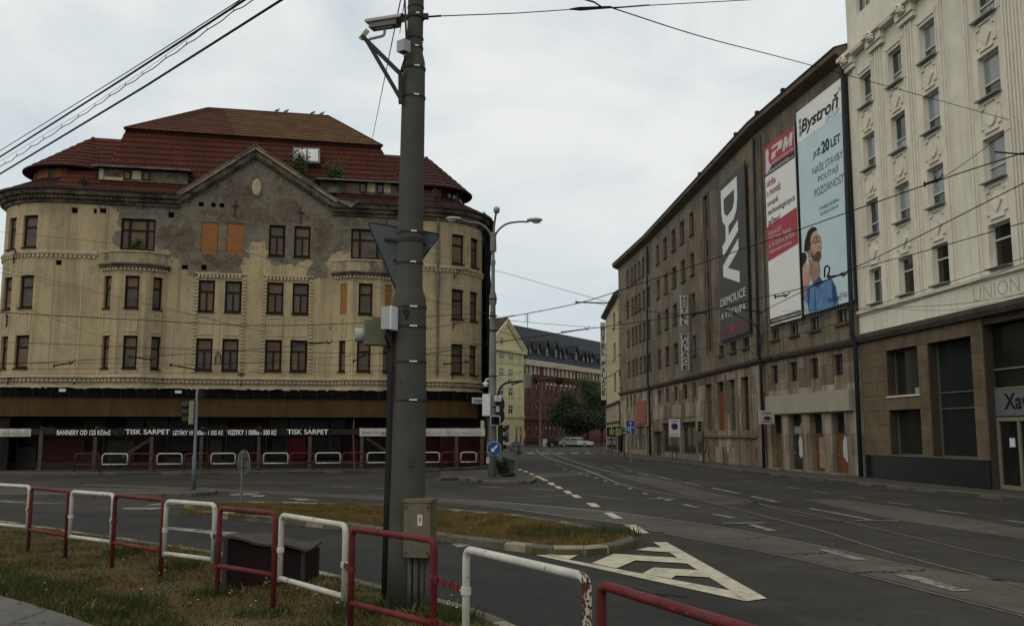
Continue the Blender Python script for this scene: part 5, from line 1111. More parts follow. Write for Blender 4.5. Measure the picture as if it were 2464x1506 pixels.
Pz(zc([(338, 1080), (360, 1030), (385, 1060), (398, 1110), (400, 1150), (385, 1190), (350, 1220), (340, 1180)]), SKIN, .022, 'face'); Pz(zc([(335, 1090), (335, 970), (360, 960), (375, 990), (365, 1030), (345, 1055)]), HAIR, .024, 'hair'); Pz(zc([(341, 1190), (372, 1195), (375, 1240), (345, 1300)]), SKIN2, .02, 'neck')
Pz(zc([(380, 1120), (398, 1116), (395, 1126)]), flat('print_lips', (.3, .10, .09), .7), .026, 'lips')
Tx(by, 'bystron', .52, .74, .955, .985, PDK, .02, 0, .014); Tx(by, 'group.cz', .75, .96, .952, .985, PGT, -.01, 0, .014)
pm, fr, wd, h = rbanner('billboard_banner', 'red and white PM banner of an assembly firm left of the blue banner', rb_(1848), rb_(1922), 7.85, 17.9, PW)
R, Tx = fz(fr, wd, h); R(pm, 0, 1, 0, .135, PRED); R(pm, 0, 1, .135, .172, PDK)
poly2(pm, [(x * wd, (1 - v) * h) for x, v in ((.0, .455), (1, .432), (1, .622), (0, .645))], PRED, fr, .004)
LW = flat('print_logo_white', (.55, .53, .50), .7)
poly2(pm, [(x * wd, (1 - v) * h) for x, v in ((.26, .028), (.60, .028), (.64, .04), (.60, .072), (.40, .072), (.37, .098), (.23, .098), (.27, .062), (.47, .062), (.49, .043), (.25, .043))], LW, fr, .008, 'logo_letter')
poly2(pm, [(x * wd, (1 - v) * h) for x, v in ((.62, .098), (.70, .03), (.78, .03), (.80, .068), (.88, .03), (.97, .03), (.92, .098), (.84, .098), (.87, .062), (.78, .094), (.74, .094), (.73, .06), (.70, .098))], LW, fr, .008, 'logo_letter')
poly2(pm, [(x * wd, (1 - v) * h) for x, v in ((.02, .16), (.05, .09), (.04, .05), (.07, .018), (.10, .032), (.14, .02), (.16, .055), (.14, .09), (.20, .12), (.25, .125), (.17, .145), (.10, .15))], LW, fr, .008, 'logo_animal')
Tx(pm, 'PRŮMYSLOVÉ MONTÁŽE', .26, .96, .108, .126, LW, .02); Tx(pm, 'PRŮMYSLOVÉ MONTÁŽE s.r.o.', .04, .98, .143, .165, LW, .02)
for s, x1, v, mt_ in (('údržba', .36, .195, PRED), ('a montáž', .52, .248, PRED), ('strojně', .42, .312, PDK), ('technologických', .96, .362, PDK), ('zařízení', .46, .412, PDK)): Tx(pm, s, .05, x1, v, v + .040, mt_, .008)
for s, x1, v in (('Vratimovská 624/11', .5, .480), ('719 00, Ostrava - Radvanice', .80, .515), ('tel.: 596 728 706, fax: 596 728 507', .92, .55), ('info@prumyslove-montaze.cz', .82, .585)): Tx(pm, s, .05, x1, v, v + .028, LW, .002)
R(pm, 0, 1, .962, .992, PDK); Tx(pm, 'www.prumyslove-montaze.cz', .05, .97, .966, .988, LW, .01)
dv, fr, wd, h = rbanner('billboard_banner', 'charcoal banner with huge white DAV letters above DEMOLICE A VÝSTAVBA', rb_(1728), rb_(1797), 7.95, 18.0, PCH)
R, Tx = fz(fr, wd, h); qd = quadmap((150, 250), (375, 75), (170, 1450), (405, 1375), wd, h); DW = flat('print_big_white', (.66, .66, .60), .7)
for pts, mt_, lf in (([(190, 268), (322, 165), (325, 330), (318, 430), (295, 500), (255, 545), (228, 548), (205, 515), (195, 450)], DW, .008), ([(215, 335), (300, 265), (300, 360), (285, 420), (245, 470), (222, 455), (215, 410)], PCH, .014), ([(228, 545), (252, 540), (254, 640), (228, 665)], DW, .007), ([(328, 508), (330, 595), (205, 790), (199, 708)], DW, .009), ([(330, 655), (332, 742), (245, 880), (338, 912), (338, 1000), (205, 948), (202, 862)], DW, .008)):
    poly2(dv, [qd(*q) for q in pts], mt_, fr, lf, 'logo_letter')
Tx(dv, 'DEMOLICE', .05, .93, .735, .785, DW, 0); Tx(dv, 'A VÝSTAVBA', .06, .92, .815, .868, DW, 0); Tx(dv, 'www.', .06, .36, .925, .965, PRED, -.01); Tx(dv, 'dav', .37, .58, .92, .965, PRED, .03); Tx(dv, '-ova.cz', .6, .94, .92, .965, PRED, -.01)
# ---- boxed HOTEL PALACE letters standing off the wall
u_ = ru(*z2(605, 600)); hp = T('hotel_sign', 'vertical boxed sign reading HOTEL PALACE on the grey hotel wall', 'sign', RP.at(u_, 7.4, .1)); t_, n_ = RP.tn(u_)
zt, zb_ = RP.hit(*z2(605, 390))[1], RP.hit(*z2(605, 838))[1]; ch = (zt - zb_) / 12.3; SB = M('sign_letter_box', (.42, .42, .40), .55, var=.12, sc=3, bump=.05)
for i, c_ in enumerate('HOTEL PALACE'):
    if c_ == ' ': continue
    z = zt - (i + .5) * ch - (.15 if i > 5 else 0); cc = RP.at(u_, z, .55); sgn = n_
    bx = MB().box(cc, .2, .52, ch * .93, (t_, n_, Z3)).build('letter_box', SB, hp); 
    text(bx, c_, BLACK, (cc - t_ * .1 + n_ * .26 - Z3 * ch * .4, -n_, Z3, -t_), .07, .45, ch * .06, ch * .76, bold=.02, name='letter')
MB().bar(RP.at(u_, zb_ - .1, .1), RP.at(u_, zt + .2, .1), .06).build('mast', DKSTEEL, hp)
for z in (zb_ + .3, zb_ + 3.0, zt - .3): MB().bar(RP.at(u_, z, -.02), RP.at(u_, z, .2), .05).build('bracket', DKSTEEL, hp)
# ---- projecting pub sign
u_ = ru(*z4(163, 800)); ps = T('pub_sign', 'white projecting sign box with dark red emblem beside the drain pipe', 'sign', RP.at(u_, 2.6, .4)); t_, n_ = RP.tn(u_); cc = RP.at(u_, 2.9, .62)
MB().box(cc, .16, .82, .72, (t_, n_, Z3)).build('box', M('sign_white', (.36, .34, .33), .6, var=.08), ps); MB().bar(RP.at(u_, 3.15, 0), RP.at(u_, 3.15, .3), .05).build('bracket', DKSTEEL, ps); frs = (cc - t_ * .085 + n_ * .4 - Z3 * .35, -n_, Z3, -t_); DRD = flat('print_maroon', (.09, .02, .025))
text(ps, 'Jim Beam', DRD, frs, .14, .66, .48, .62, bold=.02, shear=.2); poly2(ps, [(.40 + .2 * math.cos(q * .42), .3 + .11 * math.sin(q * .42)) for q in range(15)], DRD, frs, .01); poly2(ps, [(.15, .27), (.65, .27), (.6, .33), (.2, .33)], DRD, frs, .013); poly2(ps, [(.12, .1), (.68, .1), (.68, .14), (.12, .14)], DRD, frs, .01)
# ---- cream hotel wing at the far end
CW = T('cream_hotel_wing', 'narrow cream hotel wing with vertical HOTEL PALACE letters at the street corner', 'building', RP.at((uD + uE) / 2, .12, -4)); YC = M('cream_render', (.40, .345, .215), .9, var=.1, sc=.6, bump=.2, streak=.15, scol=(.15, .12, .08))
hs = []
for x0, x1 in ((140, 152), (172, 186)):
    q = sorted((ru(*z2(x0, 700)), ru(*z2(x1, 700))))
    for z0, z1 in ((13.7, 15.4), (10.3, 12.0), (6.9, 8.7)): hs.append((q[0], q[1], z0, z1))
wall_grid(RP, uD, uE, 5.4, 16.6, hs, YC, 'wall', CW, depth=.3); wall_grid(RP, uD, uE, .1, 5.4, [], TRAV, 'lower_wall', CW, off=.1)
for a, b, z0, z1 in hs: w = window(CW, RP, a, b, z0, z1, 'T', FRG, GLS, inset=.2, fw=.09); rbox((a + b) / 2, z0 - .05, .05, b - a + .2, .2, .08, 'sill', YC, w)
e0, e1 = RP.at(uE, 0, 0), RP.at(uE, 0, -14); core(RP, uD + .02, uE - .3, 16, -.5, 13, CW); ep = Path([e0.xy, e1.xy], -1); wall_grid(ep, 0, 14, .1, 16.6, [], YC, 'end_wall', CW)
sweep(RP, urange(RP, uD, uE + .8), [(0, 16.3), (.12, 16.35), (.5, 16.55), (.55, 16.75), (0, 17.1), (-4, 18.6)], GREYD, 'eave', CW)
sweep(RP, urange(RP, uD, uE), [(.1, 5.2), (.3, 5.25), (.3, 5.45), (.1, 5.5)], CORN, 'cornice', CW); sweep(RP, urange(RP, uD, uE), [(.1, 3.2), (.24, 3.22), (.24, 3.36), (.1, 3.4)], CORN, 'cornice', CW)
for x0, x1, mt_ in ((108, 132, GLD), (172, 198, DARKHOLE), (140, 165, GLD)): q = sorted((ru(*z2(x0, 1230)), ru(*z2(x1, 1230)))); rbox((q[0] + q[1]) / 2, 1.55, .12, q[1] - q[0], .06, 2.5, 'shop_opening', mt_, CW)
slabs(CW, uD + .2, uE, .2, 0.2, [], 1, 1, TRAV)
vp = T('corner_letter_sign', 'tall white strip with black letters HOTEL PALACE on the cream wing corner', 'sign', RP.at(uE - 1.5, 5.8, .2)); us0 = ru(*z2(92, 800)); us1 = ru(*z2(117, 800)); uc = (us0 + us1) / 2; t_, n_ = RP.tn(uc)
zt, zb_ = RP.hit(*z2(104, 560))[1], RP.hit(*z2(104, 985))[1]; wdt = abs(us0 - us1)
uc = uE - .4; t_, n_ = RP.tn(uc); wdt = .62; rbox(uc, (zt + zb_) / 2, .38, .1, wdt, zt - zb_ + 1.0, 'board', M('sign_strip', (.46, .44, .38), .7, var=.05), vp)
for i, c_ in enumerate('HOTEL PALACE'):
    if c_ != ' ':
        z = zt - (i + .5) * (zt - zb_) / 12; text(vp, c_, BLACK, (RP.at(uc, z, .38) - t_ * .055, -n_, Z3, -t_), -wdt * .34, wdt * .34, -.32, .32, bold=.03, name='letter')
# ================================================================== far end of the street
FP = Path([(R0 + RD * s).to_tuple() for s in (-30, 0)], 1); YEL = M('yellow_render', (.52, .455, .25), .9, var=.07, sc=.4, bump=.1, streak=.1, scol=(.25, .2, .1)); YELT = M('yellow_trim', (.55, .49, .30), .9, var=.06, sc=.5, bump=.1)
YB = T('yellow_gable_house', 'yellow rendered house with a stepped gable pediment at the end of the street', 'building', FP.at(22, .12, -4))
z1n = lambda x, y: nat(1140 + x / 3.0125, 680 + y / 3.0125)
fu = lambda x, y=700: FP.hit(*z1n(x, y))
uy0 = 10.; hs = []; RY = [(fu(257, 595)[1], fu(257, 545)[1]), (fu(257, 722)[1], fu(257, 658)[1]), (fu(250, 862)[1], fu(250, 795)[1]), (fu(250, 995)[1], fu(250, 925)[1])]
for x0, x1 in ((235, 272), (306, 342)):
    a, b = fu(x0)[0], fu(x1)[0]
    for z0, z1 in RY: hs.append((a, b, z0, z1))
a, b = fu(382)[0], fu(394)[0]
for z0, z1 in RY: hs.append((a, b, z0, z1))
shop = [(fu(275, 1100)[0], fu(315, 1100)[0], .5, fu(295, 1075)[1]), (fu(358, 1100)[0], fu(378, 1100)[0], .3, 3.2), (fu(388, 1100)[0], fu(408, 1100)[0], .15, 3.2)]
zg = fu(300, 530)[1]
wall_grid(FP, 0, 30, .1, zg, hs + shop, YEL, 'wall', YB, depth=.3)
for i, (a, b, z0, z1) in enumerate(hs): w = window(YB, FP, a, b, z0, z1, 'X', WFR, GLS, inset=.12, fw=.13); MB().box(FP.at((a + b) / 2, z0 - .08, .06), b - a + .3, .2, .12, (*FP.tn(1), Z3)).build('sill', YELT, w)
for a, b, z0, z1 in shop: window(YB, FP, a, b, z0, z1, 'H', WFR, GLD, inset=.15, fw=.12)
core(FP, 0.1, 29.9, zg - .3, -.5, 14, YB)
for z, h_, o in ((RY[0][0] - .45, .18, .12), (RY[1][0] - .45, .12, .08), (RY[3][0] - .4, .25, .2), (zg, .5, .5)): MB().box(FP.at(15, z, o / 2), 30, o, h_, (*FP.tn(1), Z3)).build('cornice', YELT, YB)
ap = fu(290, 305); ub_ = fu(432, 540)[0]; ul_ = 2 * ap[0] - ub_; tri = [FP.at(ul_, zg, 0), FP.at(ub_, zg, 0), FP.at(ap[0], ap[1], 0)]
MB().prism(tri, V(*FP.tn(1)[1]) * -.4).build('gable', YEL, YB)
for e_ in (ul_, ub_):
    for o, w_, s_ in ((.3, .5, .0), (.15, .9, -.35)): MB().bar(FP.at(e_, zg + .2 + s_, o / 2), FP.at(ap[0], ap[1] + .1 + s_, o / 2), w_ * .6, o + .3, FP.tn(1)[1]).build('raking_cornice', YELT, YB)
c_ = FP.at(fu(253, 458)[0], fu(253, 458)[1], 0); wv = MB(); wv.box(c_, .9, .15, 1.3, (*FP.tn(1), Z3)); wo = wv.build('attic_window', WFR, YB); MB().box(c_, .7, .2, 1.1, (*FP.tn(1), Z3)).build('pane', GLS, wo)
t_, n_ = FP.tn(1); bkv = -n_ * 20; YR = M('red_brown_roof', (.055, .028, .021), .8, var=.15, sc=1, bump=.2)
for e_ in (ul_, ub_): MB().prism([FP.at(e_ + (.3 if e_ == ub_ else -.3), zg - .1, .3), FP.at(ap[0], ap[1] + .25, .3), FP.at(ap[0], ap[1] + .25, .3) + bkv, FP.at(e_ + (.3 if e_ == ub_ else -.3), zg - .1, .3) + bkv], (0, 0, .2)).build('roof', YR, YB)
MB().prism([FP.at(ul_, zg, 0), FP.at(0, zg, 0), FP.at(0, zg, 0) + bkv, FP.at(ul_, zg, 0) + bkv], (0, 0, .3)).build('roof', YR, YB)
YS = T('advertising_board', 'small orange pavement board before the yellow house', 'sign', FP.at(fu(300, 1200)[0], .12, 3)); MB().box(FP.at(fu(300, 1200)[0], 1.9, 3), 1.1, .08, 1.5, (*FP.tn(1), Z3)).build('board', M('orange_board', (.5, .22, .03), .7), YS); MB().box(FP.at(fu(300, 1200)[0], 1.9, 3.05), .7, .03, .9, (*FP.tn(1), Z3)).build('print', M('yellow_print', (.55, .42, .08), .7), YS); MB().box(FP.at(fu(300, 1200)[0], .6, 3), .1, .08, 1.1, (*FP.tn(1), Z3)).build('leg', DKSTEEL, YS)
# brick house
BP2 = Path([(R0 + RD * s).to_tuple() for s in (0.05, 46)], 1); BRK = M('red_brick', (.125, .050, .036), .9, var=.25, sc=1.5, bump=.1, col2=(.10, .040, .030), c2=(.45, .6)); BRKD = M('dark_brick', (.085, .03, .022), .9, var=.2, sc=2); SANDT = M('sandstone_trim', (.42, .36, .26), .9, var=.1, sc=1); SLATE = M('slate_roof', (.030, .032, .036), .7, var=.2, sc=2, bump=.2)
BH = T('brick_house', 'long red brick house with slate mansard and pointed dormers behind the tree', 'building', BP2.at(20, .12, -5)); bu = lambda x, y=700: BP2.hit(*z1n(x, y))
zE = bu(430, 612)[1]; hs = []; arch = []
zt0, zt1 = bu(480, 700)[1], bu(480, 640)[1]
for x in (448, 482, 512, 578, 608, 640, 686, 715, 745, 775, 825, 845, 885, 912, 940, 962, 985): a, b = bu(x - 7)[0], bu(x + 7)[0]; hs.append((a, b, zt0, zt1))
nt_ = len(hs)
for y0, y1 in ((778, 875), (928, 1015), (1078, 1160)):
    for x in (456, 518, 588, 617, 646, 692, 728, 758, 790, 830, 850): a, b = bu(x - 9)[0], bu(x + 9)[0]; hs.append((a, b, bu(518, y1)[1], bu(518, y0)[1]))
wall_grid(BP2, 0, BP2.L, .1, zE, hs, BRK, 'wall', BH, depth=.3)
for i, (a, b, z0, z1) in enumerate(hs):
    w = window(BH, BP2, a, b, z0, z1, 'T', FRG if i >= nt_ else SANDT, GLD, inset=.15, fw=.14, off=0)
    if i >= nt_:
        t_, n_ = BP2.tn(1); c_ = BP2.at((a + b) / 2, z1, .0); r = (b - a) / 2; MB().prism([c_ + t_ * (r * math.cos(q * math.pi / 8)) + Z3 * (r * math.sin(q * math.pi / 8)) for q in range(9)], n_ * .05).build('arch_head', SANDT if z0 > 8 and 580 else BRKD, w)
    else:
        for u in (a - .25, b + .25): MB().box(BP2.at(u, (z0 + z1) / 2, .06), .35, .12, z1 - z0 + .4, (*BP2.tn(1), Z3)).build('pier', SANDT, w)
core(BP2, .1, BP2.L - .1, zE, -.5, 14, BH)
for y, h_, o, mt_ in ((615, .9, .5, SANDT), (712, .7, .3, BRKD), (1035, .4, .2, BRKD), (1185, .8, .25, BRKD)): zc_ = bu(430, y)[1]; MB().box(BP2.at(BP2.L / 2, zc_, o / 2), BP2.L, o, h_, (*BP2.tn(1), Z3)).build('string_course', mt_, BH)
t_, n_ = BP2.tn(1); e0, e1 = BP2.at(0, zE + .4, .5), BP2.at(BP2.L, zE + .4, .5); m0, m1 = BP2.at(0, bu(430, 478)[1], -5), BP2.at(BP2.L, bu(430, 478)[1], -5); m0.z = m1.z = BP2.at(0, 0).z + zE + 7.2
MB().quad(e0, e1, m1, m0).build('roof', SLATE, BH); MB().quad(m0, m1, m1 - n_ * 12, m0 - n_ * 12).build('roof', SLATE, BH); MB().quad(e0, m0, m0 - n_ * 6, e0 - n_ * 10).build('roof', SLATE, BH)
for x in (475, 535, 597, 664, 698, 733, 811, 866, 897, 927, 990):
    u = bu(x, 580)[0]; big_ = x in (811, 664, 597); wd_ = 1.6 if big_ else 1.25; z = zE + 1.3; c_ = BP2.at(u, z, -.3); hh = 1.7 if big_ else 1.3
    pts = [c_ + t_ * q + Z3 * p for q, p in ((-wd_ / 2, 0), (wd_ / 2, 0), (wd_ / 2, hh), (0, hh + wd_ * .95), (-wd_ / 2, hh))]; d = MB().prism(pts, n_ * -4).build('dormer', SLATE, BH)
    MB().prism([c_ + n_ * .02 + t_ * q + Z3 * p for q, p in ((-wd_ * .26, .3), (wd_ * .26, .3), (wd_ * .26, hh * .85), (0, hh + .4), (-wd_ * .26, hh * .85))], n_ * .06).build('dormer_window', M('dormer_pane', (.13, .135, .135), .3, var=.2), d)
    for sx in (-1, 1): MB().bar(c_ + n_ * .1 + t_ * (sx * wd_ * .62) + Z3 * (hh - .2), c_ + n_ * .1 + Z3 * (hh + wd_ * .98), .18, .4, n_).build('dormer_verge', SLATE, d)
b = MB(); q = BP2.at(bu(620, 480)[0], m0.z, -5); b.tube([q, q + Z3 * 2.6], .06, 5)
for k_ in range(4): b.bar(q + Z3 * (1.2 + k_ * .4) - t_ * .9, q + Z3 * (1.2 + k_ * .4) + t_ * .9, .06)
b.build('roof_aerial', DKSTEEL, BH)
# slate house further back on the right
FB = T('far_slate_house', 'grey slate roofed house half hidden behind the cream wing', 'building', (26, 205, 0)); fa, fb_ = at(1410, 868, 215), at(1460, 852, 215)
MB().prism([at(1385, 880, 215), at(1465, 880, 215), at(1465, 852, 215), at(1425, 852, 215)], (0, 6, 0)).build('roof', SLATE, FB); MB().prism([V(15, 214.9, 0), V(27, 214.9, 0), V(27, 214.9, fa.z - 1), V(15, 214.9, fa.z - 1)], (0, 6, 0)).build('wall', BRKD, FB)
# ================================================================== foreground railing
GZ, RT_ = .10, 1.145; RR = .030
def rail_pt(X, Y): 
    q = gnd(X, Y, RT_); return V(q.x, q.y, 0)
PAN = [('w', (-110, 1156), (72, 1166)), ('r', (77, 1169), (166, 1177)), ('w', (174, 1178), (274, 1185)), ('r', (278, 1186), (394, 1197)), ('w', (401, 1200), (518, 1208)), ('r', (530, 1216), (664, 1228)), ('w', (678, 1232), (832, 1256)), ('r', (848, 1264), (1045, 1291)), ('w', (1122, 1311), (1412, 1376)), ('r', (1446, 1393), (1960, 1545))]
GR = T('guard_railing', 'red and white tubular guard railing along the near grass verge', 'railing', rail_pt(600, 1220) + Z3 * GZ)
ends = []
for i, (c, a, b) in enumerate(PAN):
    A, B = rail_pt(*a), rail_pt(*b); d = (B - A).normalized(); mat = WHITEP if c == 'w' else REDP; zt = RT_ - RR; m = MB()
    leg = c == 'r' or i == 8; zb = GZ - .1 if leg else .40; low = .44
    m.tube(arc_pts([A + Z3 * zb, A + Z3 * zt, B + Z3 * zt, B + Z3 * zb], .085, 6), RR, 12)
    if i != 8: m.tube([A + Z3 * low, B + Z3 * low], RR * .92, 12)
    pn = m.build('railing_panel', mat, GR, smooth=True); pn['label'] = ('white' if c == 'w' else 'red') + ' painted tubular panel' + (' with rusted bend' if i == 8 else '')
    ends.append((A, B, d, c, pn))
RUST = M('flaking_rust', (.10, .035, .018), .9, var=.4, sc=20, bump=.5)
A, B, d, c, pn = ends[8]
# rust blooms at the bend of the near white panel
rg = random.Random(3); rb = MB()
for k in range(60):
    s_ = rg.random() ** 1.6; p = B + Z3 * (RT_ - .04 - s_ * .36); an = rg.uniform(2.4, 5.6); rad = V(math.cos(an), math.sin(an), 0)
    q = p + rad * (RR * 1.012); tx = V(-rad.y, rad.x, 0); w_ = rg.uniform(.004, .015) * (1.4 - s_); h_ = rg.uniform(.006, .034) * (1.3 - s_)
    rb.quad(*[q + tx * (w_ * math.cos(a_) * rg.uniform(.7, 1.2)) + Z3 * (h_ * math.sin(a_) * rg.uniform(.7, 1.2)) + rad * .0012 for a_ in [j * .9 for j in range(7)]])
for k in range(8):
    t_ = k / 8; p = B - d * (.085 * (1 - t_)) + Z3 * (RT_ - RR * .0 - .045 * t_ * t_); 
    rb.lathe([(.001, 0), (rg.uniform(.006, .014), .001), (.001, .002)], p + V(.0, -.02, .004), 7)
rb.build('rust_patch', RUST, pn, fix=False, kind='stuff')
def clamp(p, d, z, m1, parent, long=0., other=None):
    n = V(-d.y, d.x, 0); b = MB(); b.lathe([(RR + .004, -.028), (RR + .010, -.026), (RR + .010, .026), (RR + .004, .028)], p + Z3 * z, 12); b.box(p + d * .045 + Z3 * z, .05, .02, .055, (d, n, Z3)); b.bar(p + d * .05 + Z3 * z - n * .05, p + d * .05 + Z3 * z + n * .03, .012)
    b.build('clamp', m1, parent)
for i in range(len(ends) - 1):
    A, B = ends[i][1], ends[i + 1][0]; d = (B - A).normalized() if (B - A).length > 1e-3 else ends[i][2]; m1, m2 = (WHITEP if ends[i][3] == 'w' else REDP), (WHITEP if ends[i + 1][3] == 'w' else REDP)
    for z in ((.74,) if i != 7 else (.80, .46)):
        clamp(A, d, z, m1, ends[i][4]); clamp(B, -d, z, m2, ends[i + 1][4])
        if (B - A).length > .2:
            L_ = (B - A).length; k = MB(); n = V(-d.y, d.x, 0)
            for j in range(int(L_ / .075)): k.box(A + d * (.05 + j * .075) + n * (.012 if j % 2 else -.012) + Z3 * z, .078, .010, .055, (d, n, Z3))
            k.build('strap', REDP, ends[i][4])
        else: MB().bar(A + Z3 * z, B + Z3 * z, .02, .05).build('strap', m1, ends[i][4])
# ================================================================== catenary pole with everything on it
CONC = M('pole_paint', (.068, .066, .054), .8, var=.2, sc=2.2, bump=.2, bsc=22, streak=.35, scol=(.04, .04, .035), speck=.5); BAND = M('steel_band', (.035, .035, .032), .6, var=.3, sc=10, metal=.2, bump=.05)
PBs = gnd(972, 1462, GZ); PD = PBs.y
def pole_c(Y): # centre line measured at the photo, slight lean of the mast
    xs = ((0, 1001), (170, 996), (700, 985), (1000, 983), (1462, 970))
    for (y0, x0), (y1, x1) in zip(xs, xs[1:]):
        if Y <= y1: return at(x0 + (x1 - x0) * (Y - y0) / (y1 - y0), Y, PD)
    return at(970, Y, PD)
def pw(px): return px / 2 / F * PD
prof = [(-200, 38), (0, 40), (40, 40), (110, 41), (130, 43), (150, 54), (165, 56), (240, 58), (400, 60), (560, 62), (690, 64), (702, 68), (716, 80), (735, 83), (800, 82), (950, 85), (1100, 87), (1300, 90), (1475, 92)]
PO = T('catenary_pole', 'tall grey stepped tram line pole numbered 9 standing in the grass verge', 'pole', PBs)
b = MB(); pts = []; rad = []
for Y, w in reversed(prof): p = pole_c(max(Y, 0)) if Y >= 0 else pole_c(0) + (pole_c(0) - pole_c(200)) * (-Y / 200); pts.append(p); rad.append(pw(w))
b.tube(pts, rad, 32); b.build('mast', CONC, PO, smooth=True)
def ring(Y, w, h, mat=BAND, buckle=True, name='band'):
    p = pole_c(Y); r = pw(w) + .006; k = MB(); k.lathe([(r - .01, -h), (r, -h), (r, h), (r - .01, h)], p, 32); o = k.build(name, mat, PO, smooth=False)
    if buckle: MB().box(p + V(.34 * r, -r * .95, 0), r * .42, .014, h * 1.5, (V(.95, .31, 0), V(-.31, .95, 0), Z3)).build('buckle', M('bright_buckle', (.62, .62, .57), .4, var=.05, metal=.4), o)
for Y, w in ((40, 41), (118, 42), (168, 57), (237, 59), (562, 63), (635, 64), (742, 83), (788, 83), (872, 84), (963, 86)): ring(Y, w, .011)
ring(43, 44, .02, DKSTEEL, False); ring(20, 40, .006, DKSTEEL, False); ring(580, 64, .022, DKSTEEL, False, 'sign_clamp'); ring(95, 42, .008, DKSTEEL, False)
# tie of the span wire
p = pole_c(43); k = MB(); k.box(p + V(pw(46), -.03, 0), .10, .05, .06); k.tube([p + V(pw(46) + .04, -.02, .0), p + V(pw(46) + .2, -.02, .012)], .012, 6); k.build('wire_eye', DKSTEEL, PO)
# painted 9
c9 = pole_c(764); r9 = pw(82); text(PO, '9', flat('stencil_black', (.01, .01, .01)), (c9 + V(-.045, -r9 * .995, -.05), V(1, 0, 0), Z3, V(0, -1, 0)), 0, .065, 0, .125, bold=.01)
# conduits up the left side and feed pipes
CND = M('dark_red_conduit', (.045, .018, .015), .7, var=.3, sc=3, bump=.1)
for dx, mt, w in ((-.84, BLACK, .042), (-.60, CND, .026), (-1.02, WIRE, .032)):
    k = MB(); k.tube([pole_c(Y) + V(pw(88) * dx, -pw(88) * (.62 if dx > -.8 else .42 if dx > -.9 else .12), 0) for Y in (800, 900, 1000, 1200, 1460)], w, 8); k.build('conduit', mt, PO, smooth=True)
# hatch and small rust marks
k = MB(); k.box(pole_c(1110) + V(.06, -pw(87) * .98, 0), .06, .02, .10); k.build('bolt_hatch', M('rusty_hatch', (.06, .045, .035), .8, var=.4, sc=12), PO)
rg = random.Random(5); k = MB()
for _ in range(70):
    Y = rg.choice([rg.uniform(180, 690), rg.uniform(740, 1400), rg.uniform(1000, 1400)]); an = rg.uniform(-2.7, -.4); r = pw(58 if Y < 690 else 85) + .0025; p = pole_c(Y) + V(math.cos(an) * r, math.sin(an) * r, 0); tx = V(-math.sin(an), math.cos(an), 0); w_, h_ = rg.uniform(.002, .006), rg.uniform(.006, .028)
    k.quad(*[p + tx * (w_ * math.cos(q)) + Z3 * (h_ * math.sin(q)) for q in [j * 1.05 for j in range(6)]])
k.build('paint_chips', M('chip_dark', (.03, .026, .022), .9), PO, kind='stuff', fix=False)
# electric cabinet at the foot
EC = T('electric_cabinet', 'weathered grey electric cabinet with red lightning label strapped to the pole', 'cabinet', at(1000, 1340, PD - .35)); CAB = M('cabinet_grey', (.135, .112, .08), .75, var=.3, sc=3, bump=.15, streak=.6, speck=.4)
c = at(1003, 1275, PD - .36); ax = (V(.985, -.17, 0), V(.17, .985, 0), Z3); W_ = 62 / F * PD; H_ = 122 / F * PD
bod = MB().box(c + ax[1] * .13, W_ * 1.08, .2, H_ * 1.0, ax).build('body', CAB, EC)
pts = []; chm = .045
for x, z in ((-1, -.85), (-.78, -1), (.78, -1), (1, -.85), (1, .93), (.88, 1), (-.88, 1), (-1, .93)): pts.append(c + ax[0] * (x * W_ / 2) + Z3 * (z * H_ / 2))
dr = MB().prism(pts, ax[1] * .035).build('door', CAB, EC)
k = MB()
for x, z in ((-.88, -.86), (.88, -.86), (-.9, .9), (.9, .9)): k.lathe([(.014, 0), (.014, .012)], c + ax[0] * (x * W_ / 2 * .92) + Z3 * (z * H_ / 2 * .95) - ax[1] * .002, 8, (ax[0], Z3, -ax[1]))
k.build('bolts', RUST, dr)
lab = MB().box(c + ax[0] * .035 + Z3 * .105 - ax[1] * .006, .052, .006, .115, ax).build('warning_label', flat('label_white', (.5, .5, .47)), EC)
frl = (c + ax[0] * .013 + Z3 * .055 - ax[1] * .0105, ax[0], Z3, -ax[1]); poly2(lab, [(.022, .09), (.032, .09), (.028, .06), (.036, .06), (.016, .012), (.022, .048), (.012, .048)], RT, frl, .002, 'lightning')
MB().box(c + ax[1] * .12 + Z3 * (H_ / 2 + .02), W_ * 1.12, .26, .035, ax).build('lid', CAB, EC)
k = MB()
for j, dx in enumerate((-.085, -.02, .05, .11)):
    k.tube([c + V(dx, .14, -H_ / 2), V((c + V(dx, .14, 0)).x, c.y + .16, GZ - .02)], .032 if j % 2 else .026, 8)
k.build('feed_pipes', M('old_pipe_grey', (.085, .08, .07), .8, var=.25, sc=5, bump=.2), EC, smooth=True)
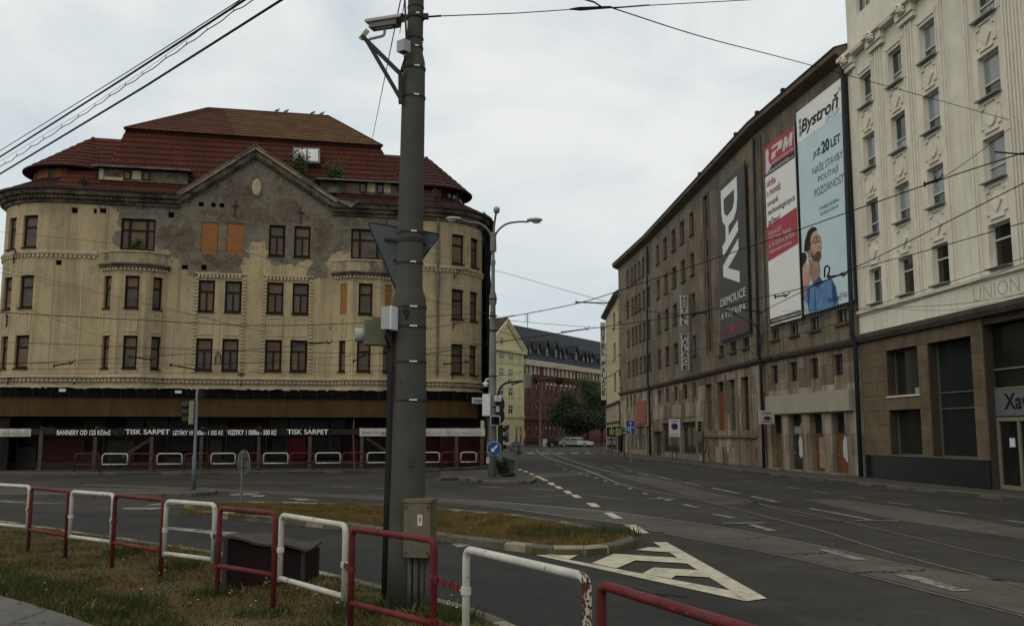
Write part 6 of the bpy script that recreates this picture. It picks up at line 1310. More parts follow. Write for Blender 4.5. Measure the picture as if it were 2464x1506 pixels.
# back of a triangular give way sign
SGB = M('sign_back_zinc', (.078, .090, .090), .5, var=.14, sc=3, bump=.05, metal=.2); TS = T('triangle_sign', 'triangular road sign seen from behind on the tall pole', 'sign', at(955, 690, PD + .25))
tri = [at(885, 538, PD + .17), at(1056, 567, PD - .02), at(958, 702, PD + .3)]
tri = [at(884, 534, PD + .20), at(1060, 564, PD + .20), at(956, 706, PD + .20)]
m_ = sum(tri, V(0, 0, 0)) / 3; rp = arc_pts([(tri[0] + tri[1]) / 2, tri[1], tri[2], tri[0], (tri[0] + tri[1]) / 2], .055, 5)[:-1]; nrm = V(0, 1, 0)
MB().prism(rp, nrm * .012).build('plate', SGB, TS)
rim = MB(); rim.tube(rp + [rp[0]], .009, 6); rim.build('rim', DKSTEEL, TS)
for Y, hw in ((580, 50), (628, 28)): MB().bar(at(975 - hw, Y - hw * .08, PD + .19), at(975 + hw, Y + hw * .14, PD + .19), .03, .03).build('mounting_rail', DKSTEEL, TS)
MB().box(at(1041, 592, PD + .197), .062, .006, .028).build('sticker', flat('sticker_grey', (.2, .23, .25)), TS)
# signal head on the pole seen from behind and the white junction box
SH1 = T('traffic_signal', 'olive traffic signal case seen from behind on the tall numbered pole', 'traffic signal', at(900, 838, PD - .05)); c = at(905, 801, PD + .02)
MB().box(c, 58 / F * PD, .2, 60 / F * PD, (V(.96, .28, 0), V(-.28, .96, 0), Z3)).build('case', SIGBACK, SH1); MB().box(c + V(.03, 0, .15), .16, .14, .05, (V(.96, .28, 0), V(-.28, .96, 0), Z3)).build('case_top', SIGBACK, SH1)
MB().lathe([(.055, 0), (.075, .03), (.078, .16), (.07, .16), (.06, .02)], c + V(-.10, .06, -.02), 14, (V(0, 0, 1), V(.28, -.96, 0), V(-.96, -.28, 0))).build('visor', GREYBOX, SH1, smooth=True)
JB = T('junction_box', 'white junction box on the left of the numbered pole', 'box', at(938, 795, PD - .2)); c = at(936, 766, PD - .22); a2 = (V(.80, .6, 0), V(-.6, .8, 0), Z3); a3 = (V(.94, -.34, 0), V(.34, .94, 0), Z3)
MB().box(c, .115, .16, 54 / F * PD, a3).build('body', GREYBOX, JB); MB().box(c + a3[0] * .062, .018, .17, 54 / F * PD + .01, a3).build('cover', WHITEBOX, JB); MB().tube([c - Z3 * .12, c - Z3 * .2], .03, 8).build('gland', BLACK, JB)
MB().tube([c - Z3 * .14 + V(-.02, 0, 0), c - Z3 * .2 + V(-.04, .02, 0), pole_c(850) + V(-pw(84), -.06, 0)], .014, 6).build('cable', BLACK, JB)
# surveillance camera on its bracket
CC = T('surveillance_camera', 'beige surveillance camera in a hooded housing on the pole top', 'camera', at(925, 75, PD)); HOOD = M('camera_hood_beige', (.33, .32, .25), .6, var=.1, sc=5, bump=.08, speck=.3)
c = at(926, 57, PD - .15); d = V(.93, -.36, .0).normalized(); d = V(d.x, d.y, -.02).normalized(); n = V(-d.y, d.x, 0).normalized(); u = n.cross(d) * -1; u = u if u.z > 0 else -u
Lc = .40; k = MB(); k.box(c - u * .015, Lc * .9, .125, .075, (d, n, u)); k.build('housing', M('camera_body_grey', (.15, .145, .12), .6, var=.1), CC)
hd = MB(); q = []
for e_, sg in ((-Lc / 2 - .03, 0), (Lc / 2 + .05, 0)):
    q.append([c + d * e_ + n * (.082 * math.cos(a)) + u * (.022 + .055 * math.sin(a) ** .7 if 0 < a < math.pi else .022) for a in [math.pi * j / 10 for j in range(11)]])
nn = 11; hd.add(q[0] + q[1], [(j, j + 1, nn + j + 1, nn + j) for j in range(10)] + [tuple(range(nn))]); q2 = [[v - u * .008 + (c - v) * .02 for v in r_] for r_ in q]; hd.add(q2[0] + q2[1], [(j, j + 1, nn + j + 1, nn + j) for j in range(10)])
hd.build('hood', HOOD, CC, smooth=True); MB().box(c + d * (Lc * .45 + .002) - u * .012, .012, .10, .058, (d, n, u)).build('front_glass', GLD, CC); MB().box(c - u * .058, Lc * .55, .06, .02, (d, n, u)).build('foot_plate', HOOD, CC)
j0 = c - u * .06; k = MB(); k.tube(arc_pts([j0, j0 - Z3 * .09, at(888, 95, PD - .1)], .04, 4), .017, 8); k.build('swivel_arm', HOOD, CC, smooth=True)
BR = T('camera_bracket', 'dark steel angle bracket carrying the camera on the pole', 'bracket', at(958, 250, PD)); 
pA, pB_, pC_ = at(872, 88, PD - .08), at(963, 178, PD - .12), at(964, 238, PD - .12)
for nm, a, e_ in (('strut', pA, pB_), ('strut', pA + V(.05, 0, -.05), pC_), ('back_plate', pB_ + Z3 * .04, pC_ - Z3 * .06)): MB().bar(a, e_, .045, .05, V(0, -1, 0)).build(nm, DKSTEEL, BR)
MB().box(pA + V(.02, 0, .02), .05, .03, .14, (V(.8, 0, -.6), V(0, 1, 0), V(.6, 0, .8))).build('end_plate', HOOD, BR)
JB2 = T('camera_junction_box', 'small grey junction box beside the camera high on the pole', 'box', at(968, 130, PD - .2)); c = at(970, 113, PD - .22); a3 = (V(.8, -.6, 0), V(.6, .8, 0), Z3)
MB().box(c, .11, .1, .135, a3).build('body', GREYBOX, JB2); MB().box(c + a3[0] * .06, .015, .105, .14, a3).build('cover', GREYBOX, JB2)
for dx in (0, .02): MB().tube([c - Z3 * .06 + V(dx, 0, 0), c - Z3 * .14 + V(dx + .02, 0, 0), c - Z3 * .26 + V(-.02 + dx, .02, 0), pB_ + V(.02, 0, .02)], .009, 6).build('cable', BLACK, JB2)
MB().tube([at(978, 100, PD - .15), at(976, 50, PD - .12), at(974, 0, PD - .1), at(974, -60, PD - .1)], .012, 6).build('cable', BLACK, JB2)
# ================================================================== weathered utility box behind the railing
UBX = T('utility_box', 'dark maroon sheet metal utility box with a sagging roofing felt lid behind the railing', 'utility box', gnd(650, 1440, GZ)); MAR = M('maroon_sheet', (.016, .009, .008), .7, var=.3, sc=3, bump=.15, streak=.4, scol=(.015, .012, .011)); FELT = M('felt_lid', (.062, .053, .042), .95, var=.3, sc=5, bump=.5)
q0, q1 = gnd(524, 1442, GZ), gnd(712, 1440, GZ); q0, q1 = gnd(540, 1418, GZ), gnd(728, 1406, GZ); q2_ = q1 + V(.06, .6, 0); q3 = q0 + V(.06, .6, 0); h_ = .60; SL = .2
b = MB(); b.add([q0, q1, q2_, q3] + [q + Z3 * (h_ - (SL if i in (1, 2) else 0)) for i, q in enumerate((q0, q1, q2_, q3))], [(3, 2, 1, 0), (4, 5, 6, 7), (0, 1, 5, 4), (1, 2, 6, 5), (2, 3, 7, 6), (3, 0, 4, 7)]); b.build('body', MAR, UBX)
for q in (q0, q1, q2_): MB().bar(q + V(0, -.005, 0), q + V(0, -.005, h_ - (0 if q is q0 else SL)), .05).build('corner_post', DKSTEEL, UBX)
k = MB(); e_ = .05; c4 = [q0 + V(-e_, -e_, 0), q1 + V(e_, -e_, 0), q2_ + V(e_, e_, 0), q3 + V(-e_, e_, 0)]; nx_ = 8
for i in range(nx_ + 1):
    for j in range(5):
        p = c4[0].lerp(c4[1], i / nx_).lerp(c4[3].lerp(c4[2], i / nx_), j / 4); k.v.append((p.x, p.y, GZ + h_ - SL * i / nx_ + .02 + .02 * math.sin(i * 1.3 + j) - .015 * (i == 0))); 
for i in range(nx_):
    for j in range(4): a = i * 5 + j; k.f.append((a, a + 5, a + 6, a + 1))
o = k.build('lid', FELT, UBX); sm = o.modifiers.new('s', 'SOLIDIFY'); sm.thickness = .03
# ================================================================== grass and weeds
def blades(name, P, n, h, w, mat, z, sparse=None, lean=.5, tags=None):
    xs = [q.x for q in P]; ys = [q.y for q in P]; pts = []
    p = np.zeros((0, 2))
    while len(p) < n:
        x = rng.uniform(min(xs), max(xs), n); y = rng.uniform(min(ys), max(ys), n); c = np.zeros(n, bool); m_ = len(P)
        for i in range(m_):
            a, b_ = P[i], P[i - 1]
            if a.y == b_.y: continue
            c ^= ((a.y > y) != (b_.y > y)) & (x < (b_.x - a.x) * (y - a.y) / (b_.y - a.y) + a.x)
        p = np.r_[p, np.c_[x, y][c]]
    p = p[:n]; n = len(p); an = rng.uniform(0, 2 * np.pi, n); hh = h * rng.uniform(.35, 1.25, n) * (1 + .5 * np.sin(p[:, 0] * 2.1 + 1) * np.sin(p[:, 1] * 1.7)); ww = w * rng.uniform(.6, 1.3, n)
    la = rng.uniform(0, 2 * np.pi, n); ll = hh * rng.uniform(0, lean, n)
    v = np.zeros((n, 4, 3)); dx, dy = np.cos(an) * ww / 2, np.sin(an) * ww / 2; bx, by_ = np.cos(la) * ll, np.sin(la) * ll
    v[:, 0] = np.c_[p[:, 0] - dx, p[:, 1] - dy, np.full(n, z)]; v[:, 1] = np.c_[p[:, 0] + dx, p[:, 1] + dy, np.full(n, z)]
    v[:, 2] = np.c_[p[:, 0] + dx * .7 + bx * .4, p[:, 1] + dy * .7 + by_ * .4, z + hh * .6]; v[:, 3] = np.c_[p[:, 0] + bx, p[:, 1] + by_, z + hh]
    me = bpy.data.meshes.new(name); me.vertices.add(n * 4); me.vertices.foreach_set('co', v.ravel()); me.loops.add(n * 6); me.polygons.add(n * 2)
    idx = np.arange(n)[:, None] * 4 + np.array([0, 1, 2, 0, 2, 3])[None]; me.loops.foreach_set('vertex_index', idx.ravel().astype(np.int32)); me.polygons.foreach_set('loop_start', np.arange(n * 2, dtype=np.int32) * 3); me.polygons.foreach_set('loop_total', np.full(n * 2, 3, dtype=np.int32)); me.update(calc_edges=True); me.validate()
    me.materials.append(mat); return link(name, me, None, **(tags or {}))
GRASS = M('verge_grass', (.135, .095, .040), .9, var=.45, sc=2.6, bump=0, col2=(.046, .058, .018), c2=(.49, .62), spec=.1); GRASSG = M('green_grass', (.034, .052, .014), .9, var=.45, sc=3, bump=0, col2=(.075, .072, .022), c2=(.5, .64), spec=.1); GRASSD = M('dry_grass', (.155, .105, .036), .9, var=.4, sc=2.2, bump=0, col2=(.085, .062, .024), c2=(.44, .6), spec=.1)
VP_ = [V(q.x, q.y) for q in fk if q.x < 3] ; near = [q for q in PB]
verge = [V(q.x, q.y - .2 + .16 * math.sin(q.x * 5.3) * math.sin(q.x * 2.1 + 1)) for q in fk if q.y > 5] + [V(3.4, 4.2), V(-2.0, 4.2)] + [V(q.x, q.y + .02) for q in reversed(PB) if q.y > 4]
blades('verge_grass', verge, 110000, .058, .011, GRASS, .075, lean=1.3, tags=dict(label='dry trampled grass covering the near verge below the railing', cat='grass', kind='stuff'))
STALK = M('dry_stalk', (.19, .14, .065), .9, var=.4, sc=3, bump=0)
blades('dry_stalks', verge, 900, .13, .006, STALK, .08, lean=.6, tags=dict(label='thin dry stalks standing out of the verge grass', cat='grass', kind='stuff'))
pb = [V(q.x, q.y) for q in PB if q.y > 4 and q.x > -14]
edge = pb + [q + V(.25, .95) for q in reversed(pb)]
blades('edge_grass', edge, 12000, .085, .010, GRASSG, .08, tags=dict(label='green grass fringe along the asphalt footpath', cat='grass', kind='stuff'))
ii = [V(q.x, q.y) for q in isc]; cx_, cy_ = sum(q.x for q in ii) / len(ii), sum(q.y for q in ii) / len(ii); ii = [V(q.x + (cx_ - q.x) * .015, q.y + (cy_ - q.y) * .09) for q in ii]
blades('island_grass', ii, 75000, .085, .014, GRASSD, .09, tags=dict(label='dry yellow grass on the traffic island', cat='grass', kind='stuff'))
tip = gnd(1470, 1290, .1); tp = [V(tip.x + 1.3 * math.cos(a) - .7, tip.y + .7 * math.sin(a) + .2) for a in [j * .35 for j in range(18)]]
blades('island_weeds', tp, 1500, .17, .012, GRASSG, .09, lean=.35, tags=dict(label='taller green weeds at the rounded tip of the traffic island', cat='weeds', kind='stuff'))
for X, Y in ((300, 1335), (420, 1370), (500, 1430), (640, 1475), (330, 1450), (860, 1478), (1090, 1490)):
    c = gnd(X, Y, .1); blades('weed_tuft', [V(c.x + .35 * math.cos(a), c.y + .3 * math.sin(a)) for a in [j * .7 for j in range(9)]], 300, .14, .010, GRASSG, .08, lean=.5, tags=dict(label={300: 'green weed tuft below the third railing panel', 420: 'green weed tuft left of the maroon utility box', 500: 'green weed tuft at the left corner of the maroon box', 640: 'green weeds in front of the maroon utility box', 330: 'green weed tuft beside the footpath edge', 860: 'green weeds left of the pole foot', 1090: 'green weeds right of the pole foot'}[X], cat='weeds', group='weed tufts in the verge', kind='stuff'))
# white yarrow flowers scattered in the verge
fl = MB(); st_ = MB(); rg = random.Random(11)
for X, Y in ((640, 1430), (655, 1437), (700, 1455), (735, 1447), (770, 1455), (375, 1400), (390, 1405), (380, 1410), (290, 1380), (95, 1445), (270, 1350), (350, 1460), (470, 1480), (720, 1475), (820, 1482), (1085, 1498), (1100, 1492), (1090, 1478), (230, 1318), (85, 1300), (120, 1340), (560, 1460), (610, 1488)):
    c = gnd(X, Y, .1)
    if X % 3 == 0: continue
    for _ in range(2):
        p = c + V(rg.uniform(-.06, .06), rg.uniform(-.06, .06), 0); z = rg.uniform(.12, .2); st_.bar(p, p + Z3 * z, .004); fl.lathe([(.001, 0), (rg.uniform(.009, .018), .005), (.001, .010)], p + Z3 * z, 7)
st_.build('yarrow_stems', GRASSG, None, fix=False, label='thin stems of yarrow growing in the verge', cat='flowers', kind='stuff'); fl.build('yarrow_flowers', flat('petal_white', (.42, .42, .37), .8), None, fix=False, label='white yarrow heads scattered over the verge', cat='flowers', kind='stuff')
# ================================================================== lamp post on the refuge
LPB = gnd(1186, 1147, .12); LD = LPB.y
def la(X, Y, dd=0.): return at(X, Y, LD + dd)
lpx = lambda px: px / 2 / F * LD
POST = M('lamp_post_grey', (.17, .17, .155), .65, var=.15, sc=2, bump=.15, streak=.3); POSTD = M('lamp_post_lower', (.105, .095, .075), .8, var=.25, sc=2, bump=.2, streak=.5)
LPO = T('street_lamp', 'triple armed street lamp post on the refuge beside the derelict building', 'street lamp', LPB)
b = MB(); pr = [(1147, 22), (1000, 20), (860, 17), (800, 16), (798, 15), (735, 13), (730, 18), (712, 18), (700, 10), (640, 9), (635, 12), (628, 12), (624, 8), (600, 8)]
b.tube([la(1184 + (1147 - Y) * .005, Y) for Y, w in pr], [lpx(w) for Y, w in pr], 14); b.build('mast', POST, LPO, smooth=True)
b = MB(); b.tube([la(1187, 605), la(1187, 560)], [lpx(16), lpx(14)], 10); b.build('arm_socket', POST, LPO)
for X, Y, sg in ((1108, 526, -1), (1272, 531, 1)):
    pts = spline([la(1187, 590), la(1187 + sg * 8, 560), la(1187 + sg * 30, 540), la(1187 + sg * 60, 534), la(X, Y + 3)], 5); MB().tube(pts, lpx(5), 8).build('arm', POST, LPO, smooth=True)
MB().tube([la(1187, 590), la(1189, 545), la(1192, 522, -.2), la(1194, 512, -.5)], lpx(5), 8).build('arm', POST, LPO, smooth=True)
HEAD = M('lamp_head_grey', (.28, .28, .26), .5, var=.1, sc=4); LENS = M('lamp_lens', (.40, .40, .36), .3, var=.1, spec=.5)
def lamp_head(p, d, ln, parent):
    n = V(-d.y, d.x, 0); k = MB(); secs = [(0, .10, .08), (.2, .16, .11), (.6, .2, .13), (.88, .15, .09), (1, .04, .03)]
    for s_, w_, h_ in secs: k.v += [tuple(p + d * (s_ * ln) + n * (w_ * math.cos(a)) + Z3 * (h_ * math.sin(a) * (1 if math.sin(a) > 0 else .45))) for a in [j * math.pi / 6 for j in range(12)]]
    for i in range(4):
        for j in range(12): k.f.append((i * 12 + j, i * 12 + (j + 1) % 12, (i + 1) * 12 + (j + 1) % 12, (i + 1) * 12 + j))
    k.f.append(tuple(range(12))); h = k.build('lamp_head', HEAD, parent, smooth=True)
    MB().lathe([(.001, -.12), (.10, -.09), (.13, 0), (.13, .02)], p + d * (ln * .6) - Z3 * .03, 12, (d * 1.6, n, Z3)).build('lens', LENS, h, smooth=True)
lamp_head(la(1110, 528), V(-1, 0, .02).normalized(), .72, LPO); lamp_head(la(1268, 531), V(1, 0, .02).normalized(), .72, LPO)
k = MB(); k.lathe([(.02, -.16), (.12, -.12), (.15, .02), (.12, .12), (.03, .15)], la(1195, 506, -.6), 12, (V(1, 0, 0), V(0, 1.5, 0), Z3)); k.build('lamp_head', HEAD, LPO, smooth=True)
for Y in (980, 905, 795, 760, 720, 1010): p = la(1186, Y); MB().lathe([(lpx(19) - .005, -.03), (lpx(19) + .012, -.03), (lpx(19) + .012, .03), (lpx(19) - .005, .03)], p, 14).build('band', BAND, LPO)
# blue keep-left arrow disc
BLUE = flat('sign_blue', (.022, .065, .20), .45); SW = flat('sign_white_face', (.55, .56, .55), .5); SBK = M('sign_back_olive', (.085, .080, .055), .75, var=.12, sc=4, bump=.05)
def disc(o, c, r, mat, n=V(0, -1, 0), th=.012, name='plate', cut=None):
    ex = Z3.cross(n).normalized(); return MB().lathe([(r, 0), (r, th)], c, 36, (ex, n.cross(ex), n)).build(name, mat, o)
KL = T('keep_left_sign', 'round blue sign with a white arrow pointing down left on the lamp post', 'sign', la(1189, 1096, -.35)); c = la(1189, 1079, -.35); r = 17 / F * LD
disc(KL, c, r, SW); disc(KL, c + V(0, -.013, 0), r * .95, BLUE, name='face'); fr = (c + V(0, -.028, 0), V(.70, 0, .71), V(-.71, 0, .70), V(0, -1, 0)); q = r * .95
poly2(KL, [(-.62 * q, 0), (-.18 * q, .36 * q), (-.18 * q, .13 * q), (.66 * q, .13 * q), (.66 * q, -.13 * q), (-.18 * q, -.13 * q), (-.18 * q, -.36 * q)], SW, fr, .003, 'arrow'); MB().bar(c, la(1186, 1079), .05).build('bracket', DKSTEEL, KL)
# boxes, domes and signals strapped to the lamp post
def boxat(X0, X1, Y0, Y1, dd, name, label, cat, mat, dep=.3, group=None, part='body'):
    c = la((X0 + X1) / 2, (Y0 + Y1) / 2, dd); o = T(name, label, cat, c - Z3 * ((Y1 - Y0) / 2 / F * LD), group); MB().box(c, (X1 - X0) / F * LD, dep, (Y1 - Y0) / F * LD).build(part, mat, o); return o, c
o, c = boxat(1161, 1180, 948, 1000, -.1, 'control_cabinet', 'tall white control cabinet on the left of the lamp post', 'cabinet', WHITEBOX); MB().box(c + V(0, -.155, 0), .28, .012, .85).build('door', WHITEBOX, o)
o, c = boxat(1190, 1206, 952, 965, -.25, 'detector_box', 'small white detector box on the lamp post above the signal', 'box', WHITEBOX); MB().box(c + V(0, -.155, 0), .2, .01, .16).build('cover', GREYBOX, o)
o, c = boxat(1194, 1202, 977, 991, -.25, 'sensor_box', 'small grey sensor box above the pedestrian signal on the lamp post', 'box', GREYBOX); MB().box(c + V(0, -.155, 0), .1, .01, .2).build('cover', GREYBOX, o)
ps, c = boxat(1181, 1203, 1000, 1024, -.35, 'pedestrian_signal', 'black pedestrian signal with pale rounded border on the lamp post', 'traffic signal', BLACK, .25); w_ = 22 / F * LD
fr_ = MB(); rp = arc_pts([c + V(0, -.13, w_ / 2), c + V(w_ / 2, -.13, w_ / 2), c + V(w_ / 2, -.13, -w_ / 2), c + V(-w_ / 2, -.13, -w_ / 2), c + V(-w_ / 2, -.13, w_ / 2), c + V(0, -.13, w_ / 2)], .07, 4)[:-1]
fr_.tube(rp + [rp[0]], .028, 6); fr_.build('border', GREYBOX, ps); MB().lathe([(.10, 0), (.13, .04), (.14, .2), (.12, .2), (.1, .02)], c + V(.03, -.13, 0), 12, (V(1, 0, 0), V(0, 0, 1), V(0, -1, 0))).build('visor', BLACK, ps)
ts, c = boxat(1198, 1211, 1022, 1085, .25, 'side_signal', 'dark vehicle signal seen edge on behind the lamp post', 'traffic signal', DKSTEEL, .3)
for i in range(3): MB().lathe([(.09, 0), (.11, .16), (.09, .16)], c + V(.1, 0, .38 - i * .38), 10, (V(0, 1, 0), Z3, V(1, 0, 0))).build('visor', BLACK, ts)
for i, (Y, lb) in enumerate(((975, 'upper dark round sign seen edge on behind the lamp post'), (1002, 'lower dark round sign seen edge on behind the lamp post'))):
    o = T('edge_sign', lb, 'sign', la(1204, Y, .2)); disc(o, la(1203, Y - 2, .2), .34, DKSTEEL, V(.8, -.6, 0)); MB().bar(la(1203, Y, .2), la(1187, Y), .04).build('bracket', DKSTEEL, o)
ps2, c = boxat(1157, 1165, 1012, 1030, -.1, 'push_button_box', 'small cream push button box on the thin mast left of the lamp post', 'box', M('cream_box', (.36, .35, .25), .6), .15); MB().box(c + V(0, -.08, 0), .06, .01, .15).build('cover', GREYBOX, ps2)
tm = T('thin_mast', 'thin grey mast with black signal pipes left of the lamp post', 'pole', gnd(1176, 1146, .12)); MB().tube([gnd(1176, 1146, .12), la(1172, 1000, -.05)], .035, 8).build('mast', POST, tm); MB().tube([la(1169, 1000, -.1), la(1170, 1060, -.1)], .05, 8).build('signal_pipe', BLACK, tm); MB().tube([la(1179, 1000, -.1), la(1179, 1050, -.1)], .05, 8).build('signal_pipe', BLACK, tm)
MB().box(la(1174, 1107, -.15), .14, .12, .28).build('meter_box', GREYBOX, tm)
for X, Y, sg, lb in ((1169, 922, -1, 'white dome camera on a short arm left of the lamp post'), (1217, 913, 1, 'grey traffic camera on a short arm right of the lamp post')):
    o = T('dome_camera', lb, 'camera', la(X, Y)); 
    if sg < 0: MB().tube(arc_pts([la(1183, 912), la(X, 912), la(X, 918)], .08, 4), .035, 8).build('arm', WHITEBOX, o); MB().lathe([(.001, -.13), (.09, -.08), (.12, 0), (.12, .1), (.03, .12)], la(X, 925), 14).build('dome', WHITEBOX, o, smooth=True)
    else: MB().bar(la(1190, 915), la(X - 6, 915), .05).build('arm', GREYBOX, o); MB().box(la(X, 912), .3, .14, .13, (V(.9, -.2, -.35), V(.2, .97, 0), V(.35, 0, .93))).build('housing', GREYBOX, o); MB().box(la(X + 7, 916), .04, .12, .11, (V(.9, -.2, -.35), V(.2, .97, 0), V(.35, 0, .93))).build('lens', BLACK, o)
# cantilever arm with hanging signals
ca = T('cantilever_gantry', 'curved cantilever arm reaching right from the lamp post with signal heads', 'gantry', la(1195, 960)); 
MB().tube(spline([la(1196, 965, .1), la(1199, 945, .1), la(1208, 928, .1), la(1224, 920, .1), la(1270, 916, .1), la(1322, 911, .1)], 5), lpx(5), 8).build('arm', DKSTEEL, ca, smooth=True)
sb2 = T('backed_signal', 'vehicle signal with pale backing board hanging on the cantilever arm', 'traffic signal', la(1269, 930)); MB().box(la(1269, 917, .05), 21 / F * LD, .03, 36 / F * LD).build('backing_board', M('pale_board', (.22, .215, .16), .7, var=.15), sb2); MB().box(la(1270, 917, -.05), .17, .2, .62).build('case', SIGBACK, sb2)
ss = T('small_signal', 'small dark signal near the end of the cantilever arm', 'traffic signal', la(1288, 922)); MB().box(la(1287, 917, .1), .15, .15, .2).build('case', BLACK, ss); MB().box(la(1292, 919, .1), .12, .15, .18).build('case_side', BLACK, ss)
sd = T('dark_signal_board', 'dark square signal board hanging over the far street', 'traffic signal', at(1345, 925, 70)); MB().box(at(1346, 917, 70), .5, .12, .48).build('board', BLACK, sd); MB().tube([at(1320, 912, 70), at(1346, 908, 70)], .03, 6).build('hanger', DKSTEEL, sd); MB().lathe([(.1, 0), (.12, .12)], at(1344, 915, 69.9), 10, (V(1, 0, 0), Z3, V(0, -1, 0))).build('visor', DKSTEEL, sd)
# grey cable cabinet and weeds at the post foot
cb = T('cable_cabinet', 'dark grey cable cabinet with sloping lid behind the lamp post', 'cabinet', gnd(1222, 1142, .12)); c = gnd(1223, 1141, .12); w_ = 27 / F * c.y; k = MB(); h_ = .62
k.prism([c + V(-w_ / 2, 0, 0), c + V(w_ / 2, 0, 0), c + V(w_ / 2, 0, h_), c + V(-w_ / 2, 0, h_ + .18)], (0, .6, 0)); k.build('body', M('cabinet_slate', (.062, .064, .062), .7, var=.15, sc=3), cb)
MB().prism([c + V(-w_ / 2 - .04, -.03, h_ + .17), c + V(w_ / 2 + .04, -.03, h_), c + V(w_ / 2 + .04, -.03, h_ + .03), c + V(-w_ / 2 - .04, -.03, h_ + .21)], (0, .66, 0)).build('lid', DKSTEEL, cb)
LEAF = M('weed_leaf', (.022, .040, .013), .8, var=.45, sc=4, bump=0, spec=.2)
def leafy(name, label, cat, c, rx, ry, rz, n, size, mat, stem=True, kind=None, seed=1, group=None, drop=0.):
    r = random.Random(seed); o = T(name, label, cat, c, group); st_ = MB(); lf = MB(); nb = max(3, n // 60)
    tips = []
    for i in range(nb):
        a, e_ = r.uniform(0, 6.28), r.uniform(.1, 1); tipp = c + V(rx * e_ * math.cos(a), ry * e_ * math.sin(a), rz * 2 * r.uniform(.35, 1.0)); tips.append(tipp); st_.tube([c + V(r.uniform(-.05, .05), 0, 0), c.lerp(tipp, .5) + V(0, 0, .06), tipp], [.02, .012, .004], 5)
    for i in range(n):
        t_ = r.choice(tips); f = r.uniform(.25, 1.05); p = c.lerp(t_, f) + V(r.gauss(0, rx * .16), r.gauss(0, ry * .16), r.gauss(0, rz * .14)); s_ = size * r.uniform(.5, 1.3)
        a = V(r.gauss(0, 1), r.gauss(0, 1), r.gauss(0, .7)).normalized(); b_ = a.orthogonal().normalized() * .5; lf.quad(p - a * s_, p + b_ * s_, p + a * s_, p - b_ * s_)
    if stem: st_.build('stem', M('weed_stem', (.05, .045, .025), .9), o)
    lf.build('foliage', mat, o, fix=False); return o
leafy('weed_shrub', 'dark green weeds between the lamp post and the cable cabinet', 'weeds', gnd(1209, 1146, .12), .32, .3, .42, 900, .06, LEAF, seed=2)
leafy('weed_clump', 'low weeds at the foot of the cable cabinet', 'weeds', gnd(1228, 1147, .12), .5, .3, .1, 300, .05, LEAF, seed=3)
# round sign backs
def round_back(X, Y, r_px, d0, basepx, label, zb):
    g = gnd(*basepx, zb); d = g.y; o = T('round_sign', label, 'sign', g); c = at(X, Y, d); r = r_px / F * d; n = V(.72, .69, 0).normalized() if X < 800 else V(-.02, 1, 0)
    disc(o, c + V(0, .02, 0), r, SBK, -n, .014); MB().lathe([(r * .985, -.012), (r * 1.01, 0), (r * 1.01, .014), (r * .97, .014)], c + V(0, .02, 0), 36, (Z3.cross(-n), (-n).cross(Z3.cross(-n)), -n)).build('rim', STEEL, o)
    for dz in (r * .38, -r * .38): tx_ = V(n.y, -n.x, 0); MB().bar(c - tx_ * (r * .55) - n * .02 + Z3 * dz, c + tx_ * (r * .55) - n * .02 + Z3 * dz, .035, .03).build('mounting_rail', DKSTEEL, o)
    MB().tube([g, V(g.x, g.y, c.z + r * .5)], .034, 10).build('post', M('sign_post_zinc', (.13, .125, .10), .6, var=.15, sc=4), o)
    MB().box(c + V(r * .55, -.02, -r * .35), .03, .004, .05).build('sticker', SW, o); return o
round_back(586, 1113, 30, 0, (580, 1210), 'round sign seen from behind on the left part of the grass island', .12)
round_back(1243, 1079, 17, 0, (1243, 1142), 'pale round sign seen from behind right of the lamp post', .12)
# signal mast on the left refuge
g = gnd(466, 1177, .12); sm_ = T('signal_mast', 'grey traffic signal mast on the left refuge before the banners', 'traffic signal', g); d = g.y
MB().tube([g, at(468, 1095, d), at(468.5, 1094, d), at(475, 935, d)], [.075, .07, .05, .048], 12).build('mast', M('mast_bluegrey', (.115, .125, .14), .6, var=.12, sc=3), sm_, smooth=True)
c = at(462, 992, d); sg_ = MB().box(c, .16, .2, 56 / F * d).build('signal_case', M('signal_olive_pale', (.20, .195, .12), .7, var=.12, sc=4), sm_)
for i, Y in enumerate((975, 992, 1010)): MB().lathe([(.085, 0), (.105, .04), (.11, .22), (.095, .22), (.08, .02)], at(456, Y, d) + V(-.03, .02, 0), 12, (V(0, .97, .0), Z3, V(-1, .15, 0))).build('visor', DKSTEEL, sg_)
MB().box(at(486, 948, d), .16, .2, .26).build('cross_signal', BLACK, sm_); MB().bar(at(475, 945, d), at(484, 940, d), .03).build('bracket', DKSTEEL, sm_)
# small post with a bracket in front of the banners
g = gnd(853, 1128, .12); tp_ = T('slim_post', 'slim weathered post between the far railing and the white banner', 'pole', g); MB().tube([g, at(850, 1035, g.y), at(852, 1010, g.y)], [.05, .045, .03], 8).build('post', POSTD, tp_)
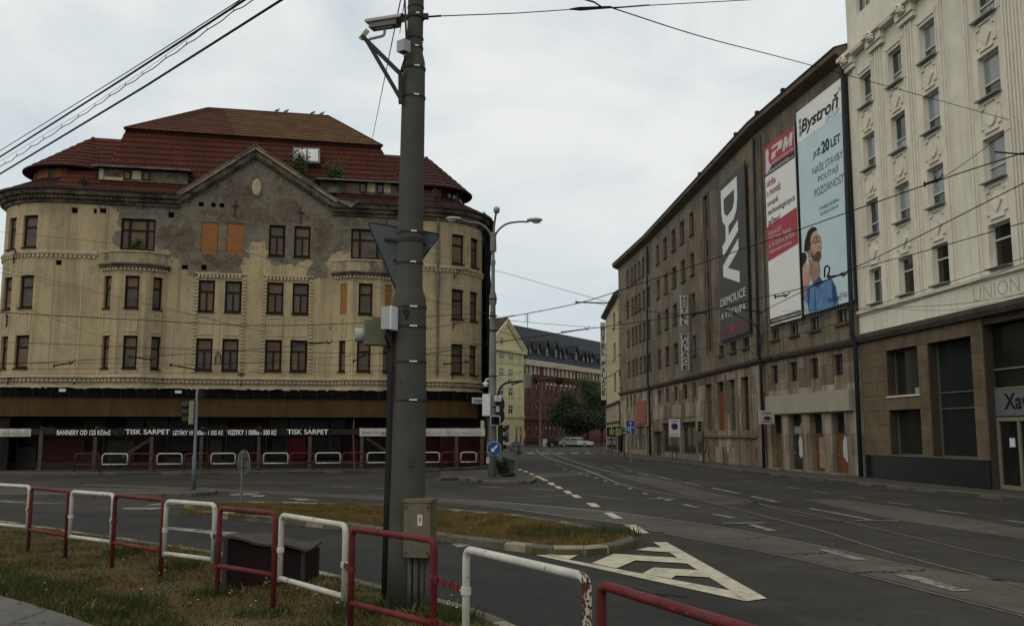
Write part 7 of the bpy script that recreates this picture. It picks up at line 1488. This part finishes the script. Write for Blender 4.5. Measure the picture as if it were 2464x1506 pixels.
# ================================================================== far railing before the banners
FR = T('far_railing', 'low red and white railing on the pavement under the banners', 'railing', lp(10, -4.0, .12)); FPt = Path([lp(-4, -3.75).xy, lp(13, -3.75).xy, lp(23.5, -3.55).xy], 1)
xs_ = [(180, 240, 'r'), (246, 307, 'w'), (313, 373, 'r'), (378, 438, 'w'), (444, 502, 'r'), (508, 566, 'w'), (572, 628, 'r'), (634, 693, 'w'), (698, 756, 'r'), (760, 819, 'w'), (824, 880, 'r'), (884, 940, 'w'), (946, 1000, 'r'), (1006, 1057, 'w'), (1062, 1106, 'r'), (1109, 1146, 'w'), (1150, 1172, 'r')]
for x0, x1, c in xs_:
    ua, ub = FPt.hit(x0, 1105)[0], FPt.hit(x1, 1105)[0]; A, B = FPt.at(ua), FPt.at(ub); zt = 1.02; zb = .1 if c == 'r' else .50; m = MB()
    m.tube(arc_pts([A + Z3 * zb, A + Z3 * zt, B + Z3 * zt, B + Z3 * zb], .16, 4), .034, 8); m.tube([A + Z3 * .5, B + Z3 * .5], .032, 8); m.build('railing_panel', WHITEP if c == 'w' else REDP, FR, smooth=True)
    if c == 'w':
        k = MB()
        for p, s in ((A, -1), (B, 1)):
            for z in (.52, .62): k.bar(p + Z3 * z, FPt.at((ua if s < 0 else ub) + s * .14) + Z3 * z, .05)
        k.build('clamp', REDP, FR)
# ================================================================== right pavement signs
def post_sign(name, label, X, Ybase, parts, thick=.03):
    g = gnd(X, Ybase, .12); o = T(name, label, 'sign', g); return o, g
o, g = post_sign('zone_sign', 'white ZÓNA parking sign with a no parking roundel on the right pavement', 1622, 1106, None); g = gnd(1622, 1107, .12); d = g.y; c = at(1623, 1029, d); ax = (V(1, 0, 0), V(0, 1, 0), Z3); wd, h = 27 / F * d, 43 / F * d
MB().box(c, wd, .03, h).build('plate', SW, o); MB().box(c + V(0, .018, 0), wd * 1.06, .02, h * 1.04).build('backing', DKSTEEL, o); fr = (c + V(-wd / 2, -.016, -h / 2), V(1, 0, 0), Z3, V(0, -1, 0)); text(o, 'ZÓNA', BLACK, fr, wd * .14, wd * .86, h * .82, h * .95, bold=.01)
disc(o, c + V(0, -.017, h * .08), wd * .3, flat('roundel_red', (.22, .02, .04)), name='roundel'); disc(o, c + V(0, -.031, h * .08), wd * .235, flat('roundel_blue', (.03, .03, .15)), name='roundel_field'); MB().bar(c + V(-wd * .17, -.047, h * .08 + wd * .17), c + V(wd * .17, -.047, h * .08 - wd * .17), .01, wd * .07, V(0, -1, 0)).build('slash', MATS['roundel_red'], o)
for v in (.14, .07): MB().box(c + V(0, -.02, -h / 2 + h * v), wd * .75, .01, h * .025).build('text_line', GT, o)
for dx in (-.2, .12): MB().tube([V(c.x + dx, d + .05, .12), V(c.x + dx, d + .05, c.z)], .035, 8).build('post', DKSTEEL, o)
g = gnd(1513, 1100, .12); d = 64.; o = T('lane_sign', 'blue lane arrangement sign with white lines on the right pavement', 'sign', V(at(1514, 1040, d).x, d, .12)); c = at(1517, 1027, d); wd, h = 21.5 / F * d, 32 / F * d
MB().box(c, wd, .03, h).build('plate', SW, o); MB().box(c + V(0, -.012, 0), wd * .94, .03, h * .96).build('face', BLUE, o); fr = (c + V(-wd / 2, -.028, -h / 2), V(1, 0, 0), Z3, V(0, -1, 0))
for x0, x1, y0, y1 in ((.46, .54, .03, .62), (.06, .46, .45, .49), (.54, .94, .45, .49), (.42, .58, .7, .86), (.2, .34, .22, .36)): poly2(o, [(x0 * wd, y0 * h), (x1 * wd, y0 * h), (x1 * wd, y1 * h), (x0 * wd, y1 * h)], SW, fr, .004, 'road_line')
MB().tube([V(c.x, d + .05, .12), V(c.x, d + .05, c.z)], .04, 8).build('post', STEEL, o)
YG = flat('sign_lime', (.42, .52, .05), .5)
for X, Y, w_, d, lb in ((1488, 1039, 13, 80., 'lime bordered pedestrian crossing sign on the right pavement'), (1472, 1039, 10, 84., 'lime bordered crossing sign seen at an angle by the building corner')):
    c = at(X * .9856 if False else X, Y, d); o = T('crossing_sign', lb, 'sign', V(c.x, d, .12)); s_ = w_ / F * d; n = V(0, -1, 0)
    c = at(X - 22 + (0 if w_ == 13 else -0), Y, d) if False else c; MB().box(c, s_, .03, s_ * 1.08).build('plate', YG, o); MB().box(c + V(0, -.02, 0), s_ * .66, .02, s_ * .72).build('face', flat('sign_dark_blue', (.015, .03, .06)), o); poly2(o, [(0, s_ * .25), (s_ * .22, -s_ * .2), (-s_ * .22, -s_ * .2)], SW, (c, V(1, 0, 0), Z3, n), .034, 'walker'); MB().tube([V(c.x, d + .05, .12), V(c.x, d + .05, c.z)], .04, 8).build('post', DKSTEEL, o)
c = at(1502, 1041, 78.); o = T('direction_disc', 'round blue sign with a white right arrow on the right pavement', 'sign', V(c.x, 78., .12)); disc(o, c, 6.6 / F * 78, BLUE); poly2(o, [(-.16, .02), (.02, .02), (.02, .07), (.17, 0), (.02, -.07), (.02, -.02), (-.16, -.02)], SW, (c + V(0, -.013, 0), V(1, 0, 0), Z3, V(0, -1, 0)), .004, 'arrow'); MB().tube([V(c.x, 78.05, .12), V(c.x, 78.05, c.z)], .04, 8).build('post', DKSTEEL, o)
g = gnd(1693, 1117, .12); d = g.y; o = T('right_signal', 'slim traffic signal on the right pavement before the graffiti wall', 'traffic signal', g); MB().tube([g, at(1691, 1030, d)], [.06, .05], 10).build('mast', DKSTEEL, o); sc1 = MB().box(at(1690, 1025, d), .2, .2, .62).build('signal_case', SIGBACK, o)
for i, Y in enumerate((1017, 1025, 1033)): MB().lathe([(.09, 0), (.11, .2), (.09, .2)], at(1687, Y, d), 10, (V(0, 1, 0), Z3, V(-1, -.2, 0))).build('visor', BLACK, sc1)
# curved bracket lamp on the hotel wall
u_ = ru(1830, 850); p0 = RP.at(u_, 6.6, .12); wl = T('wall_lamp', 'bracket street lamp arching out from the hotel wall before the DAV banner', 'street lamp', p0); tipL = at(1772, 757, p0.y - 2.5); MB().tube(spline([p0, at(1829, 810, p0.y - .3), at(1815, 780, p0.y - 1.2), tipL], 5), .05, 8).build('arm', POST, wl, smooth=True); lamp_head(tipL, (tipL - at(1815, 780, p0.y - 1.2)).normalized(), 1.0, wl)
u_ = ru(1492, 900); p0 = RP.at(u_, 8.0, .12); wl2 = T('wall_lamp', 'bracket street lamp arching from the cream hotel wing', 'street lamp', p0); tipL = at(1468, 905, p0.y - 2); MB().tube(spline([p0, at(1490, 890, p0.y - .6), at(1482, 896, p0.y - 1.4), tipL], 5), .05, 8).build('arm', POST, wl2, smooth=True); lamp_head(tipL, V(-.9, -.2, -.2).normalized(), .9, wl2)
# corner railing by the far crossing
cr_ = T('corner_railing', 'short red railing at the far corner of the right pavement', 'railing', gnd(1450, 1086, .12))
for i, (X0, X1) in enumerate(((1424, 1440), (1446, 1462), (1466, 1482))):
    A, B = at(X0, 1080, 92), at(X1, 1081, 91); A.z = B.z = 0; k = MB(); k.tube(arc_pts([A + Z3 * .1, A + Z3 * 1.0, B + Z3 * 1.0, B + Z3 * .1], .1, 3), .035, 6); k.tube([A + Z3 * .5, B + Z3 * .5], .03, 6); k.build('railing_panel', REDP, cr_)
# ================================================================== parked cars
def car(name, label, X, Yb, paint, ang, ln=4.4, ht=1.5, est=False):
    d = 2. * F / (Yb - HOR); d = min(d, 150); c = at(X, Yb, d); c.z = 0; o = T(name, label, 'car', V(c.x, c.y, 0), 'cars parked along the far street'); ex = V(math.cos(ang), math.sin(ang), 0); ey = V(-ex.y, ex.x, 0); P_ = lambda x, y, z: c + ex * x + ey * y + Z3 * z
    h = ln / 2; w = .86; side = [(-h, .35), (-h, .75), (-h + .15, .95), (-h + .3, 1.0), (h - 1.15, .95), (h - .2, .78), (h, .6), (h, .3), (h - .5, .22), (-h + .5, .22)]
    MB().prism([P_(x, -w, z) for x, z in side], ey * (2 * w)).build('body', paint, o)
    cab = [(-h + .12 if est else -h + .5, .98), (-h + .45 if est else -h + 1.0, ht - .06), (-h + 1.2, ht), (.35, ht - .02), (h - 1.2, .97)]
    b = MB(); n = len(cab); lo_ = [P_(x, -w * .96, z) for x, z in cab]; hi_ = [P_(x, w * .96, z) for x, z in cab]
    for i, (x, z) in enumerate(cab):
        if z > 1.1: lo_[i] = P_(x, -w * .78, z); hi_[i] = P_(x, w * .78, z)
    b.add(lo_ + hi_, [tuple(reversed(range(n))), tuple(range(n, 2 * n))] + [(i, (i + 1) % n, n + (i + 1) % n, n + i) for i in range(n)]); b.build('cabin', paint, o)
    for sy in (-1, 1):
        for x0, x1 in ((-h + .75, -.35), (-.25, .95)): MB().prism([P_(x0, sy * w * .955, 1.03), P_(x1 + .25 * (x1 > 0), sy * w * .955, 1.03), P_(x1 - .15 * (x1 > 0), sy * w * .83, ht - .13), P_(x0 + .1, sy * w * .83, ht - .13)], ey * (sy * .02)).build('side_window', GLD, o)
        for x in (-h + .8, h - .85):
            tw = MB().lathe([(.2, 0), (.31, .0), (.33, .04), (.33, .16), (.31, .2), (.2, .2)], P_(x, sy * w * .80, .33), 16, (ex, Z3, ey * sy)).build('wheel', BLACK, o); MB().lathe([(.18, .2), (.2, .215), (.02, .22)], P_(x, sy * w * .80, .33), 12, (ex, Z3, ey * sy)).build('rim', STEEL, tw)
        MB().box(P_(h - .12, sy * .6, .68), .22, .32, .14, (ex, ey, Z3)).build('headlight', GLL, o); MB().box(P_(-h + .04, sy * .66, .8), .1, .22, .3, (ex, ey, Z3)).build('tail_light', flat('tail_red', (.2, .01, .01)), o)
    MB().prism([P_(h - 1.16, -w * .8, 1.0), P_(h - 1.16, w * .8, 1.0), P_(.42, w * .68, ht - .08), P_(.42, -w * .68, ht - .08)], ex * .03).build('windscreen', GLD, o); MB().box(P_(0, 0, .28), ln * .98, 1.74, .12, (ex, ey, Z3)).build('sill', BLACK, o)
CB = M('car_black', (.008, .008, .009), .25, var=.1, bump=0, spec=.6); CS = M('car_silver', (.27, .28, .29), .3, var=.05, bump=0, metal=.5); CWt = M('car_white', (.36, .37, .36), .3, var=.04, bump=0, spec=.5)
car('parked_car', 'black estate car parked nearest the brick house', 1349, 1073.5, CB, math.radians(186), 4.7, 1.5, True); car('parked_car', 'silver car parked between the black and the white car', 1374, 1072.8, CS, math.radians(10), 4.3, 1.5); car('parked_car', 'white car parked at the right beside the tree trunk', 1395, 1072.2, CWt, math.radians(-28), 4.1, 1.5)
# ================================================================== street tree at the far corner
def tree(name, label, c, hgt, rx, rz, zc, n, mats, seed):
    r = random.Random(seed); o = T(name, label, 'tree', c); tr = MB(); tr.tube([c, c + V(.1, 0, 1.6), c + V(0, .1, 3.2)], [.28, .22, .18], 8); lf = MB(); lf2 = MB(); cl = []
    for i in range(34):
        a = r.uniform(0, 6.28); e_ = r.uniform(.15, 1) ** .6; zz = zc + rz * r.uniform(-1, 1) * math.sqrt(max(0, 1 - e_ * e_ * .8)); q = c + V(rx * e_ * math.cos(a), rx * e_ * math.sin(a) * .8, zz); cl.append(q); tr.tube([c + V(0, 0, 2.2 + r.random()), c.lerp(q, .55) + V(0, 0, .5), q], [.11, .06, .02], 5)
    for i in range(n):
        q = r.choice(cl); p = q + V(r.gauss(0, .75), r.gauss(0, .75), r.gauss(0, .55)); s_ = r.uniform(.10, .24); a = V(r.gauss(0, 1), r.gauss(0, 1), r.gauss(0, .6)).normalized(); b_ = a.orthogonal().normalized() * .6; (lf if i % 3 else lf2).quad(p - a * s_, p + b_ * s_, p + a * s_, p - b_ * s_)
    tr.build('trunk', M('bark', (.05, .042, .032), .95, var=.3, sc=3), o); lf.build('crown', mats[0], o, fix=False); lf2.build('crown', mats[1], o, fix=False)
LG = M('leaf_dark', (.014, .026, .009), .75, var=.5, sc=.7, bump=0, spec=.2); LG2 = M('leaf_mid', (.032, .048, .014), .75, var=.5, sc=.7, bump=0, spec=.2); LY = M('leaf_yellowing', (.09, .07, .014), .8, var=.4, sc=1, bump=0)
c = at(1413, 1072, 158); c.z = 0; tree('street_tree', 'dense dark green street tree before the brick house', c, 9, 5.6, 4.2, 6.4, 19000, (LG, LG2), 5)
c = at(1448, 1072, 168); c.z = 0; tree('street_tree', 'smaller tree with yellowing leaves behind the dark green tree', c, 9, 2.8, 2.6, 7.6, 4500, (LY, LG2), 8)
c = at(1300, 1074, 146.); c.z = 0; fpz = T('far_pole', 'slim grey tram pole before the brick house', 'pole', c); MB().tube([c, V(c.x, c.y, at(1300, 960, c.y).z)], [.22, .14], 8).build('mast', POSTD, fpz)
MB().tube([V(c.x + .3, c.y, at(1302, 960, c.y).z), V(c.x + .35, c.y, at(1303, 920, c.y).z)], .1, 6).build('upper_mast', POSTD, fpz)
fb = T('far_cabinet', 'small grey cabinet at the foot of the brick house', 'cabinet', at(1310, 1070, 150)); c = at(1311, 1071, 150.); c.z = .6; MB().box(c, .7, .5, 1.1).build('body', GREYBOX, fb); MB().box(c + V(0, 0, .58), .76, .56, .08).build('lid', GREYBOX, fb)
# ================================================================== plants on the roof and pigeons on the ridge
RG_ = M('roof_weed_leaf', (.055, .085, .022), .8, var=.4, sc=4, bump=0, spec=.2); RGD = M('roof_weed_dry', (.085, .058, .028), .9, var=.4, sc=4, bump=0)
leafy('roof_shrub', 'green shrub growing in front of the roof window', 'shrub', Lp(720, 430, .4), .62, .3, .82, 1500, .07, RG_, seed=21); leafy('roof_shrub', 'green shrub growing on the mansard right of the roof window', 'shrub', Lp(806, 444, .2), .72, .3, .70, 1500, .07, RG_, seed=22)
leafy('roof_weed', 'brown dry weed on the roof edge beside the catenary pole', 'weeds', Lp(944, 446, .1), .4, .2, .3, 350, .05, RGD, seed=23); leafy('roof_weed', 'low green weeds on the eave between the roof shrubs', 'weeds', Lp(770, 440, .2), .9, .2, .12, 350, .05, RG_, seed=24); leafy('roof_weed', 'dry weed in the valley of the left side roof', 'weeds', Lp(200, 447, -.1), .4, .25, .3, 400, .05, RGD, seed=25); leafy('window_weed', 'green plant growing on the sill of the triple window above the left oriel', 'plant', LPa.at(LPa.hit(326, 598)[0], 12.1, .05), .45, .12, .3, 450, .05, RG_, seed=26); leafy('roof_weed', 'weeds in the gutter right of the pole', 'weeds', Lp(1048, 492, -.4), .3, .2, .45, 260, .05, RGD, seed=27)
for X, Y, lb in ((667, 267.5, 'leftmost pigeon sitting on the roof ridge'), (689, 269, 'second pigeon from the left on the roof ridge'), (752.6, 274, 'pigeon leaning forward on the roof ridge, third from left'), (775, 275, 'rightmost pale pigeon on the roof ridge')):
    p = Lp(X, Y, 7.5); p.z = RA.lerp(RB_, (p - RA).length / (RB_ - RA).length).z + .17; o = T('pigeon', lb, 'bird', p - Z3 * .06, 'pigeons on the roof ridge'); m = MB(); m.tube([p + V(-.19, 0, -.03), p + V(-.1, 0, 0), p + V(0, 0, .02), p + V(.08, 0, .05), p + V(.11, 0, .11), p + V(.15, 0, .12), p + V(.18, 0, .11)], [.015, .05, .075, .06, .035, .035, .006], 8); m.build('body', M('pigeon_grey', (.09, .095, .10), .8, var=.2, sc=8), o, smooth=True)
    k = MB(); k.bar(p - Z3 * .04, p - Z3 * .12, .012); k.bar(p + V(.03, 0, -.04), p + V(.03, 0, -.12), .012); k.build('legs', RUST, o)
# ================================================================== overhead wires
def hang(pts, n=8): return spline([at(x, y, d) for x, y, d in pts], n)
def far(raw, a=18., b=18.):
    return [raw[0] + (raw[0] - raw[1]).normalized() * a] + list(raw) + [raw[-1] + (raw[-1] - raw[-2]).normalized() * b]
def wire(label, pts, r, name='overhead_wire', group='overhead tram wires', raw=None):
    if raw and 'top left' in label: raw = far(raw)
    m = MB(); m.tube(raw or hang(pts), r, 5); o = m.build(name, WIRE, None, fix=False); tag(o, label, 'wire', group); return o
hz = lambda X, Y, z: gnd(X, Y, z)
wire('thick upper cable crossing the top left sky', None, .013, raw=[hz(-60, 416, 6.3), hz(300, 188, 6.3), hz(596, -4, 6.3), hz(700, -75, 6.3)])
wire('thick lower cable crossing the top left sky', None, .013, raw=[hz(-60, 455, 6.0), hz(350, 208, 6.0), hz(680, -1, 6.0), hz(800, -80, 6.0)])
wire('thin cable above the two thick cables at top left', None, .006, raw=[hz(-60, 400, 6.4), hz(300, 178, 6.4), hz(585, -4, 6.4), hz(680, -65, 6.4)])
wv = [hz(-40, 425, 6.15)]
zz7 = lambda x, y: nat(x / 2.464, y / 2.464)
dr = [(30, 985), (100, 940), (185, 885), (262, 838), (370, 768), (470, 705), (570, 640), (658, 580), (755, 515), (858, 450), (997, 352), (1122, 268), (1245, 182), (1405, 68), (1525, 0)]
for (x0, y0), (x1, y1) in zip(dr, dr[1:]): wv += [hz(*zz7(x0, y0), 6.15), hz(*zz7((x0 + x1) / 2, (y0 + y1) / 2 + 8), 6.15)]
wv.append(hz(*zz7(1560, -30), 6.15)); wv = spline(wv, 4); ww = wire('sagging cable with droppers between the thick cables at top left', None, .0055, raw=wv)
k = MB()
for x, y in dr: k.tube([hz(*zz7(x, y + 4), 6.15), hz(*zz7(x, y - 16), 6.16)], .0045, 4)
k.build('dropper', WIRE, ww, fix=False, kind='stuff')
wire('thin carrier line above the sagging cable at top left', None, .0025, raw=[hz(*zz7(-40, 995), 6.16), hz(*zz7(470, 690), 6.16), hz(*zz7(900, 405), 6.16), hz(*zz7(1460, -5), 6.16)])
PE = pole_c(43) + V(pw(46) + .18, -.02, .01)
nodeA = at(1448, 18, 13.5)
wire('span wire from the numbered pole to the insulator at top centre', None, .007, raw=[PE, PE.lerp(at(1395, 22, 13.2), .5) - Z3 * .015, at(1395, 22, 13.2)])
ins = T('strain_insulator', 'dark strain insulator on the span wire at top centre', 'insulator', at(1395, 22, 13.2)); MB().tube([at(1372, 23, 13.), at(1395, 22, 13.2), at(1470, 18, 13.7)], [.012, .03, .02], 6).build('rod', WIRE, ins); MB().tube([at(1402, -2, 13.3), at(1430, 6, 13.4), nodeA], .014, 6).build('hook', WIRE, ins); MB().tube([at(1475, 20, 13.7), at(1562, 13, 14.3)], .012, 6).build('tail', WIRE, ins)
wire('span wire leaving the top centre insulator to the right', None, .008, raw=hang([(1470, 19, 13.7), (1650, 9, 15), (1830, -1, 16.5), (1950, -8, 17.5)]) + [RP.at(4.0, 12.5, 0)])
wire('long span wire descending from top centre to the pale office house', [(1470, 19, 13.7), (1700, 92, 17), (1960, 160, 22), (2440, 292, 30.5)], .010)
wire('thin guy wire from the pole top down to the mansard roof', None, .009, raw=far([at(966, -10, 12), at(880, 412, 54)], 3, 0))
wire('short guy wire beside the surveillance camera', [(975, -10, 11.5), (968, 40, 13), (962, 80, 15)], .006)
N1 = (2440, 302, 30.4)
wire('short wire from the office house anchor to the feed wire', [N1, (2350, 372, 28.5), (2262, 432, 26.5), (2238, 442, 26.2)], .011); wire('wire leaving the office house anchor to the right edge', [N1, (2470, 303, 29.5)], .010)
an = T('wall_anchor', 'dark wire anchor on the office house at the right edge', 'anchor', at(2440, 305, 30.4)); MB().tube([at(2438, 294, 30.4), at(2436, 312, 30.4)], .05, 6).build('ring', WIRE, an); MB().bar(at(2394, 366, 29), at(2475, 373, 27.5), .07, .05).build('bar', WIRE, an)
WS = [('feed wire rising from the lamp post across the street to the right edge', [(1188, 769, 42), (1385, 731, 40), (1518, 690, 38), (1850, 578, 33), (2240, 441, 27), (2480, 362, 24), (3000, 190, 18)], .018),
      ('second feed wire from the derelict corner to the right edge', [(1000, 856, 44), (1192, 825, 43), (1418, 791, 41), (1642, 759, 38), (1825, 718, 35), (2015, 663, 32), (2480, 433, 24), (3000, 175, 18)], .016),
      ('contact wire branching below the second feed wire to the right edge', [(1840, 746, 36), (2015, 664, 32), (2240, 600, 28), (2480, 531, 24), (3000, 380, 18)], .014),
      ('low contact wire before the blank shop fascia', [(1640, 850, 40), (2000, 762, 32), (2250, 690, 27), (2480, 615, 23)], .010), ('lowest contact wire before the shop fascia', [(1700, 862, 40), (2060, 766, 31), (2280, 700, 27), (2480, 628, 23)], .010),
      ('thin wire above the shop cornice of the office house', [(1800, 790, 38), (2060, 748, 32), (2300, 732, 28), (2480, 704, 25)], .008), ('thin wire crossing the blank banner foot', [(1880, 748, 35), (2100, 742, 31), (2300, 745, 28), (2480, 700, 25)], .006),
      ('long thin wire from the derelict top storey across to the street', [(850, 553, 50), (1037, 610, 46), (1222, 659, 44), (1473, 729, 40), (1640, 760, 44)], .010),
      ('thin wire falling from the boarded windows past the pole to the lamp post', [(583, 605, 49), (760, 650, 47), (953, 703, 45), (1172, 753, 43)], .010), ('thin wire rising from the boarded windows to the triple window', [(583, 605, 49), (700, 580, 49), (850, 553, 50)], .008),
      ('thin wire crossing the top storey at far left', [(-20, 556, 40), (200, 578, 43), (430, 600, 46), (583, 605, 49)], .007), ('thin wire slanting down over the left oriel', [(-20, 640, 40), (250, 705, 42), (611, 793, 45), (760, 830, 46)], .007), ('second thin wire slanting down over the left oriel', [(-20, 652, 40), (250, 710, 42), (500, 768, 44), (620, 795, 45)], .006), ('thin wire slanting to the first floor of the left oriel', [(-20, 712, 40), (150, 775, 42), (307, 836, 43), (420, 880, 44)], .006),
      ('thick dark wire sagging across the first floor of the derelict building', [(-20, 751, 38), (300, 768, 40), (611, 783, 41), (868, 777, 41), (1000, 764, 41), (1188, 752, 42)], .016),
      ('contact wire rising past the pole to the lamp post', [(-20, 878, 36), (300, 861, 38), (571, 843, 40), (868, 816, 41), (1130, 774, 42), (1242, 758, 43)], .011), ('level contact wire across the first floor windows', [(-20, 822, 37), (300, 834, 39), (611, 845, 40), (1020, 853, 42), (1180, 856, 43)], .010), ('lower level contact wire across the first floor windows', [(-20, 873, 36), (300, 874, 38), (611, 872, 40), (1020, 841, 42), (1242, 816, 43)], .009), ('thin wire below the first floor windows', [(-20, 890, 36), (300, 885, 38), (611, 874, 40), (900, 880, 41), (1170, 886, 43)], .007), ('thin wire along the band above the canopy', [(-20, 902, 36), (300, 898, 38), (700, 895, 40), (1000, 893, 42), (1180, 903, 43)], .007),
      ('wire crossing the sky from the yellow gable to the cream wing', [(1215, 770, 60), (1350, 782, 70), (1503, 792, 85)], .016), ('wire descending from the lamp post over the brick house', [(1192, 793, 44), (1300, 830, 55), (1405, 857, 70), (1503, 876, 90)], .014), ('wire level with the brick house dormers', [(1192, 842, 44), (1330, 850, 60), (1503, 860, 90)], .012), ('wire before the brick house top windows', [(1192, 905, 44), (1330, 885, 60), (1420, 873, 75), (1500, 880, 90)], .012), ('wire along the cream wing windows', [(1418, 880, 70), (1480, 870, 80), (1560, 850, 75), (1640, 830, 66)], .012), ('thin wire across the grey hotel upper storeys', [(1419, 726, 60), (1500, 745, 62), (1650, 765, 58), (1830, 860, 50)], .010)]
for lb, pts, r in WS: wire(lb, pts, r)
# section insulators on the wires
for i, (a, b, lb) in enumerate((((1386, 727, 42), (1472, 730, 42), 'thin section insulator in the sky above the street end'), ((1352, 799, 50), (1415, 791, 50), 'section insulator in the sky left of the cream wing'), ((1640, 758, 40), (1700, 752, 40), 'section insulator before the hotel letters'), ((1995, 666, 32), (2035, 660, 32), 'section insulator before the blue shirt of the banner'), ((1865, 714, 36), (1895, 710, 36), 'section insulator at the lower edge of the PM banner'), ((311, 858, 40), (368, 866, 40), 'section insulator before the left oriel'), ((410, 878, 40), (478, 890, 40), 'section insulator left of the paired windows'), ((716, 826, 42), (795, 824, 42), 'section insulator right of the paired windows'), ((1068, 876, 43), (1128, 870, 43), 'section insulator before the rounded right corner'), ((1232, 925, 48), (1275, 912, 48), 'section insulator below the cantilever arm'), ((2225, 444, 26.6), (2262, 430, 26.6), 'wire clamp before the office house windows'), ((850, 870, 43), (880, 852, 43), 'section insulator below the left of the pole'), ((130, 880, 39), (175, 872, 39), 'section insulator at the far left of the facade'), ((1785, 745, 39), (1835, 752, 39), 'section insulator before the DAV banner foot'), ((1855, 860, 40), (1800, 880, 40), 'section insulator above the shop piers'))):
    A, B = at(*a), at(*b); o = T('section_insulator', lb, 'insulator', A, 'section insulators'); MB().tube([A, B], .03, 6).build('rod', WIRE, o); t_ = (B - A).normalized(); MB().tube([A + Z3 * .07, A - Z3 * .07], .03, 5).build('clamp', WIRE, o); MB().tube([B - t_ * .15 + Z3 * .1, B - t_ * .1 - Z3 * .08, B + t_ * .1 + Z3 * .1], .022, 5).build('clamp', WIRE, o)
lpw = spline([at(1984, 668, 32.2), at(1985, 645, 32.2), at(1991, 640, 32.2), at(1996, 648, 32.2), at(1990, 668, 32.2)], 5); wire('small looped cable before the blue banner', None, .03, raw=lpw)
